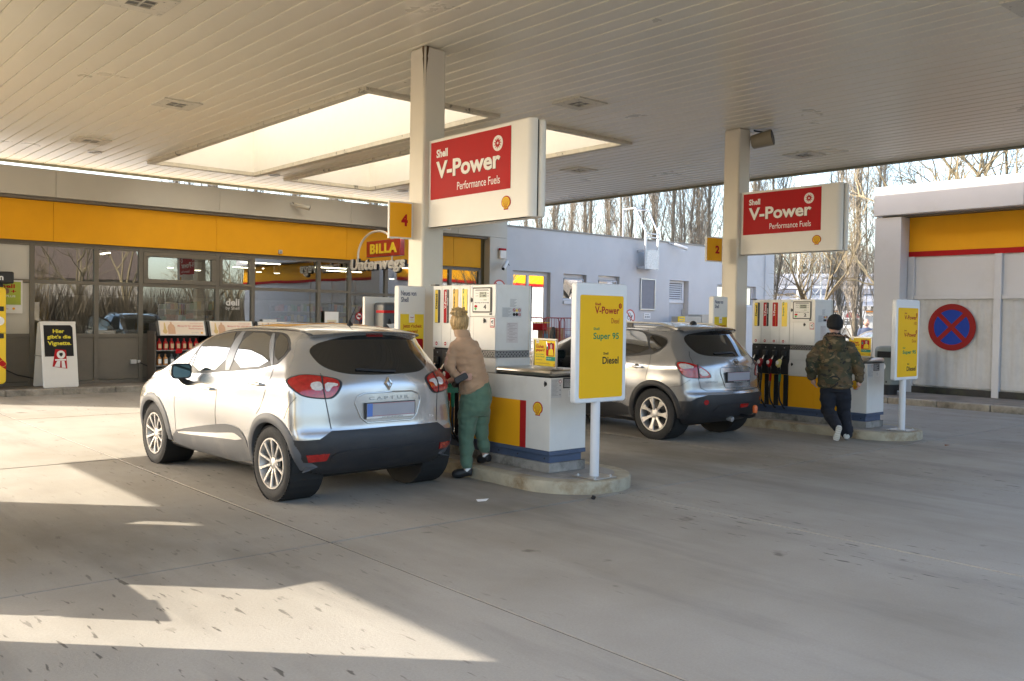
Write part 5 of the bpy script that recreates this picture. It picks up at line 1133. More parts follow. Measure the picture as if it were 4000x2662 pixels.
def body_object(spec, wb, arch, res=1.0):
    vs, fs = spec.body_mesh(res)
    bvh = BVHTree.FromPolygons([Vector(v) for v in vs], fs)
    keep = []
    for f in fs:
        cx = sum(vs[i][0] for i in f)/4; cy = sum(vs[i][1] for i in f)/4; cz = sum(vs[i][2] for i in f)/4
        if abs(cx) > .45 and cz < .9 and any(math.hypot(cy-y, cz-arch[0]) < arch[1] for y in (0, wb)): continue
        keep.append(f)
    return vs, keep, bvh
def resample(P, s, closed=True):
    out = []
    n = len(P)
    for i in range(n if closed else n-1):
        a = Vector(P[i]); b = Vector(P[(i+1) % n]); k = max(1, int(math.ceil((b-a).length/s)))
        out += [tuple(a+(b-a)*j/k) for j in range(k)]
    if not closed: out.append(tuple(P[-1]))
    return out
def smooth_poly(P, it=2, keep=()):
    """Chaikin corner cutting; corners in keep stay"""
    Q = [(p, i in keep) for i, p in enumerate(P)]
    for _ in range(it):
        N = []; n = len(Q)
        for i in range(n):
            (a, ka), (b, kb) = Q[i], Q[(i+1) % n]
            if ka: N.append((a, True))
            else: N.append((tuple(a[j]*.75+b[j]*.25 for j in range(2)), False))
            if not kb: N.append((tuple(a[j]*.25+b[j]*.75 for j in range(2)), False))
        M = []
        for i in range(len(Q)):
            (a, ka), (b, kb) = Q[i], Q[(i+1) % len(Q)]
            if ka: M.append((a, True))
            if not ka: M.append((tuple(a[j]*.75+b[j]*.25 for j in range(2)), False))
            elif not kb: M.append((tuple(a[j]*.75+b[j]*.25 for j in range(2)), False))
            if not kb: M.append((tuple(a[j]*.25+b[j]*.75 for j in range(2)), False))
            elif not ka: M.append((tuple(a[j]*.25+b[j]*.75 for j in range(2)), False))
        Q = M
    return [q[0] for q in Q]
class Proj:
    """lays outlines drawn in a view plane on to a surface"""
    def __init__(s, bvh, d, r, u=(0, 0, 1)):
        s.b = bvh; s.d = Vector(d).normalized(); s.r = Vector(r).normalized(); s.u = Vector(u).normalized()
    def hit(s, u, v):
        o = s.r*u+s.u*v-s.d*6
        h, n, i, t = s.b.ray_cast(o, s.d)
        if h is None:
            h, n, i, t = s.b.find_nearest(o+s.d*5.2)
        if n.dot(s.d) > 0: n = -n
        return h, n
    def panel(s, mb, poly, off=.004, gs=.05, depth=.012, hole=None):
        B = resample(poly, gs*.5); n = len(B)
        pts = [Vector(p) for p in B]; edges = [(i, (i+1) % n) for i in range(n)]
        xs = [p.x for p in pts]; ys = [p.y for p in pts]
        def inside(x, y):
            c = False; j = n-1
            for i in range(n):
                if (B[i][1] > y) != (B[j][1] > y) and x < (B[j][0]-B[i][0])*(y-B[i][1])/(B[j][1]-B[i][1])+B[i][0]: c = not c
                j = i
            return c
        x = min(xs)+gs*.5
        while x < max(xs):
            y = min(ys)+gs*.5
            while y < max(ys):
                if inside(x, y) and min((Vector((x, y))-p).length for p in pts) > gs*.35: pts.append(Vector((x, y)))
                y += gs
            x += gs
        V, E, Fc, ov, oe, of = delaunay_2d_cdt(pts, edges, [], 1, 1e-5)
        H = [s.hit(p.x, p.y) for p in V]
        top = [h+nn*off for h, nn in H]; low = [h-nn*depth for h, nn in H]
        fl = []
        for f in Fc:
            a, b_, c = (top[i] for i in f[:3]); nn = (b_-a).cross(c-a)
            fl.append(tuple(f) if nn.dot(s.d) < 0 else tuple(f)[::-1])
        cnt = {}
        for f in fl:
            for i in range(len(f)): cnt[(f[i], f[(i+1) % len(f)])] = 1
        rim = [(b_, a, len(top)+a, len(top)+b_) for (a, b_) in cnt if (b_, a) not in cnt]
        mb.add(top+low, fl+rim)
    def strip(s, mb, line, w=.007, off=.0015, gs=.03, depth=.004):
        L_ = resample(line, gs, False); T = []
        for i, p in enumerate(L_):
            a = Vector(L_[max(i-1, 0)]); b = Vector(L_[min(i+1, len(L_)-1)]); d = (b-a).normalized(); q = Vector((-d.y, d.x))*w/2
            T.append((Vector(p)+q, Vector(p)-q))
        vs = []
        for a, b in T:
            for p in (a, b): h, n = s.hit(p.x, p.y); vs.append(h+n*off)
        fs = []
        for i in range(len(T)-1):
            f = (2*i, 2*i+1, 2*i+3, 2*i+2); nn = (vs[f[1]]-vs[f[0]]).cross(vs[f[2]]-vs[f[0]])
            fs.append(f if nn.dot(s.d) < 0 else f[::-1])
        mb.add(vs, fs)
SILVER = mat('silver_car_paint', (.44, .44, .445), .24, metal=.7, var=.03, scale=300, coat=1., dirt=(.44, .39, .31, .30), dscale=1.6, dthr=(.45, .75))
GREYP = mat('grey_car_paint', (.33, .335, .35), .22, metal=.65, var=.04, scale=300, coat=1., dirt=(.25, .23, .20, .25), dscale=1.5)
CARGL = mat('tinted_car_glass', (.006, .007, .008), .035, var=.02, spec=.75, coat=.6)
CARGL2 = mat('side_car_glass', (.012, .015, .016), .03, var=.02, spec=1., coat=1.)
CLAD = mat('grey_cladding', (.10, .105, .115), .5, var=.1, dirt=(.22, .20, .17, .5), dscale=3)
CLADK = mat('black_cladding', (.022, .023, .027), .5, var=.1, bump=.1, bscale=150, dirt=(.07, .065, .055, .45), dscale=2.2)
TAILR = mat('tail_lamp_red', (.42, .008, .008), .12, var=.25, scale=30, coat=1.)
TAILW = mat('tail_lamp_clear', (.62, .58, .56), .15, var=.2, scale=40, coat=1.)
ALLOY = mat('alloy_wheel', (.52, .50, .48), .38, metal=.5, var=.05, dirt=(.30, .26, .20, .4), dscale=9)
TYRE = mat('tyre_rubber', (.022, .022, .023), .78, var=.25, scale=18, bump=.5, bscale=60, stretch=(.3, 1, 1), dirt=(.07, .065, .055, .5), dscale=4)
SEAM = mat('panel_seam', (.02, .02, .022), .6)
PLATEM = mat('blurred_number_plate', (.36, .36, .40), .4, var=.03)
PLATEB = mat('plate_blue', (.10, .20, .55), .4)
def wheel(parent, x, y, Rr, side, nsp, fat, rim_r, width=.205, lug=5):
    b = MB(); w = width/2; T = [(-w*.86, rim_r), (-w*.98, rim_r+.02), (-w*1.03, (rim_r+Rr)/2), (-w*.98, Rr-.022), (-w*.84, Rr-.004)]
    for g in (-.52, -.18, .18, .52): T += [(w*(g-.055), Rr), (w*(g-.045), Rr-.008), (w*(g+.045), Rr-.008), (w*(g+.055), Rr)]
    T += [(w*.84, Rr-.004), (w*.98, Rr-.022), (w*1.03, (rim_r+Rr)/2), (w*.98, rim_r+.02), (w*.86, rim_r)]
    c = Vector((x, y, Rr-.004)); ax = Vector((side, 0, 0)); b.lathe(c, ax, T, 64)
    for k in range(56):                                                        # tread blocks on both shoulders
        a = 2*math.pi*k/56; e = Vector((0, math.cos(a), math.sin(a))); tg = Vector((0, -math.sin(a), math.cos(a)))
        for s0 in (1, -1):
            p = c+ax*(w*.80*s0)+e*(Rr-.001); h = .010; vs = [p+ax*(i*w*.17)+tg*(j*h)+e*kk for kk in (-.006, .003) for j in (-1, 1) for i in (-1, 1)]
            b.add(vs, [(4, 5, 7, 6), (0, 1, 5, 4), (2, 6, 7, 3), (0, 4, 6, 2), (1, 3, 7, 5)])
    ty = b.build('wheel', TYRE, parent, smooth=True, local=True)
    b = MB(); b.lathe(c, ax, [(w*.88, rim_r+.004), (w*.98, rim_r+.002), (w*.98, rim_r-.010), (w*.84, rim_r-.022), (w*.2, rim_r-.035), (-w*.8, rim_r-.03)], 48)
    b.lathe(c, ax, [(w*.78, 0), (w*.80, .028), (w*.78, .034), (w*.70, .075), (w*.45, .078)], 28)
    for k in range(nsp):
        a = 2*math.pi*(k+.5)/nsp
        def sp(r, hw, t): 
            e = Vector((0, math.cos(a), math.sin(a))); tg = Vector((0, -math.sin(a), math.cos(a))); p = c+e*r+ax*t
            return [p+tg*hw, p+tg*hw*.75+ax*.012, p-tg*hw*.75+ax*.012, p-tg*hw, p-ax*.03]
        if fat: st = [(.055, .024, w*.66), (.10, .021, w*.74), (.15, .026, w*.80), (rim_r-.02, .048, w*.84)]
        else: st = [(.05, .015, w*.66), (.10, .0115, w*.76), (.16, .013, w*.82), (rim_r-.014, .019, w*.85)]
        vs = []; 
        for q in st: vs += sp(*q)
        b.add(vs, [(5*i+j, 5*i+(j+1) % 5, 5*(i+1)+(j+1) % 5, 5*(i+1)+j) for i in range(3) for j in range(5)])
    b.build('rim', ALLOY, ty, smooth=True, local=True)
    b = MB(); b.lathe(c, ax, [(w*.1, 0), (w*.1, rim_r-.05), (w*.0, rim_r-.05)], 32); b.build('brake_disc', mat('brake_disc', (.05, .05, .05), .5, metal=.5), ty, local=True)
    b = MB(); b.lathe(c, ax, [(w*.801, 0), (w*.815, .020), (w*.79, .027)], 24)
    b.build('hub_cap', GALV, ty, smooth=True, local=True)
    for k in range(lug):
        a = 2*math.pi*k/lug+.3; e = Vector((0, math.cos(a), math.sin(a))); q = MB(); q.cyl(c+e*.052+ax*w*.60, c+e*.052+ax*w*.74, .011, n=8); q.build('wheel_bolt', BLACK, ty, local=True)
    return ty
def build_car(t, spec, cfg):
    wy0, wy1 = cfg['wheels']; vs, fs = spec.body_mesh(1.0)
    bvh = BVHTree.FromPolygons([Vector(v) for v in vs], fs)
    ac, ar = cfg['arch']; keep = []
    for f in fs:
        cx = sum(vs[i][0] for i in f)/4; cy = sum(vs[i][1] for i in f)/4; cz = sum(vs[i][2] for i in f)/4
        if abs(cx) > .5 and cz < .95 and any(math.hypot(cy-y, cz-ac) < ar+.012 for y in (wy0, wy1)): continue
        keep.append(f)
    b = MB(); b.add(vs, keep); b.m = [1 if (sum(vs[i][2] for i in f)/4 < .40 and sum(vs[i][1] for i in f)/4 < -.30) or sum(vs[i][2] for i in f)/4 < .26 else 0 for f in keep]
    body = b.build('body', [cfg['paint'], CLADK], t, smooth=True, local=True); shade(body.data, 60)
    S_ = {1: Proj(bvh, (1, 0, 0), (0, -1, 0)), -1: Proj(bvh, (-1, 0, 0), (0, 1, 0))}      # 1: seen from the left, looking +X
    def side(P, s): return [(-y, z) for y, z in P] if s == 1 else [(y, z) for y, z in P]
    RE = Proj(bvh, (0, 1, 0), (1, 0, 0)); TOP = Proj(bvh, (0, 0, -1), (1, 0, 0), (0, 1, 0)); FR = Proj(bvh, (0, -1, 0), (-1, 0, 0))
    def sym(H): return H+[(-x, z) for x, z in H[::-1] if x > 1e-6]
    # wheel arches: ring trims, liners
    for s in (1, -1):
        for wy in (wy0, wy1):
            n = 40; q = MB(); a0, a1 = cfg['arch_span']; vs2 = []; fs2 = []
            for k in range(n+1):
                a = rad(a0+(a1-a0)*k/n); row = []
                for r_, off in ((ar-.02, -.05), (ar-.02, .010), (ar+.0, .020), (ar+.03, .020), (ar+cfg['arch_w'], .006), (ar+cfg['arch_w']+.002, -.008)):
                    y = wy+r_*math.cos(a); z = max(.2, ac+r_*math.sin(a)); h, nn = S_[s].hit(-y if s == 1 else y, z)
                    if abs(h.x) < .6: h = Vector((-.80*s, y, z))
                    row.append(Vector((h.x-s*off, y, z)))
                vs2 += row
            m_ = 6
            for k in range(n):
                for j in range(m_-1):
                    f = (k*m_+j, k*m_+j+1, (k+1)*m_+j+1, (k+1)*m_+j); fs2.append(f if s == -1 else f[::-1])
            q.add(vs2, fs2); q.build('arch_trim', cfg['archm'], t, smooth=True, local=True)
            q = MB(); q.lathe((-.86*s, wy, ac), (s, 0, 0), [(0, ar-.01), (.32, ar-.01), (.32, 0)], 32); q.build('wheel_housing', DARK, t, local=True)
    b = MB(); b.box(-.70, .70, -.30, spec.ymax-.35, .20, .34); b.build('underbody', DARK, t, local=True)
    for s in (1, -1):
        P = S_[s]
        def panel(nm, poly, m, off=.004, sm=0, keepc=(), gs=.05, depth=.012):
            q = MB(); pp = side(poly, s); pp = smooth_poly(pp, sm, keepc) if sm else pp
            P.panel(q, pp, off, gs, depth); o = q.build(nm, m, t, local=True); shade(o.data, 40); return o
        for nm, poly, m, off in cfg['side_panels']: panel(nm, poly, m, off, cfg.get('sm', 1), gs=.045)
        for line, w in cfg['side_lines']:
            q = MB(); P.strip(q, side(line, s), w); q.build('panel_gap', SEAM, t, local=True)
        for y0, y1, z in cfg['handles']:
            h, n = P.hit(-(y0+y1)/2 if s == 1 else (y0+y1)/2, z); x = h.x
            q = MB(); P.panel(q, side([( (y0+y1)/2+.045*math.cos(a), z+.008+.034*math.sin(a)) for a in [2*math.pi*i/20 for i in range(20)]], s), .0015, .03, .004); q.build('handle_cup', cfg['cupm'], t, local=True)
            q = MB(); q.tube([(x+.004*s, y0, z-.004), (x-.030*s, y0+.02, z), (x-.040*s, (y0+y1)/2, z+.004), (x-.030*s, y1-.02, z), (x+.004*s, y1, z-.004)], [.010, .016, .017, .016, .011], 10); q.build('door_handle', cfg['handlem'], t, smooth=True, local=True)
        # tail lamps
        d = Vector((.60*s, .80, 0)); L_ = Proj(bvh, d, (.80, -.60*s, 0))
        def lp(pts): return [(x*s*.80-y*.60*s, z) for x, y, z in pts]
        for nm, pts, m, off, sm in cfg['lamps']:
            q = MB(); pp = lp(pts); pp = smooth_poly(pp, sm) if sm else pp; L_.panel(q, pp, off, .035, .02); o = q.build(nm, m, t, local=True); shade(o.data, 50)
        wheel(t, -s*cfg['wx'], wy0, cfg['R'], -s, cfg['spokes'], cfg['fat'], cfg['rim']); wheel(t, -s*cfg['wx'], wy1, cfg['R'], -s, cfg['spokes'], cfg['fat'], cfg['rim'])
        # door mirror
        mx, my, mz = cfg['mirror']; q = MB(); c = Vector((-s*mx, my, mz))
        vs3 = []; fs3 = []
        for k in range(9):
            u = k/8; yy = my-.055+.15*u; sc_ = math.sqrt(max(.02, 1-(max(0, u-.15)/.85)**2.2))
            for j in range(20):
                a = 2*math.pi*j/20; ca, sa = math.cos(a), math.sin(a); px_ = .105*sc_*(abs(ca)**.7)*(1 if ca > 0 else -1); pz = .078*sc_*(abs(sa)**.7)*(1 if sa > 0 else -1); vs3.append((c.x+px_, yy, c.z+pz+(-s*ca)*.008))
        for k in range(8):
            for j in range(20): fs3.append((k*20+j, k*20+(j+1) % 20, (k+1)*20+(j+1) % 20, (k+1)*20+j))
        fs3.append(tuple(range(8*20, 9*20)))
        q.add(vs3, fs3); q.build('mirror_shell', cfg['mirrorm'], t, smooth=True, local=True)
        q = MB(); FM = Frame((c.x, my-.05, c.z), (1, 0, 0)); q.fpoly(FM, rrect(-.104, .104, -.077, .077, .045), 0, .012); q.build('mirror_rim', BLACK, t, local=True)
        q = MB(); q.fpoly(FM, rrect(-.088, .088, -.062, .062, .035), .0125, .014); q.build('mirror_glass', mat('mirror_silver', (.10, .14, .13), .04, metal=.9, spec=.8), t, local=True)
        q = MB(); q.tube([(c.x+s*.02, my+.03, mz-.06), (c.x+s*.07, my+.05, mz-.11), (c.x+s*.18, my+.08, mz-.15)], [.03, .03, .04], 8); q.build('mirror_foot', BLACK, t, smooth=True, local=True)
    for nm, poly, m, off, sm in cfg['rear_panels']:
        q = MB(); pp = smooth_poly(poly, sm) if sm else poly; RE.panel(q, pp, off, .05, .014); o = q.build(nm, m, t, local=True); shade(o.data, 50)
    for line, w in cfg['rear_lines']:
        for sg in (1, -1):
            q = MB(); RE.strip(q, [(x*sg, z) for x, z in line], w); q.build('panel_gap', SEAM, t, local=True)
    # windscreen and bonnet seam (front, mostly out of sight)
    q = MB(); TOP.panel(q, cfg['windscreen'], .004, .08, .012); o = q.build('windscreen', CARGL, t, local=True); shade(o.data, 50)
    return bvh, RE, S_, TOP
def ridge(RE, poly, r, m, parent, nm, off=.004):
    P = resample(poly, .03); pts = [RE.hit(x, z)[0]+RE.hit(x, z)[1]*off for x, z in P]; pts += [pts[0], pts[1]]
    q = MB(); q.tube(pts, r, 6); return q.build(nm, m, parent, smooth=True, local=True)
# ---------------- the silver car at the near pump
CAPT = captur(); car1 = thing('silver_car', 'silver small crossover refuelling at the near pump beside the woman', 'car', (4.47, 7.45, 0), rad(2.0))
D_ = .025
def sh(P, d=D_): return [(y+d, z) for y, z in P]
lampL = [(-.845, -.28, 1.05), (-.83, -.29, 1.085), (-.73, -.36, 1.12), (-.60, -.44, 1.105), (-.475, -.51, 1.08), (-.455, -.54, 1.03), (-.53, -.54, .925), (-.62, -.52, .915), (-.77, -.45, .935), (-.825, -.40, .98)]
def shrink(P, k, dz=0):
    c = [sum(p[i] for p in P)/len(P) for i in range(3)]; return [tuple(c[i]+(p[i]-c[i])*k+(dz if i == 2 else 0) for i in range(3)) for p in P]
rw = [(0, 1.455), (.26, 1.452), (.43, 1.415), (.55, 1.375), (.615, 1.32), (.605, 1.25), (.57, 1.185), (.475, 1.14), (.34, 1.115), (0, 1.105)]
sy = lambda H: H+[(-x, z) for x, z in H[::-1] if x > 1e-6]
bump1 = sy([(0, .648), (.57, .64), (.675, .575), (.845, .565), (.855, .48), (.80, .38), (.52, .365), (.46, .34), (0, .345)])
cfg1 = dict(paint=SILVER, wheels=(-.06, 2.55), arch=(.345, .365), arch_span=(-15, 187), arch_w=.062, archm=CLAD, wx=.768, R=.330, rim=.222, spokes=10, fat=False, cupm=SILVER, handlem=SILVER, mirrorm=SILVER, mirror=(.985, 1.62, 1.055),
  side_panels=[('window_surround', sh([(1.86, 1.005), (1.67, 1.31), (1.53, 1.40), (1.26, 1.45), (.95, 1.472), (.30, 1.472), (.09, 1.462), (-.06, 1.41), (-.17, 1.30), (-.02, 1.16), (.94, 1.075)]), BLACK, .0025),
    ('quarter_light', sh([(1.79, 1.03), (1.69, 1.035), (1.655, 1.27)]), CARGL2, .0055), ('front_door_window', sh([(1.655, 1.04), (1.635, 1.30), (1.53, 1.385), (1.26, 1.433), (.965, 1.455), (.945, 1.10)]), CARGL2, .0055),
    ('rear_door_window', sh([(.76, 1.115), (.79, 1.455), (.35, 1.455), (.20, 1.35), (.05, 1.175)]), CARGL2, .0055), ('pillar_cover', sh([(.935, 1.09), (.955, 1.46), (.815, 1.46), (.775, 1.10)]), mat('pillar_grey', (.16, .17, .185), .3, var=.03), .006), ('pillar_cover', sh([(.035, 1.175), (.335, 1.455), (.245, 1.455), (-.005, 1.19)]), mat('pillar_grey', (.16, .17, .185), .3), .006),
    ('rear_quarter_window', sh([(-.02, 1.20), (.21, 1.453), (.11, 1.448), (-.03, 1.40), (-.13, 1.30)]), CARGL, .0055),
    ('sill_cladding', sh([(2.07, .40), (1.60, .485), (1.04, .57), (.72, .60), (.50, .575), (.37, .47), (.35, .24), (2.08, .24)], 0), CLAD, .006), ('chrome_strip', sh([(1.90, .415), (1.14, .468), (.66, .525), (.56, .525), (.38, .475), (1.12, .432), (1.87, .392)]), CHROME, .014), ('bumper_corner', [(-.36, .565), (-.50, .57), (-.62, .56), (-.55, .40), (-.37, .36), (-.32, .42)], CLADK, .006)],
  side_lines=[(sh([(1.82, 1.0), (1.92, .83), (1.95, .69), (1.96, .44), (1.94, .29)]), .007), (sh([(.925, 1.07), (.96, .94), (.98, .74), (1.02, .57), (1.06, .28)]), .007), (sh([(-.02, 1.16), (-.045, 1.08), (-.03, .99), (.03, .88), (.07, .80), (.13, .745)]), .007), ([(-.41, .93), (-.34, .83), (-.30, .74)], .005), ([(1.86, 1.0), (2.25, 1.0), (2.75, .94)], .005)],
  handles=[(1.06, 1.285, .905), (.055, .295, 1.015)],
  lamps=[('lamp_surround', shrink(lampL, 1.06), BLACK, .003, 2), ('tail_lamp', shrink(lampL, .95), TAILR, .012, 2), ('reversing_lamp', [(-.715, -.44, 1.035), (-.66, -.45, 1.055), (-.615, -.47, 1.05), (-.62, -.51, .985), (-.70, -.47, .985)], TAILW, .017, 1), ('reversing_lamp', [(-.595, -.48, 1.05), (-.495, -.53, 1.04), (-.50, -.54, 1.02), (-.545, -.52, 1.015), (-.575, -.53, .975), (-.60, -.51, .98)], TAILW, .017, 1), ('lamp_joint', [(-.603, -.44, 1.105), (-.593, -.445, 1.105), (-.605, -.52, .915), (-.615, -.52, .915)], SEAM, .0185, 0)],
  rear_panels=[('rear_window', sy(rw), CARGL, .004, 2), ('rear_bumper', bump1, CLADK, .008, 0), ('bumper_insert', sy([(0, .47), (.50, .47), (.58, .43), (.56, .38), (0, .36)]), CLADK, .018, 1), ('stop_lamp', [(-.09, 1.458), (.09, 1.458), (.085, 1.44), (-.085, 1.44)], mat('stop_lamp_red', (.20, .008, .008), .2, coat=1.), .008, 0), ('rear_reflector', [(-.775, .445), (-.595, .452), (-.61, .392), (-.745, .385)], TAILR, .016, 0), ('rear_reflector', [(.775, .445), (.595, .452), (.61, .392), (.745, .385)], TAILR, .016, 0),
    ('plate_recess', sy([(0, .955), (.26, .952), (.33, .925), (.352, .87), (.30, .74), (.24, .695), (0, .695)]), SILVER, .0035, 0)],
  rear_lines=[([(.60, 1.13), (.612, 1.0), (.605, .90), (.57, .655)], .008)], windscreen=[(-.60, 1.75), (.60, 1.75), (.70, 2.2), (.74, 2.58), (0, 2.68), (-.74, 2.58), (-.70, 2.2)])
bv, RE1, S1, TOP1 = build_car(car1, CAPT, cfg1)
def rear_parts(t, RE, zc, zl, zp, name, nx, nz, badge, logo, rec):
    ridge(RE, sy(rec), .007, SILVER if t is car1 else GREYP, t, 'recess_edge', .003)
    h, n = RE.hit(0, zp); y = h.y-.022; F = Frame((0, y, 0), (1, 0, 0))
    q = MB(); q.fbox(F, -.268, .268, zp-.072, zp+.070, -.02, .0); q.build('plate_holder', BLACK, t, local=True)
    q = MB(); q.fbox(F, -.258, .258, zp-.052, zp+.064, .0005, .004); pl = q.build('number_plate', PLATEM, t, local=True)
    q = MB(); q.fbox(F, -.256, -.20, zp-.050, zp+.062, .0045, .0055); q.build('plate_band', PLATEB, pl, local=True) if t is car1 else None
    q = MB(); q.fbox(F, -.258, .258, zp+.0585, zp+.0615, .0045, .0052); q.fbox(F, -.258, .258, zp-.0495, zp-.0465, .0045, .0052); q.build('plate_stripe', mat('plate_red_line', (.5, .12, .12), .5), pl, local=True)
    if t is car1: q = MB(); q.fbox(F, -.258, .258, zp-.070, zp-.0535, .0005, .003); q.build('plate_strip', PAPER, t, local=True); text('dealer_lettering', 'www.KFZ-MNIKOLIC.at', F, -.10, .13, zp-.067, zp-.057, .0035, INK, t, .02, local=True)
    else: text('dealer_lettering', 'www.autohaus.at', F, -.12, .20, zp-.067, zp-.058, .002, PAPER, t, .02, local=True)
    h, n = RE.hit(sum(nx)/2, nz); up = Vector((0, -n.z, -n.y)) if False else Vector((0, 0, 1))
    b = MB(); add_text(b, Frame((0, 0, 0), (1, 0, 0)), name, nx[0], nx[1], nz-.014, nz+.014, 0, .02, 1.0 if t is not car1 else 1.5)
    b.v = [tuple(RE.hit(v[0], v[2])[0]+Vector((0, -.006, 0))) for v in b.v]; b.build('model_lettering', mat('letter_chrome', (.30, .30, .31), .25, metal=1.), t, local=True)
    return F
FR1 = rear_parts(car1, RE1, 0, 0, .80, 'CAPTUR', (-.215, .215), .905, None, None, [(0, .955), (.26, .952), (.33, .925), (.352, .87), (.30, .74), (.24, .695), (0, .695)])
h, n = RE1.hit(0, 1.03); F = Frame((0, h.y-.006, 1.03), (1, 0, 0), (0, .25, 1))
b = MB(); o_, i_ = [(0, .062), (.046, 0), (0, -.062), (-.046, 0)], [(0, .034), (.021, 0), (0, -.034), (-.021, 0)]
vs = [F.p(*p, 0) for p in o_]+[F.p(p[0]*.72, p[1]*.72, .018) for p in o_]+[F.p(*p, .0) for p in i_]; b.add(vs, [(i, (i+1) % 4, 4+(i+1) % 4, 4+i) for i in range(4)]+[(4+i, 4+(i+1) % 4, 8+(i+1) % 4, 8+i) for i in range(4)]); b.build('badge', CHROME, car1, local=True)
b = MB(); add_text(b, Frame((0, 0, 0), (1, 0, 0)), 'TCe', .46, .525, .70, .722, 0, .03); b.v = [tuple(RE1.hit(v[0], v[2])[0]+Vector((0, -.005, 0))) for v in b.v]; b.build('engine_lettering', CHROME, car1, local=True)
def spoiler(t, TOP, m, x1, y0, yb, z0, drop, th=.022, curve=.10):
    b = MB(); n = 16; vs = []; fs = []
    for k in range(n+1):
        u = -1+2*k/n; x = x1*u; yr = y0+curve*abs(u)**2.5; yt = yb+curve*.6*u*u; zt = TOP.hit(x, yt)[0].z+.004; ze = z0-drop*u*u
        vs += [(x, yt, zt), (x, yr+.03, ze+.006), (x, yr, ze-.006), (x, yr+.015, ze-th), (x, yr+.12, ze-th-.02)]
    for k in range(n):
        for j in range(4): fs.append((5*k+j, 5*(k+1)+j, 5*(k+1)+j+1, 5*k+j+1))
    b.add(vs, fs); b.build('roof_spoiler', m, t, smooth=True, local=True)
spoiler(car1, TOP1, SILVER, .58, -.425, -.12, 1.497, .035, .022, .16)
h, n = TOP1.hit(-.02, .02); b = MB(); b.lathe(h-Vector((0, 0, .004)), (0, .1, 1), [(0, .034), (.015, .026), (.035, .012), (.05, .009)], 14); b.tube([h+Vector((0, .003, .04)), h+Vector((0, -.10, .17))], [.006, .003], 6); b.build('aerial', BLACK, car1, smooth=True, local=True)
for s in (1, -1):
    b = MB(); L_ = resample([(s*.605, 1.55), (s*.60, .8), (s*.585, .1), (s*.565, -.14)], .05, False); TOP1.strip(b, L_, .010); b.build('roof_gutter', SEAM, car1, local=True)
b = MB(); RE1.strip(b, [(-.30, 1.155), (-.02, 1.135), (.10, 1.13)], .018, .016); b.build('rear_wiper', BLACK, car1, local=True)
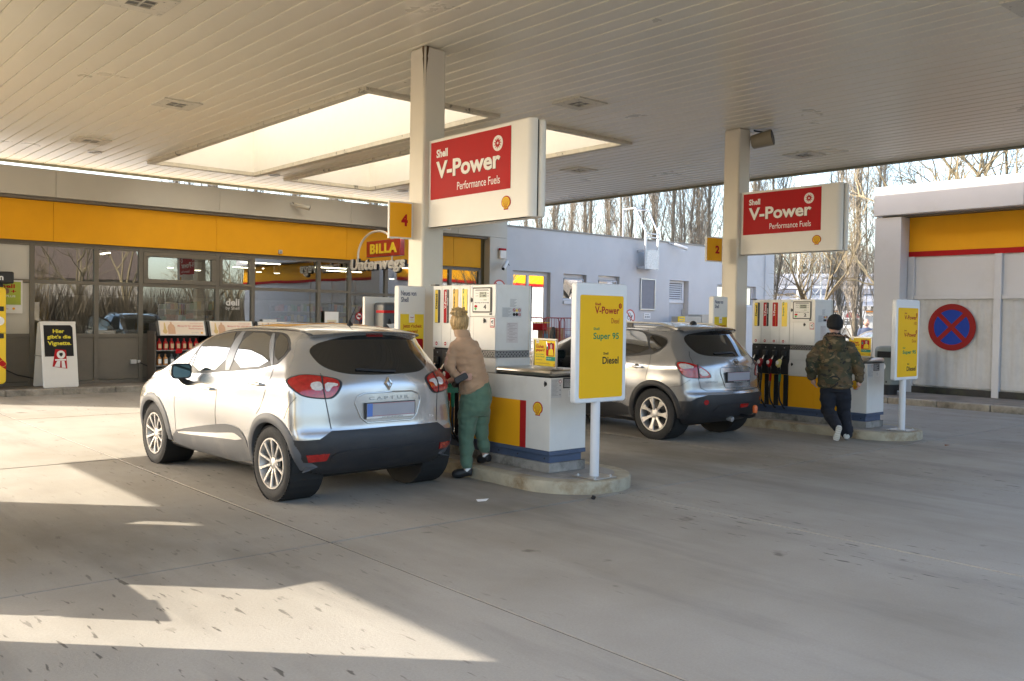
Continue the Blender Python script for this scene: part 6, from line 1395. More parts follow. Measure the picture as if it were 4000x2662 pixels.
# ---------------- the grey car at the second pump
QASH = qashqai(); car2 = thing('grey_car', 'grey crossover with roof rails and open door at the second pump', 'car', (10.47, 8.07, 0), rad(1.0))
lampQ = [(-.865, -.30, 1.07), (-.84, -.42, 1.085), (-.67, -.56, 1.035), (-.545, -.63, .95), (-.515, -.65, .885), (-.56, -.64, .87), (-.75, -.55, .868), (-.85, -.44, .88)]
rwq = [(0, 1.495), (.22, 1.49), (.44, 1.468), (.575, 1.43), (.625, 1.33), (.615, 1.24), (.575, 1.18), (.42, 1.155), (0, 1.145)]
bumpq = sy([(0, .645), (.60, .645), (.74, .615), (.84, .555), (.86, .55), (.84, .42), (.78, .385), (.5, .36), (0, .355)])
cfg2 = dict(paint=GREYP, wheels=(.03, 2.66), arch=(.37, .39), arch_span=(-15, 187), arch_w=.058, archm=CLADK, wx=.775, R=.352, rim=.235, spokes=7, fat=True, cupm=SEAM, handlem=GREYP, mirrorm=GREYP, mirror=(1.0, 1.78, 1.10),
  side_panels=[('window_surround', [(2.15, 1.03), (1.78, 1.35), (1.45, 1.475), (1.06, 1.50), (.50, 1.50), (.285, 1.45), (.10, 1.43), (-.06, 1.385), (-.105, 1.31), (-.02, 1.22), (.12, 1.155), (1.0, 1.08)], BLACK, .0025), ('front_door_window', [(1.06, 1.11), (1.06, 1.475), (1.45, 1.45), (1.75, 1.33), (2.02, 1.12), (2.03, 1.07)], DARK, .005),  # front window here is a matt dark sheet for the unlit cabin
    ('rear_door_window', [(.96, 1.11), (.98, 1.478), (.56, 1.48), (.385, 1.45), (.285, 1.38), (.15, 1.19)], CARGL, .0055), ('rear_quarter_window', [(.12, 1.19), (.275, 1.428), (.10, 1.41), (-.05, 1.37), (-.082, 1.31), (-.01, 1.245)], CARGL, .0055), ('door_opening_shade', [(1.02, .32), (1.02, 1.07), (2.02, 1.05), (2.12, .80), (2.16, .5), (2.10, .30)], DARK, .006),  # last panel: dark sheet laid on the body in place of cabin shade
    ('sill_cladding', [(2.16, .40), (1.0, .46), (.50, .46), (.50, .25), (2.16, .25)], CLADK, .007), ('bumper_corner', [(-.34, .56), (-.50, .565), (-.70, .56), (-.60, .42), (-.36, .37), (-.33, .44)], CLADK, .006)],
  side_lines=[([(.355, 1.50), (.27, 1.39), (.125, 1.17), (.10, 1.04), (.14, .92), (.165, .81)], .008), ([(1.01, 1.49), (1.0, 1.07), (1.02, .35)], .008), ([(-.24, .735), (-.42, .765), (-.52, .85)], .006)],
  handles=[(.20, .46, .985)],
  lamps=[('lamp_surround', shrink(lampQ, 1.05), BLACK, .003, 2), ('tail_lamp', shrink(lampQ, .97), TAILR, .012, 2), ('reversing_lamp', [(-.855, -.36, 1.055), (-.80, -.47, 1.05), (-.72, -.54, 1.005), (-.84, -.45, .985), (-.86, -.39, 1.005)], TAILW, .017, 1), ('reversing_lamp', [(-.68, -.555, 1.02), (-.575, -.615, .945), (-.555, -.635, .90), (-.68, -.58, .90)], TAILW, .017, 1), ('lamp_joint', [(-.70, -.55, 1.045), (-.688, -.555, 1.045), (-.69, -.59, .865), (-.705, -.58, .865)], SEAM, .0185, 0)],
  rear_panels=[('rear_window', sy(rwq), CARGL, .004, 2), ('rear_bumper', bumpq, CLADK, .008, 0), ('bumper_insert', sy([(0, .52), (.42, .52), (.48, .46), (.50, .42), (0, .40)]), CLADK, .016, 1), ('stop_lamp', [(-.16, 1.528), (.16, 1.528), (.15, 1.505), (-.15, 1.505)], TAILR, .03, 0), ('rear_reflector', circ(-.63, .55, .034, 20), TAILR, .013, 0), ('rear_reflector', circ(.63, .55, .034, 20), TAILR, .013, 0), ('fog_lamp', [(.0, .51), (.19, .51), (.185, .465), (.0, .465)], TAILR, .022, 0),
    ('plate_recess', sy([(0, 1.01), (.30, 1.01), (.345, .99), (.352, .94), (.285, .75), (.26, .735), (0, .735)]), GREYP, .0035, 0)],
  rear_lines=[([(.66, 1.22), (.70, 1.16), (.725, 1.06), (.70, .88), (.675, .74), (.60, .70), (0, .69)], .008)], windscreen=[(-.60, 1.85), (.60, 1.85), (.70, 2.3), (.74, 2.62), (0, 2.72), (-.74, 2.62), (-.70, 2.3)])
bv2, RE2, S2, TOP2 = build_car(car2, QASH, cfg2)
rear_parts(car2, RE2, 0, 0, .875, 'QASHQAI', (-.61, -.42), .815, None, None, [(0, 1.01), (.30, 1.01), (.345, .99), (.352, .94), (.285, .75), (.26, .735), (0, .735)])
h, n = RE2.hit(0, 1.075); F = Frame((0, h.y-.008, 1.075), (1, 0, 0), (0, .2, 1)); b = MB(); b.fring(F, 0, 0, .035, .046, -.004, .008, 32); b.fbox(F, -.062, .062, -.012, .012, -.004, .012); b.build('badge', CHROME, car2, local=True)
spoiler(car2, TOP2, GREYP, .60, -.47, -.14, 1.545, .05, .026, .22)
for s in (1, -1):
    P = [(.585*s, 1.75), (.59*s, 1.5), (.59*s, .8), (.58*s, .15), (.565*s, -.12)]; pts = []
    for i, (x, y) in enumerate(P): pts.append(TOP2.hit(x, y)[0]+Vector((0, 0, (.005, .055, .062, .055, .004)[i])))
    Q = []
    for i in range(4):
        for k in range(6): Q.append(pts[i].lerp(pts[i+1], k/6))
    Q.append(pts[4]); b = MB(); b.tube(Q, .017, 8); rl = b.build('roof_rail', ALU, car2, smooth=True, local=True)
    for y in (1.45, .72): h = TOP2.hit(.59*s, y)[0]; b = MB(); b.box(h.x-.014, h.x+.014, y-.05, y+.05, h.z-.01, h.z+.05); b.build('rail_foot', BLACK, rl, local=True)
h = TOP2.hit(.0, .05)[0]; b = MB(); b.lathe(h-Vector((0, 0, .006)), (0, -.2, 1), [(0, .055), (.02, .05), (.045, .03), (.055, 0)], 16); b.build('aerial', BLACK, car2, smooth=True, local=True)
b = MB(); RE2.strip(b, [(-.36, 1.19), (.02, 1.20), (.06, 1.165)], .022, .016); b.build('rear_wiper', BLACK, car2, local=True)
b = MB(); b.tube([(.20, -.55, .33), (.20, -.78, .32), (.20, -.86, .345), (.20, -.87, .39)], [.025, .025, .022, .018], 10); b.build('tow_bar', BLACK, car2, smooth=True, local=True)
b = MB(); b.lathe((.20, -.87, .38), (0, 0, 1), [(0, 0), (0, .026), (.02, .034), (.045, .030), (.05, .036), (.085, .034), (.105, .022), (.11, 0)], 18); b.build('tow_ball_cap', mat('cap_orange', (.75, .16, .04), .4), car2, smooth=True, local=True)
b = MB(); b.cyl((-.05, -.60, .30), (-.05, -.68, .29), .035, n=14); b.build('exhaust', GALV, car2, smooth=True, local=True)
# opened driver's door of the grey car
ang = rad(42); hx, hy = -.885, 2.06; dr = Vector((-math.sin(ang), -math.cos(ang), 0)); F = Frame((hx, hy, 0), dr)
b = MB(); b.fpoly(F, [(0, .36), (1.0, .40), (1.03, .6), (1.03, 1.08), (.02, 1.06)], -.05, .05); dd = b.build('open_door', GREYP, car2, bevel=.02, local=True)
b = MB(); b.tube([F.p(.02, 1.06), F.p(.30, 1.33), F.p(.60, 1.46), F.p(.93, 1.49), F.p(1.02, 1.42), F.p(1.03, 1.07)], .028, 8); b.build('window_frame', BLACK, dd, smooth=True, local=True)
b = MB(); b.fpoly(F, [(.05, 1.09), (.31, 1.32), (.60, 1.44), (.92, 1.47), (1.0, 1.41), (1.01, 1.09)], -.004, .004); b.build('door_glass', glass('door_glass_mat', .12, (.55, .6, .58)), dd, local=True)
b = MB(); b.fpoly(F, [(.03, .40), (.98, .43), (1.0, 1.06), (.04, 1.05)], -.062, -.051); b.build('door_trim', BLACK, dd, local=True)
# ---------------- copies outside the left edge; dispenser, cabinet and news board added for their shadows
def outside(src, dx, dy, label):
    c = copy_tree(src); c.location = (src.location.x+dx, src.location.y+dy, src.location.z); c['label'] = label; return c
for o, dx, dy, l in (('fuel_pump', -6.22, .24, 'fuel pump just outside the left edge, throwing a stepped shadow into view'), ('cleaning_station', -6.22, -1.18, 'added windscreen dispenser, unseen beyond the left edge, to cast shadow left of the car'), ('canopy_column', -6.22, .24, 'canopy column outside the left edge shading the ground left of the car'), ('vending_cabinet', -3.95, -14.05, 'added tall cabinet, unseen beyond the lower left corner, to shade the nearest ground'), ('framed_poster', -6.22, .24, 'framed poster on the pump outside the left edge'), ('news_board', -5.99, 1.22, 'added news board, unseen beyond the left edge, to fill a gap in the shadow')):
    outside(bpy.data.objects[o], dx, dy, l)
# ------------------------------------------------------------------ people
from mathutils import noise as mnoise
class Body:
    """figure drawn in a frame: u to the right of the picture, w away, z up"""
    def __init__(s, base, az): s.o = Vector(base); s.v = Vector((math.cos(az), math.sin(az), 0)); s.r = Vector((math.sin(az), -math.cos(az), 0))
    def p(s, u, z, w=0.): return s.o+s.r*u+s.v*w+Vector((0, 0, z))
    def ell(s, mb, rows, n=20):
        """rows: (u, z, w, half width, half depth, turn deg)"""
        vs = []; fs = []
        for u, z, w, a, b_, t, *tl in rows:
            tl = tl[0] if tl else 0.; c = s.p(u, z, w); x = s.r*math.cos(rad(t))+s.v*math.sin(rad(t)); y = s.v*math.cos(rad(t))-s.r*math.sin(rad(t))
            for k in range(n): g = 2*math.pi*k/n; vs.append(c+x*a*math.cos(g)+y*b_*math.sin(g)+Vector((0, 0, tl*math.cos(g))))
        for i in range(len(rows)-1):
            for k in range(n): fs.append((i*n+k, i*n+(k+1) % n, (i+1)*n+(k+1) % n, (i+1)*n+k))
        fs += [tuple(range(n))[::-1], tuple(range((len(rows)-1)*n, len(rows)*n))]; mb.add(vs, fs)
    def limb(s, mb, pts, rs, n=12):
        P = [s.p(*q) for q in pts]; Q = []; rr = []
        for i in range(len(P)-1):
            for k in range(4): Q.append(P[i].lerp(P[i+1], k/4)); rr.append(rs[i]+(rs[i+1]-rs[i])*k/4)
        Q.append(P[-1]); rr.append(rs[-1]); mb.tube(Q, rr, n)
        for q, r_ in ((P[0], rs[0]), (P[-1], rs[-1])): s.ball(mb, q, r_*.98)
        for q, r_ in zip(P[1:-1], rs[1:-1]): s.ball(mb, q, r_)
    def ball(s, mb, c, r_, sc_=(1, 1, 1), n=12):
        mb_rows = []; vs = []; fs = []
        for i in range(9):
            a = -math.pi/2+math.pi*(i+.5)/9
            for k in range(n): g = 2*math.pi*k/n; vs.append(Vector(c)+s.r*(r_*sc_[0]*math.cos(a)*math.cos(g))+s.v*(r_*sc_[1]*math.cos(a)*math.sin(g))+Vector((0, 0, r_*sc_[2]*math.sin(a))))
        for i in range(8):
            for k in range(n): fs.append((i*n+k, i*n+(k+1) % n, (i+1)*n+(k+1) % n, (i+1)*n+k))
        fs += [tuple(range(n))[::-1], tuple(range(8*n, 9*n))]; mb.add(vs, fs)
def skinned(mb, name, m, parent, voxel=.012, smooth=6, wr=0., wscale=7., wst=(1, 1, .5), fold=None):
    """union of overlapping shells as one continuous surface"""
    me = bpy.data.meshes.new('tmp'); me.from_pydata([tuple(v) for v in mb.v], [], mb.f); o = bpy.data.objects.new('tmp', me); COL.objects.link(o)
    r_ = o.modifiers.new('r', 'REMESH'); r_.mode = 'VOXEL'; r_.voxel_size = voxel
    s_ = o.modifiers.new('s', 'SMOOTH'); s_.factor = .5; s_.iterations = smooth
    dg = bpy.context.evaluated_depsgraph_get(); m2 = bpy.data.meshes.new_from_object(o.evaluated_get(dg))
    off = origin(parent); N = [v.normal.copy() for v in m2.vertices]
    for v, n in zip(m2.vertices, N):
        c = v.co.copy()
        if wr:
            q = Vector((c.x*wst[0], c.y*wst[1], c.z*wst[2]))*wscale; d = mnoise.noise(q)+.5*mnoise.noise(q*2.3)
            k = fold(c) if fold else 1.; v.co = c+n*(wr*d*k)
        v.co -= off
    bpy.data.objects.remove(o); bpy.data.meshes.remove(me)
    q = bpy.data.objects.new(name, m2); COL.objects.link(q); m2.name = name; q.parent = parent; m2.materials.clear(); m2.materials.append(m)
    m2.polygons.foreach_set('use_smooth', [True]*len(m2.polygons)); return q
def hand(B, mb, c, d, up, size=.175, curl=.5, side=1):
    """palm with four unequal fingers and a thumb; d points along the fingers, up is the back of the hand"""
    d = d.normalized(); up = (up-d*up.dot(d)).normalized(); x = d.cross(up)*side
    L_ = size*.46
    mb.tube([c, c+d*L_*.5, c+d*L_], [.026, .036, .034], 10)
    for i, (o_, l) in enumerate(((-.030, .068), (-.010, .078), (.010, .073), (.029, .058))):
        a = c+d*L_*.92+x*o_; q = a+d*l*.45-up*l*.12*curl; e = q+d*l*.35-up*l*.5*curl; mb.tube([a-d*.02, q, e, e+d*.012-up*.03*curl], [.0105, .0100, .0090, .006], 7)
    a = c+d*.02-x*.026; mb.tube([a, a-x*.026+d*.03-up*.01, a-x*.03+d*.062-up*.02], [.0135, .012, .009], 7)
WSKIN = mat('warm_skin', (.56, .33, .25), .5, var=.06, scale=40)
def shoe(B, mb, toe, heel, h=.07, w=.045):
    a, b_ = Vector(heel), Vector(toe); L_ = (b_-a); n = 7
    P = [a+L_*k/n+Vector((0, 0, h*(.62, .66, .66, .58, .46, .40, .34, .22)[k])) for k in range(n+1)]
    mb.tube(P, [w*.82, w*.95, w*.92, w*.92, w*1.0, w*1.05, w*.95, w*.6], 12)
# ---------------- the woman at the near pump
wm = thing('person', 'person in beige sweatshirt and green joggers with blond bun filling the silver car', 'person', (5.62, 7.22, 0)); W = Body((5.62, 7.22, 0), rad(52.1))
b = MB()
W.ell(b, [(.115, .72, .05, .115, .10, 20), (.115, .84, .04, .118, .105, 20), (.09, 1.0, .03, .105, .095, 20), (.06, 1.16, .02, .115, .095, 15), (.03, 1.30, .02, .115, .085, 12), (.0, 1.39, .03, .08, .07, 8), (-.015, 1.45, .04, .055, .055, 0), (-.02, 1.50, .05, .05, .052, 0)])
W.ball(b, W.p(-.05, 1.585, .07), .092, (.86, 1.06, 1.18)); W.ball(b, W.p(-.085, 1.55, .13), .05, (1, 1, 1)); b.tube([W.p(-.10, 1.585, .165), W.p(-.125, 1.56, .19)], [.018, .012], 8); W.ball(b, W.p(.035, 1.575, .08), .022, (.5, 1, 1.4))
W.limb(b, [(.115, 1.34, .10), (.03, 1.09, .20), (-.10, 1.0, .17), (-.165, .965, .12)], [.045, .038, .032, .025]); W.limb(b, [(-.105, 1.35, .0), (-.165, 1.15, -.06), (-.05, 1.03, -.125)], [.042, .036, .027])
W.limb(b, [(.06, .74, .02), (.04, .45, .03), (.045, .10, .0)], [.075, .05, .034]); W.limb(b, [(.17, .74, .08), (.188, .47, .14), (.235, .22, .165)], [.075, .05, .034])
hand(W, b, W.p(-.05, 1.03, -.13), W.r*1.0+Vector((0, 0, .10)), -W.v, .17, .35, 1); hand(W, b, W.p(-.165, .965, .12), W.r*-1+W.v*-.1+Vector((0, 0, -.25)), Vector((0, 0, 1)), .17, 1.1, -1)
skinned(b, 'body', WSKIN, wm, .009, 3)
TOPC = mat('beige_sweatshirt', (.46, .29, .175), .85, var=.08, scale=8, bump=.25, bscale=14, sheen=.25)
b = MB()
W.ell(b, [(.108, .945, .035, .146, .140, 22, .07), (.106, .97, .033, .152, .144, 22, .07), (.098, 1.03, .025, .143, .130, 20, .05), (.078, 1.13, .01, .145, .125, 16, .02), (.055, 1.23, .0, .152, .122, 14), (.032, 1.32, .005, .142, .108, 12), (.012, 1.385, .015, .105, .088, 8), (-.004, 1.43, .028, .078, .072, 6), (-.012, 1.475, .035, .066, .066, 0)])
W.limb(b, [(-.072, 1.345, .0), (-.118, 1.24, -.03), (-.142, 1.14, -.05)], [.062, .056, .051]); W.limb(b, [(-.142, 1.14, -.05), (-.105, 1.08, -.10), (-.065, 1.045, -.125)], [.051, .045, .037]); W.limb(b, [(.11, 1.34, .09), (.03, 1.10, .19), (-.05, 1.03, .18)], [.06, .05, .044])
o = skinned(b, 'sweatshirt', TOPC, wm, .010, 3, .017, 7, (1, 1, 2.2))
b = MB(); 
for k in range(15):
    pass
W.ell(b, [(-.012, 1.435, .03, .082, .078, 5), (-.020, 1.47, .035, .083, .080, 5), (-.030, 1.505, .038, .076, .076, 5), (-.030, 1.507, .038, .060, .060, 5), (-.018, 1.46, .034, .060, .058, 5)]); b.build('collar', TOPC, wm, smooth=True)
b = MB(); W.ell(b, [(.112, .915, .036, .136, .13, 22, .07), (.111, .93, .036, .150, .144, 22, .07), (.108, .96, .035, .150, .145, 22, .07)]); b.build('hem_band', TOPC, wm, smooth=True)
JOG = mat('green_joggers', (.105, .185, .125), .85, var=.08, scale=9, bump=.25, bscale=16, sheen=.2)
b = MB()
W.ell(b, [(.115, .96, .035, .138, .125, 22, .06), (.130, .88, .035, .156, .146, 24, .03), (.130, .78, .035, .165, .155, 24), (.115, .69, .03, .158, .142, 24), (.108, .64, .03, .145, .12, 24)])
W.limb(b, [(.055, .72, .01), (.045, .56, .02), (.035, .42, .03), (.040, .26, .01), (.048, .15, .0)], [.102, .094, .079, .070, .057]); W.limb(b, [(.18, .72, .09), (.19, .58, .12), (.19, .46, .14), (.215, .34, .15), (.232, .27, .16)], [.10, .088, .074, .066, .052])
skinned(b, 'joggers', JOG, wm, .010, 3, .016, 7, (1, 1, 1.7))
b = MB(); W.ell(b, [(.048, .155, .0, .050, .050, 0), (.049, .14, .0, .048, .048, 0), (.050, .115, .0, .046, .046, 0)]); W.ell(b, [(.233, .275, .16, .046, .046, 0), (.236, .25, .165, .044, .044, 0)]); b.build('ankle_cuffs', JOG, wm, smooth=True)
SHOEK = mat('black_trainers', (.015, .016, .018), .5, var=.15)
b = MB(); shoe(W, b, W.p(-.10, .0, .02)+Vector((0, 0, .02)), W.p(.10, .0, .0)+Vector((0, 0, .02)), .075, .046); skinned(b, 'shoe', SHOEK, wm, .008, 3)
b = MB(); shoe(W, b, W.p(.16, .12, .24)+Vector((0, 0, .02)), W.p(.28, .12, .14)+Vector((0, 0, .02)), .075, .046); skinned(b, 'shoe', SHOEK, wm, .008, 3)
b = MB(); W.ell(b, [(.052, .08, .0, .036, .036, 0), (.052, .115, .0, .036, .036, 0)]); W.ell(b, [(.24, .20, .165, .036, .036, 0), (.238, .235, .165, .036, .036, 0)]); b.build('socks', PAPER, wm, smooth=True)
HAIR = mat('blond_hair', (.50, .32, .13), .5, var=.45, scale=22, stretch=(3, 3, .5), bump=.6, bscale=45)
b = MB(); W.ball(b, W.p(-.048, 1.588, .05), .102, (.94, 1.03, 1.08), 18); W.ball(b, W.p(-.03, 1.52, .03), .058, (1, 1, 1.1)); W.ball(b, W.p(-.062, 1.682, .0), .062, (1.2, 1.05, .80), 18)
rr = random.Random(3)
for k in range(26):
    a = rr.uniform(0, 6.28); r0 = .05; c = W.p(-.062+.062*math.cos(a), 1.682+.040*math.sin(a), rr.uniform(-.05, .02)); b.tube([c, c+W.r*rr.uniform(-.035, .035)+Vector((0, 0, rr.uniform(-.015, .02))), c+W.r*rr.uniform(-.05, .05)-W.v*.015], [.013, .012, .005], 6)
skinned(b, 'hair', HAIR, wm, .006, 1, .009, 16, (3, 3, .8))
o = MB(); rr2 = random.Random(9)
for k in range(22):
    a = rr2.uniform(-.09, .06); p0 = W.p(a*.9-.03, rr2.uniform(1.5, 1.7), rr2.uniform(.0, .05)); o.tube([p0, p0+W.r*rr2.uniform(-.05, .05)+Vector((0, 0, rr2.uniform(-.05, .03)))], [.0025, .0008], 4)
o.build('loose_hair', HAIR, wm)
b = MB(); W.ell(b, [(-.055, 1.02, -.128, .034, .03, 0), (-.05, 1.035, -.128, .034, .03, 0)]); b.build('red_cuff', RED, wm, smooth=True)
q = MB(); Fp = Frame(W.p(-.02, 1.035, -.175), W.r+Vector((0, 0, .55)), Vector((0, 0, 1))-W.r*.55); q.fpoly(Fp, rrect(-.075, .065, -.035, .03, .02), -.012, .012); tag(q.build('wallet', BLACK, None, bevel=.006), 'small black wallet held behind the back by the person at the near pump', 'wallet')
# nozzle in her hand with the green sleeve and its hose
t = thing('held_nozzle', 'green sleeved fuel nozzle in the hand of the person, plugged into the silver car', 'fuel nozzle', W.p(-.2, .96, .1))
b = MB(); b.tube([W.p(-.16, .955, .12), W.p(-.20, .985, .13), W.p(-.235, 1.0, .15), W.p(-.30, .995, .20)], [.024, .03, .022, .014], 10); b.build('nozzle_body', BLACK, t, smooth=True)
b = MB(); b.tube([W.p(-.21, .90, .10), W.p(-.235, .90, .11), W.p(-.24, .95, .13)], [.01, .01, .01], 8); b.build('lever', BLACK, t, smooth=True)
b = MB(); b.tube([W.p(-.15, .95, .11), W.p(-.12, .90, .10), W.p(-.105, .86, .10), W.p(-.105, .72, .11)], [.022, .027, .022, .018], 10); b.fbox(Frame(W.p(-.14, .885, .085), W.r, Vector((0, 0, 1))), -.03, .09, -.02, .03, -.02, .02); b.build('nozzle_sleeve', mat('sleeve_green', (.01, .16, .07), .45), t, smooth=True)
P = [W.p(-.105, .73, .11), W.p(-.108, .58, .12), W.p(-.10, .46, .14), W.p(-.04, .35, .17), W.p(.02, .33, .22), W.p(.05, .42, .26)]
MB().tube(P, .0125, 8).build('hose', HOSE, t, smooth=True)
# ---------------- the man walking away
mn = thing('person', 'person in camouflage parka and black beanie walking away past pump 2', 'person', (11.6, 6.5, 0)); B_ = Body((11.6, 6.5, 0), rad(29.3))
CAM = bpy.data.materials.new('camouflage_cloth'); CAM.use_nodes = True; nt = CAM.node_tree; n_ = nt.nodes; tcn = n_.new('ShaderNodeTexCoord'); bs = n_['Principled BSDF']; bs.inputs['Roughness'].default_value = .8
prev = None
for k, (scl, thr, colr) in enumerate(((5.5, .50, (.095, .062, .028)), (6.5, .56, (.030, .034, .016)), (8.0, .60, (.16, .115, .055)), (8.5, .605, (.012, .012, .010)))):
    mp = n_.new('ShaderNodeMapping'); mp.inputs['Location'].default_value = (k*3.1, k*1.7, k*2.3); mp.inputs['Scale'].default_value = (1, 1, 1.5); nt.links.new(tcn.outputs['Object'], mp.inputs[0])
    q = n_.new('ShaderNodeTexNoise'); q.inputs['Scale'].default_value = scl; q.inputs['Detail'].default_value = 3; q.inputs['Distortion'].default_value = .8; nt.links.new(mp.outputs[0], q.inputs['Vector'])
    r_ = n_.new('ShaderNodeMapRange'); r_.inputs['From Min'].default_value = thr; r_.inputs['From Max'].default_value = thr+.012; nt.links.new(q.outputs[0], r_.inputs[0])
    mx = n_.new('ShaderNodeMix'); mx.data_type = 'RGBA'; nt.links.new(r_.outputs[0], mx.inputs[0])
    if prev is None: mx.inputs[6].default_value = (.055, .048, .022, 1)
    else: nt.links.new(prev, mx.inputs[6])
    mx.inputs[7].default_value = (*colr, 1); prev = mx.outputs[2]
nt.links.new(prev, bs.inputs['Base Color'])
qn = n_.new('ShaderNodeTexNoise'); qn.inputs['Scale'].default_value = 14; bpn = n_.new('ShaderNodeBump'); bpn.inputs['Strength'].default_value = .5; bpn.inputs['Distance'].default_value = .02; nt.links.new(tcn.outputs['Object'], qn.inputs['Vector']); nt.links.new(qn.outputs[0], bpn.inputs['Height']); nt.links.new(bpn.outputs[0], bs.inputs['Normal'])
b = MB()
B_.ell(b, [(-.03, .75, .0, .15, .11, 0), (-.035, .95, .0, .15, .11, 0), (-.05, 1.2, .0, .18, .11, 0), (-.055, 1.36, .0, .17, .09, 0), (-.06, 1.44, .01, .07, .06, 0), (-.06, 1.50, .02, .055, .055, 0)])
B_.ball(b, B_.p(-.06, 1.60, .03), .10, (.84, 1.05, 1.15)); B_.ball(b, B_.p(-.145, 1.585, .03), .022, (.5, 1, 1.4)); B_.ball(b, B_.p(.028, 1.585, .03), .022, (.5, 1, 1.4)); b.tube([B_.p(-.06, 1.60, .13), B_.p(-.06, 1.57, .16)], [.016, .012], 8)
B_.limb(b, [(-.25, 1.33, .0), (-.345, 1.05, -.02), (-.335, .86, .05)], [.05, .04, .03]); B_.limb(b, [(.14, 1.33, .0), (.255, 1.06, .0), (.275, .86, .03)], [.05, .04, .03])
B_.limb(b, [(-.11, .78, .0), (-.11, .42, .02), (.0, .24, -.25)], [.09, .06, .04]); B_.limb(b, [(.05, .78, .0), (.085, .42, .12), (.13, .10, .12)], [.09, .06, .04])
hand(B_, b, B_.p(-.335, .86, .05), Vector((0, 0, -1))+B_.r*.25, B_.r*-1, .18, .55, 1); hand(B_, b, B_.p(.275, .86, .03), Vector((0, 0, -1))+B_.r*-.05, B_.r, .18, .55, -1)
skinned(b, 'body', WSKIN, mn, .011, 3)
b = MB()
B_.ell(b, [(-.035, .735, .0, .225, .155, 0), (-.035, .80, .0, .232, .16, 0), (-.04, .95, .0, .222, .152, 0), (-.05, 1.10, .0, .228, .152, 0), (-.055, 1.24, .0, .232, .146, 0), (-.055, 1.33, .0, .20, .13, 0), (-.058, 1.40, .0, .14, .11, 0), (-.06, 1.45, .01, .09, .09, 0)])
B_.limb(b, [(-.235, 1.30, .0), (-.33, 1.15, -.01), (-.352, 1.03, -.02), (-.345, .875, .04)], [.088, .085, .080, .062]); B_.limb(b, [(.125, 1.30, .0), (.225, 1.15, .0), (.265, 1.03, .0), (.277, .875, .03)], [.088, .085, .080, .062])
skinned(b, 'parka', CAM, mn, .012, 4, .022, 6.5, (1, 1, 1.8))
b = MB(); B_.ell(b, [(-.345, .885, .04, .062, .058, 0), (-.342, .845, .045, .058, .054, 0)]); B_.ell(b, [(.277, .885, .03, .062, .058, 0), (.277, .845, .03, .058, .054, 0)]); b.build('cuffs', BLACK, mn, smooth=True)
b = MB(); B_.ell(b, [(-.05, 1.24, -.10, .11, .05, 0), (-.05, 1.33, -.11, .15, .07, 0), (-.055, 1.40, -.08, .155, .09, 0), (-.06, 1.445, -.03, .13, .10, 0), (-.06, 1.46, .0, .09, .08, 0)]); skinned(b, 'hood', CAM, mn, .012, 4, .015, 10)
b = MB(); rr = random.Random(5)
for k in range(90):
    a = rad(-30+240*k/89); c = B_.p(-.03+.15*math.cos(a), 1.425+.035*abs(math.sin(a)), -.02-.11*math.sin(a)); b.tube([c, c+Vector((rr.uniform(-.03, .03), rr.uniform(-.03, .03), rr.uniform(-.01, .04)))], [.010, .002], 5)
b.build('fur_trim', mat('fur_trim_brown', (.22, .13, .08), .9, var=.3), mn)
b = MB(); B_.ell(b, [(-.07, 1.40, -.01, .135, .125, 0), (-.075, 1.46, .0, .115, .11, 0), (-.07, 1.50, .01, .09, .09, 0)]); skinned(b, 'scarf', mat('black_knit', (.010, .010, .011), .9, var=.15, bump=.3, bscale=120), mn, .012, 4, .01, 14)
b = MB(); B_.ball(b, B_.p(-.055, 1.635, .02), .118, (.92, 1.05, 1.06), 20); B_.ell(b, [(-.055, 1.565, .02, .103, .113, 0), (-.055, 1.60, .02, .111, .119, 0), (-.055, 1.64, .02, .109, .117, 0)]); skinned(b, 'beanie', mat('black_knit', (.010, .010, .011), .9), mn, .010, 4, .003, 30)
TRO = mat('dark_navy_trousers', (.010, .012, .020), .85, var=.15, bump=.2, bscale=18)
b = MB()
B_.ell(b, [(-.035, .84, .0, .17, .125, 0), (-.035, .76, .0, .175, .135, 0), (-.03, .68, .0, .165, .125, 0)])
B_.limb(b, [(-.115, .74, .0), (-.125, .56, .02), (-.12, .42, .03), (-.06, .32, -.12), (.0, .235, -.24)], [.115, .105, .092, .085, .078]); B_.limb(b, [(.05, .74, .0), (.075, .56, .08), (.09, .42, .13), (.115, .25, .13), (.13, .10, .12)], [.115, .105, .092, .086, .082])
skinned(b, 'trousers', TRO, mn, .012, 4, .016, 7, (1, 1, 1.6))
WSH = mat('white_trainers', (.62, .61, .56), .55, var=.1, dirt=(.3, .27, .2, .5), dscale=20)
b = MB(); shoe(B_, b, B_.p(.14, .02, .25), B_.p(.13, .02, .04), .075, .048); skinned(b, 'shoe', WSH, mn, .008, 3)
b = MB(); c0, c1 = B_.p(-.01, .045, -.30), B_.p(.035, .245, -.345)                       # raised trailing foot, sole to the camera
P = [c1.lerp(c0, k/6) for k in range(7)]; vs = []
upv = (c1-c0).normalized(); nv = (B_.v*-1+Vector((0, 0, .1))); nv = (nv-upv*nv.dot(upv)).normalized(); rv = upv.cross(nv)
n = 14
for k, q in enumerate(P):
    w_ = (.030, .041, .038, .034, .042, .046, .034)[k]; h_ = (.05, .07, .065, .055, .045, .038, .025)[k]
    for j in range(n): a = 2*math.pi*j/n; vs.append(q+rv*w_*math.cos(a)-nv*h_*(max(0, math.sin(a)))+nv*.012*max(0, -math.sin(a)))
b.add(vs, [(i*n+j, i*n+(j+1) % n, (i+1)*n+(j+1) % n, (i+1)*n+j) for i in range(6) for j in range(n)]+[tuple(range(n)), tuple(range(6*n, 7*n))[::-1]]); skinned(b, 'shoe', WSH, mn, .007, 2)
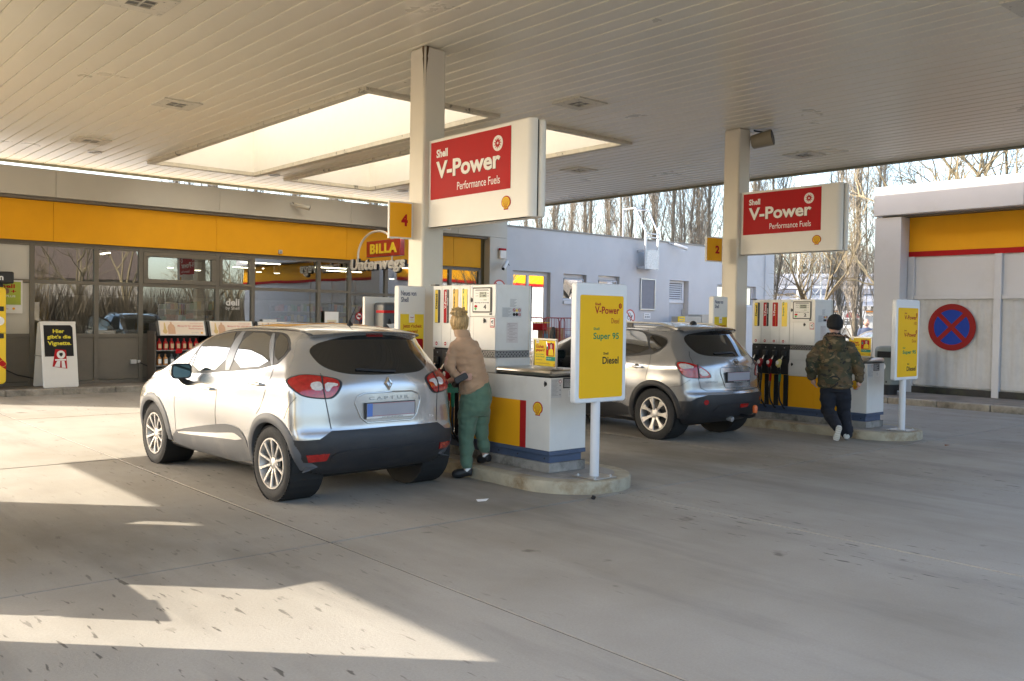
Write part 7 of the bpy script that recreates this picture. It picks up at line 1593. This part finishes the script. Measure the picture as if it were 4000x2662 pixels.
b = MB(); Fs = Frame(P[3]+nv*.013, rv, upv)
for v in (-.085, -.06, -.035, .0, .03, .06, .085): b.fbox(Fs, -.034, .034, v, v+.012, -.004, .003)
b.build('sole_ribs', mat('sole_rubber', (.50, .49, .43), .7, var=.15), mn)
# ------------------------------------------------------------------ trees and things beyond
BARK = mat('poplar_bark', (.20, .165, .115), .9, var=.35, scale=3, stretch=(1, 1, .3), dirt=(.06, .05, .04, .7), dscale=1.5)
TWIG = mat('bare_twigs', (.25, .215, .17), .9, var=.3, scale=.6)
TWIG2 = mat('olive_twigs', (.20, .165, .10), .9, var=.3, scale=.8)
BARK2 = mat('dark_bark', (.10, .08, .065), .9, var=.35, scale=4)
def branch(mb, p, d, L_, r0, rr, up=.0, n=4, seg=4, wob=.12):
    P = [Vector(p)]; d = Vector(d).normalized(); rs = [r0]
    for k in range(seg):
        d = (d+Vector((rr.gauss(0, wob), rr.gauss(0, wob), rr.gauss(0, wob)+up))).normalized(); P.append(P[-1]+d*L_/seg); rs.append(r0*(1-.85*(k+1)/seg))
    mb.tube(P, rs, n, False); return P
def poplar_mesh(seed, H=21, stems=3, low=2.0, nl=46, tw=11):
    rr = random.Random(seed); tr = MB(); cr = MB(); T = []
    for s in range(stems):
        a = rr.uniform(0, 6.28); q = [Vector((0, 0, -.3))]; off = rr.uniform(.0, .5)*(s > 0)
        for k in range(1, 9): q.append(Vector((math.cos(a)*off*min(1, k/2.5)*(1+.1*k)+rr.gauss(0, .13), math.sin(a)*off*min(1, k/2.5)*(1+.1*k)+rr.gauss(0, .06), H*(.75 if s else 1)*k/8)))
        tr.tube(q, [(.125 if s == 0 else .075)*(1-.9*k/8) for k in range(9)], 7, False); T.append(q)
    for i in range(nl):
        q = T[rr.randrange(len(T))]; f = rr.uniform(low/H, .93); k = min(7, int(f*8)); p = q[k].lerp(q[k+1], f*8-k); a = rr.uniform(0, 6.28); t = rr.uniform(.22, .55); L_ = rr.uniform(1.6, 4.2)*(1.1-.65*f)
        P = branch(cr, p, (math.cos(a)*math.sin(t), math.sin(a)*math.sin(t), math.cos(t)), L_, .030*(1.2-f), rr, .16, 4, 4, .10)
        for j in range(tw):
            g = rr.uniform(.1, 1); k2 = min(3, int(g*4)); c = P[k2].lerp(P[k2+1], g*4-k2); a2 = rr.uniform(0, 6.28); t2 = rr.uniform(.3, .9)
            branch(cr, c, (math.cos(a2)*math.sin(t2), math.sin(a2)*math.sin(t2), math.cos(t2)), rr.uniform(.5, 1.5), .012, rr, .10, 3, 2, .18)
    return tr, cr
def broad_mesh(seed, H=9, depth=4, trunk=2.2, spread=.75, r0=.18, nb=4):
    rr = random.Random(seed); tr = MB(); cr = MB(); tr.tube([(0, 0, -.3), (rr.gauss(0, .05), 0, trunk*.5), (rr.gauss(0, .1), rr.gauss(0, .1), trunk)], [r0*1.25, r0, r0*.85], 8, False)
    def rec(p, d, L_, r_, k):
        P = branch(cr, p, d, L_, r_, rr, .03, 5 if k > 2 else 3, 4, .13)
        if k == 0: return
        for i in range(nb if k > 1 else nb+2):
            f = rr.uniform(.35, 1); j = min(3, int(f*4)); c = P[j].lerp(P[j+1], f*4-j); a = rr.uniform(0, 6.28); q = (P[j+1]-P[j]).normalized(); o = q.orthogonal().normalized(); o2 = q.cross(o); s = rr.uniform(.4, .95)*spread
            rec(c, q*(1-s*.45)+(o*math.cos(a)+o2*math.sin(a))*s+Vector((0, 0, .12)), L_*rr.uniform(.5, .72), r_*.5, k-1)
    for i in range(nb+1):
        a = 6.28*i/(nb+1)+rr.uniform(-.3, .3); t = rr.uniform(.25, .9)*spread
        rec(Vector((0, 0, trunk*rr.uniform(.8, 1))), (math.cos(a)*math.sin(t), math.sin(a)*math.sin(t), math.cos(t)), H*.42*rr.uniform(.8, 1.1), r0*.55, depth-1)
    return tr, cr
PROTO = {}
def plant(kind, x, y, sc_, rz, label, group=None):
    if kind not in PROTO:
        if kind[0] == 'p': tr, cr = poplar_mesh(*{'p0': (11, 21, 3, 2.0, 120, 12), 'p1': (12, 20, 4, 1.6, 120, 12), 'p2': (13, 22, 2, 2.5, 110, 12), 'p3': (14, 19, 5, .8, 110, 13)}[kind]); bm_, tm = BARK, TWIG
        else: tr, cr = broad_mesh(*{'b0': (21, 9, 4, 2.4, .85, .16, 4), 'b1': (22, 11, 5, 2.2, .8, .22, 3), 'b2': (23, 8, 4, 1.6, .9, .14, 5)}[kind]); bm_, tm = BARK2, TWIG2
        PROTO[kind] = (tr, cr, bm_, tm, [])
    tr, cr, bm_, tm, first = PROTO[kind]
    t = thing('poplar_tree' if kind[0] == 'p' else 'bare_tree', label, 'tree', (x, y, 0), rz, group); t.scale = (sc_, sc_, sc_)
    if not first:
        a = tr.build('trunk', bm_, t, smooth=True, local=True); c = cr.build('crown', tm, t, smooth=True, local=True); first += [a, c]
    else:
        for o in first: c = o.copy(); COL.objects.link(c); c.parent = t
    return t
def polar(az, d): return d*math.cos(rad(az)), d*math.sin(rad(az))
rr = random.Random(77)
for i, (az, d) in enumerate(((47.6, 52), (46.5, 60), (45.4, 50), (44.3, 47), (43.2, 55), (42.4, 58), (41.7, 47), (40.3, 51), (39.2, 46), (38.0, 52), (37.5, 60), (36.9, 47), (35.8, 50), (34.2, 49), (33.2, 53))):
    x, y = polar(az, d); plant('p%d' % (i % 3), x, y, rr.uniform(.85, 1.05), rr.uniform(0, 6), 'bare poplar behind the annex roof, '+ORD[i]+' counted from the shop corner to the right', 'poplars behind the annex')
for i, az in enumerate((51, 53.4, 55.6, 58, 60.2, 62.6, 65, 67.3, 69.5)):
    x, y = polar(az, 44+rr.uniform(-4, 4)); plant('p%d' % (i % 3), x, y, rr.uniform(.8, 1.0), rr.uniform(0, 6), 'bare poplar seen in the slit above the shop, '+ORD[8-i]+' from the left', 'poplars behind the shop')
for az, d, s, k, l in ((29.4, 48, .86, 'p3', 'large many stemmed poplar left of the car wash roof'), (28.3, 44, .84, 'p3', 'dense poplar touching the car wash corner in the photo'), (27.2, 50, .9, 'p0', 'poplar half hidden behind the car wash corner')):
    x, y = polar(az, d); plant(k, x, y, s, rr.uniform(0, 6), l)
x, y = polar(30.75, 26); plant('b0', x, y, .62, 1.2, 'small pale branched tree behind the right hand pump')
for az, d, s, k, l in ((24.2, 33, 1.02, 'b1', 'spreading bare tree behind the car wash roof, left one'), (21.0, 35, 1.1, 'b1', 'spreading bare tree behind the car wash roof at the right edge'), (26.2, 40, .9, 'b0', 'smaller bare tree peeping over the car wash corner')):
    x, y = polar(az, d); plant(k, x, y, s, rr.uniform(0, 6), l)
# trees across the road behind the photographer, seen as reflections in the glass
for i in range(13):
    plant('b%d' % (i % 3), 7+3.6*i+rr.uniform(-1, 1), -19-rr.uniform(0, 9), rr.uniform(.85, 1.2), rr.uniform(0, 6), 'bare tree across the road behind the camera, '+ORD[i]+' along the row', 'trees mirrored in the shop windows')
HEDGE = mat('far_hedge_brown', (.07, .055, .035), .95, var=.4, scale=1.2)
def thicket(name, label, pts, n, h, seed, m):
    rr = random.Random(seed); b = MB()
    for k in range(n):
        i = rr.randrange(len(pts)-1); f = rr.random(); x = pts[i][0]+(pts[i+1][0]-pts[i][0])*f+rr.uniform(-2.5, 2.5); y = pts[i][1]+(pts[i+1][1]-pts[i][1])*f+rr.uniform(-2.5, 2.5); z = rr.uniform(0, h*.75); a = rr.uniform(0, 6.28)
        d = Vector((math.cos(a)*.5, math.sin(a)*.5, 1)); q = Vector((x, y, z)); L_ = rr.uniform(.8, 2.6); w = Vector((math.sin(a), -math.cos(a), 0))*.03
        b.add([q-w, q+w, q+d*L_+Vector((rr.uniform(-.5, .5), rr.uniform(-.5, .5), 0))], [(0, 1, 2)])
    o = b.build(name, m); tag(o, label, None, None, 'stuff'); return o
thicket('far_thicket', 'brown leafless thicket beyond the grey hall roof', [polar(34.5, 98), polar(31, 96), polar(28, 96), polar(22, 98)], 9000, 11, 5, TWIG)
thicket('roadside_hedge', 'brown hedge across the road mirrored in the glass', [(4, -16), (16, -18), (30, -18), (48, -17)], 9000, 2.6, 6, HEDGE)
# house across the road (only mirrored)
t = thing('roadside_house', 'low house across the road mirrored in the shop glass', 'house', (24, -38, 0)); MB().box(10, 26, -42, -36, 0, 4.2).build('wall', mat('house_wall', (.30, .28, .25), .8), t); b = MB(); b.add([(9.6, -35.6, 4.2), (26.4, -35.6, 4.2), (26.4, -42.4, 4.2), (9.6, -42.4, 4.2), (9.6, -39, 7.0), (26.4, -39, 7.0)], [(0, 1, 5, 4), (2, 3, 4, 5), (0, 4, 3), (1, 2, 5)]); b.build('roof', mat('house_roof', (.10, .075, .06), .8), t)
for i in range(5): MB().box(11.2+3*i, 12.4+3*i, -35.99, -35.95, 1.2, 2.8).build('window', CARGL, t)
# ------------------------------------------------------------------ grey hall with showroom front
c30, s30 = math.cos(rad(30)), math.sin(rad(30)); rv30 = Vector((s30, -c30, 0)); dv30 = Vector((c30, s30, 0))
def pt(d, u, z): q = dv30*d+rv30*u; return (q.x, q.y, z)
hall = thing('grey_hall', 'long hall with grey sloping roof and pale front beyond the pumps', 'building', pt(56, 0, 0))
RG = mat('grey_roof_sheet', (.27, .27, .28), .7, var=.12, scale=.5); RGD = mat('dark_roof_band', (.17, .17, .18), .7, var=.1)
n = 46; zz = lambda d: 2.63+(d-56)*.155
for k in range(n):
    u0, u1 = -9+.9*k, -9+.9*(k+1)-.03
    b = MB(); b.add([pt(56, u0, zz(56)), pt(56, u1, zz(56)), pt(74, u1, zz(74)), pt(74, u0, zz(74))], [(0, 1, 2, 3)]); b.add([pt(56, u1, zz(56)), pt(56, u1+.03, zz(56)+.03), pt(74, u1+.03, zz(74)+.03), pt(74, u1, zz(74))], [(0, 1, 2, 3)]); b.build('roof_sheet', RG, hall)
for d0, d1 in ((61, 62.2), (66.2, 67.4)):
    b = MB(); b.add([pt(d0, -9, zz(d0)+.05), pt(d0, 32, zz(d0)+.05), pt(d1, 32, zz(d1)+.25), pt(d1, -9, zz(d1)+.25)], [(0, 1, 2, 3)]); b.build('roof_step', RGD, hall)
b = MB(); Fh = Frame(pt(56.2, -9, 0), rv30); b.fbox(Fh, 0, 41, 0, 2.5, -16, 0); b.build('hall_wall', mat('hall_white_wall', (.66, .64, .60), .7), hall)
Fh = Frame(pt(56.0, -9, 0), rv30)
b = MB(); [b.fbox(Fh, .35*k, .35*k+.2, 2.42, 2.62, .05, .12) for k in range(110)]; b.build('eaves_slats', mat('eaves_pale', (.60, .56, .50), .7), hall); b = MB(); b.fbox(Fh, 9.0, 30, 2.28, 2.36, .0, .08); b.fbox(Fh, 9.0, 9.08, .0, 2.279, .0, .08); b.build('orange_frame', mat('frame_orange', (.60, .24, .05), .5), hall)
t = thing('banner', 'banner with red car picture and dark lower half on the pale hall front', 'banner', pt(55.6, .8, 1.4)); Fb_ = Frame(pt(55.6, .72, 1.36), rv30)
b = MB(); b.fbox(Fb_, 0, 1.4, 0, 1.0, -.03, 0); b.build('sheet', PAPER, t); b = MB(); b.fbox(Fb_, .02, 1.38, .18, .50, .002, .004); b.build('dark_half', mat('banner_grey', (.12, .12, .12), .6), t); b = MB(); b.fpoly(Fb_, [(.3, .60), (1.15, .60), (1.2, .72), (1.0, .78), (.85, .90), (.5, .90), (.32, .75)], .002, .005); b.build('printed_car', mat('print_red_soft', (.45, .06, .08), .5), t); b = MB(); b.fbox(Fb_, .08, .6, .40, .44, .005, .007); b.fbox(Fb_, .08, .4, .26, .29, .005, .007); b.fring(Fb_, 1.22, .33, .05, .065, .005, .007, 18); b.build('printed_marks', PAPER, t)
# posts and mast
x, y = polar(31.62, 40); t = thing('flag_pole', 'slim white pole rising behind the right hand pump', 'pole', (x, y, 0)); MB().cyl((x, y, -.1), (x, y, 9), .07, .05, 10).build('pole', WHITE, t, smooth=True); MB().lathe((x, y, 9), (0, 0, 1), [(0, .06), (.06, .08), (.12, 0)], 10).build('cap', WHITE, t)
x, y = polar(31.0, 52); t = thing('lattice_mast', 'white lattice mast between the slim pole and the small tree', 'mast', (x, y, 0)); cs = [(x+.62*math.cos(a), y+.62*math.sin(a)) for a in (.5, 2.07, 3.64, 5.21)]
for cx, cy in cs: MB().cyl((cx, cy, -.1), (cx*.97+x*.03, cy*.97+y*.03, 8.5), .045, n=6).build('mast_leg', WHITE, t)
for j in range(4):
    (a0, b0), (a1, b1) = cs[j], cs[(j+1) % 4]
    for k in range(9): z = .9*k; q = MB(); q.cyl((a0, b0, z), (a1, b1, z+.9), .02, n=4); q.cyl((a1, b1, z), (a0, b0, z+.9), .02, n=4); q.build('brace', WHITE, t)
# soft top car and person beyond
soft = Car(**{**CAPT.__dict__}); soft.ztop = lut([(-.62, 1.0), (-.2, 1.12), (.3, 1.40), (.8, 1.46), (1.3, 1.45), (1.7, 1.36), (2.2, 1.10), (2.6, 1.0), (3.1, .92), (3.47, .68)])
t = thing('soft_top_car', 'silver car with grey fabric roof parked beyond the right pump', 'car', (27.33, 14.64, 0), rad(210)); vs, fs = soft.body_mesh(.5); bv3 = BVHTree.FromPolygons([Vector(v) for v in vs], fs)
keep = [f for f in fs if not (abs(sum(vs[i][0] for i in f)/4) > .5 and sum(vs[i][2] for i in f)/4 < .9 and any(math.hypot(sum(vs[i][1] for i in f)/4-y, sum(vs[i][2] for i in f)/4-.33) < .37 for y in (0, 2.6)))]
b = MB(); b.add(vs, keep); b.build('body', SILVER, t, smooth=True, local=True)
for s in (1, -1):
    P = Proj(bv3, (s, 0, 0), (0, -s, 0)); sd = lambda H: [(-s*y, z) for y, z in H]
    q = MB(); P.panel(q, sd([(-.1, 1.12), (.3, 1.37), (.8, 1.435), (1.3, 1.425), (1.7, 1.33), (2.1, 1.11), (1.0, 1.06)]), .003, .08); q.build('soft_roof', mat('roof_fabric', (.13, .12, .11), .85), t, local=True)
    q = MB(); P.panel(q, sd([(.05, 1.10), (.35, 1.30), (.8, 1.375), (1.3, 1.37), (1.65, 1.30), (1.98, 1.10), (1.0, 1.06)]), .006, .08); q.build('side_window', mat('pale_car_glass', (.20, .26, .28), .05, spec=1., coat=1.), t, local=True)
    for y in (0, 2.6): wheel(t, -s*.76, y, .32, -s, 5, True, .21)
b = MB(); Pt = Proj(bv3, (0, 0, -1), (1, 0, 0), (0, 1, 0)); Pt.panel(b, [(-.5, -.1), (.5, -.1), (.56, .8), (.54, 1.5), (-.54, 1.5), (-.56, .8)], .004, .1); b.build('soft_roof', mat('roof_fabric', (.13, .12, .11), .85), t, local=True)
hx, hy = polar(27.75, 34.2); pn = thing('person', 'person with grey hair and dark blue top standing beyond the soft top car', 'person', (hx, hy, 0)); Q = Body((hx, hy, 0), rad(27.75))
b = MB(); Q.ball(b, Q.p(0, 1.66, 0), .115, (.88, 1, 1.15)); Q.ell(b, [(0, 1.5, .02, .06, .06, 0), (0, 1.56, .02, .055, .055, 0)]); Q.ell(b, [(0, .9, .0, .17, .12, 0), (0, 1.2, .0, .2, .12, 0), (0, 1.42, .0, .16, .1, 0), (0, 1.5, .02, .07, .07, 0)]); Q.limb(b, [(-.09, .88, 0), (-.1, .45, 0), (-.1, .05, 0)], [.08, .06, .045]); Q.limb(b, [(.09, .88, 0), (.1, .45, 0), (.1, .05, 0)], [.08, .06, .045]); Q.limb(b, [(-.2, 1.4, 0), (-.26, 1.1, 0), (-.25, .85, -.05)], [.05, .04, .035]); Q.limb(b, [(.2, 1.4, 0), (.26, 1.1, 0), (.25, .85, -.05)], [.05, .04, .035]); b.tube([Q.p(.06, 1.65, -.1), Q.p(.08, 1.63, -.125)], [.02, .012], 6); skinned(b, 'body', WSKIN, pn, .02, 3)
b = MB(); Q.ell(b, [(0, .85, .0, .2, .15, 0), (0, 1.2, .0, .23, .15, 0), (0, 1.42, .0, .2, .12, 0), (0, 1.5, .02, .09, .09, 0)]); Q.limb(b, [(-.2, 1.4, 0), (-.27, 1.1, 0)], [.075, .06]); Q.limb(b, [(.2, 1.4, 0), (.27, 1.1, 0)], [.075, .06]); skinned(b, 'jacket', mat('blue_jacket', (.06, .08, .14), .8), pn, .02, 3)
b = MB(); Q.limb(b, [(-.09, .9, 0), (-.1, .45, 0), (-.1, .08, 0)], [.1, .08, .07]); Q.limb(b, [(.09, .9, 0), (.1, .45, 0), (.1, .08, 0)], [.1, .08, .07]); skinned(b, 'trousers', TRO, pn, .02, 3)
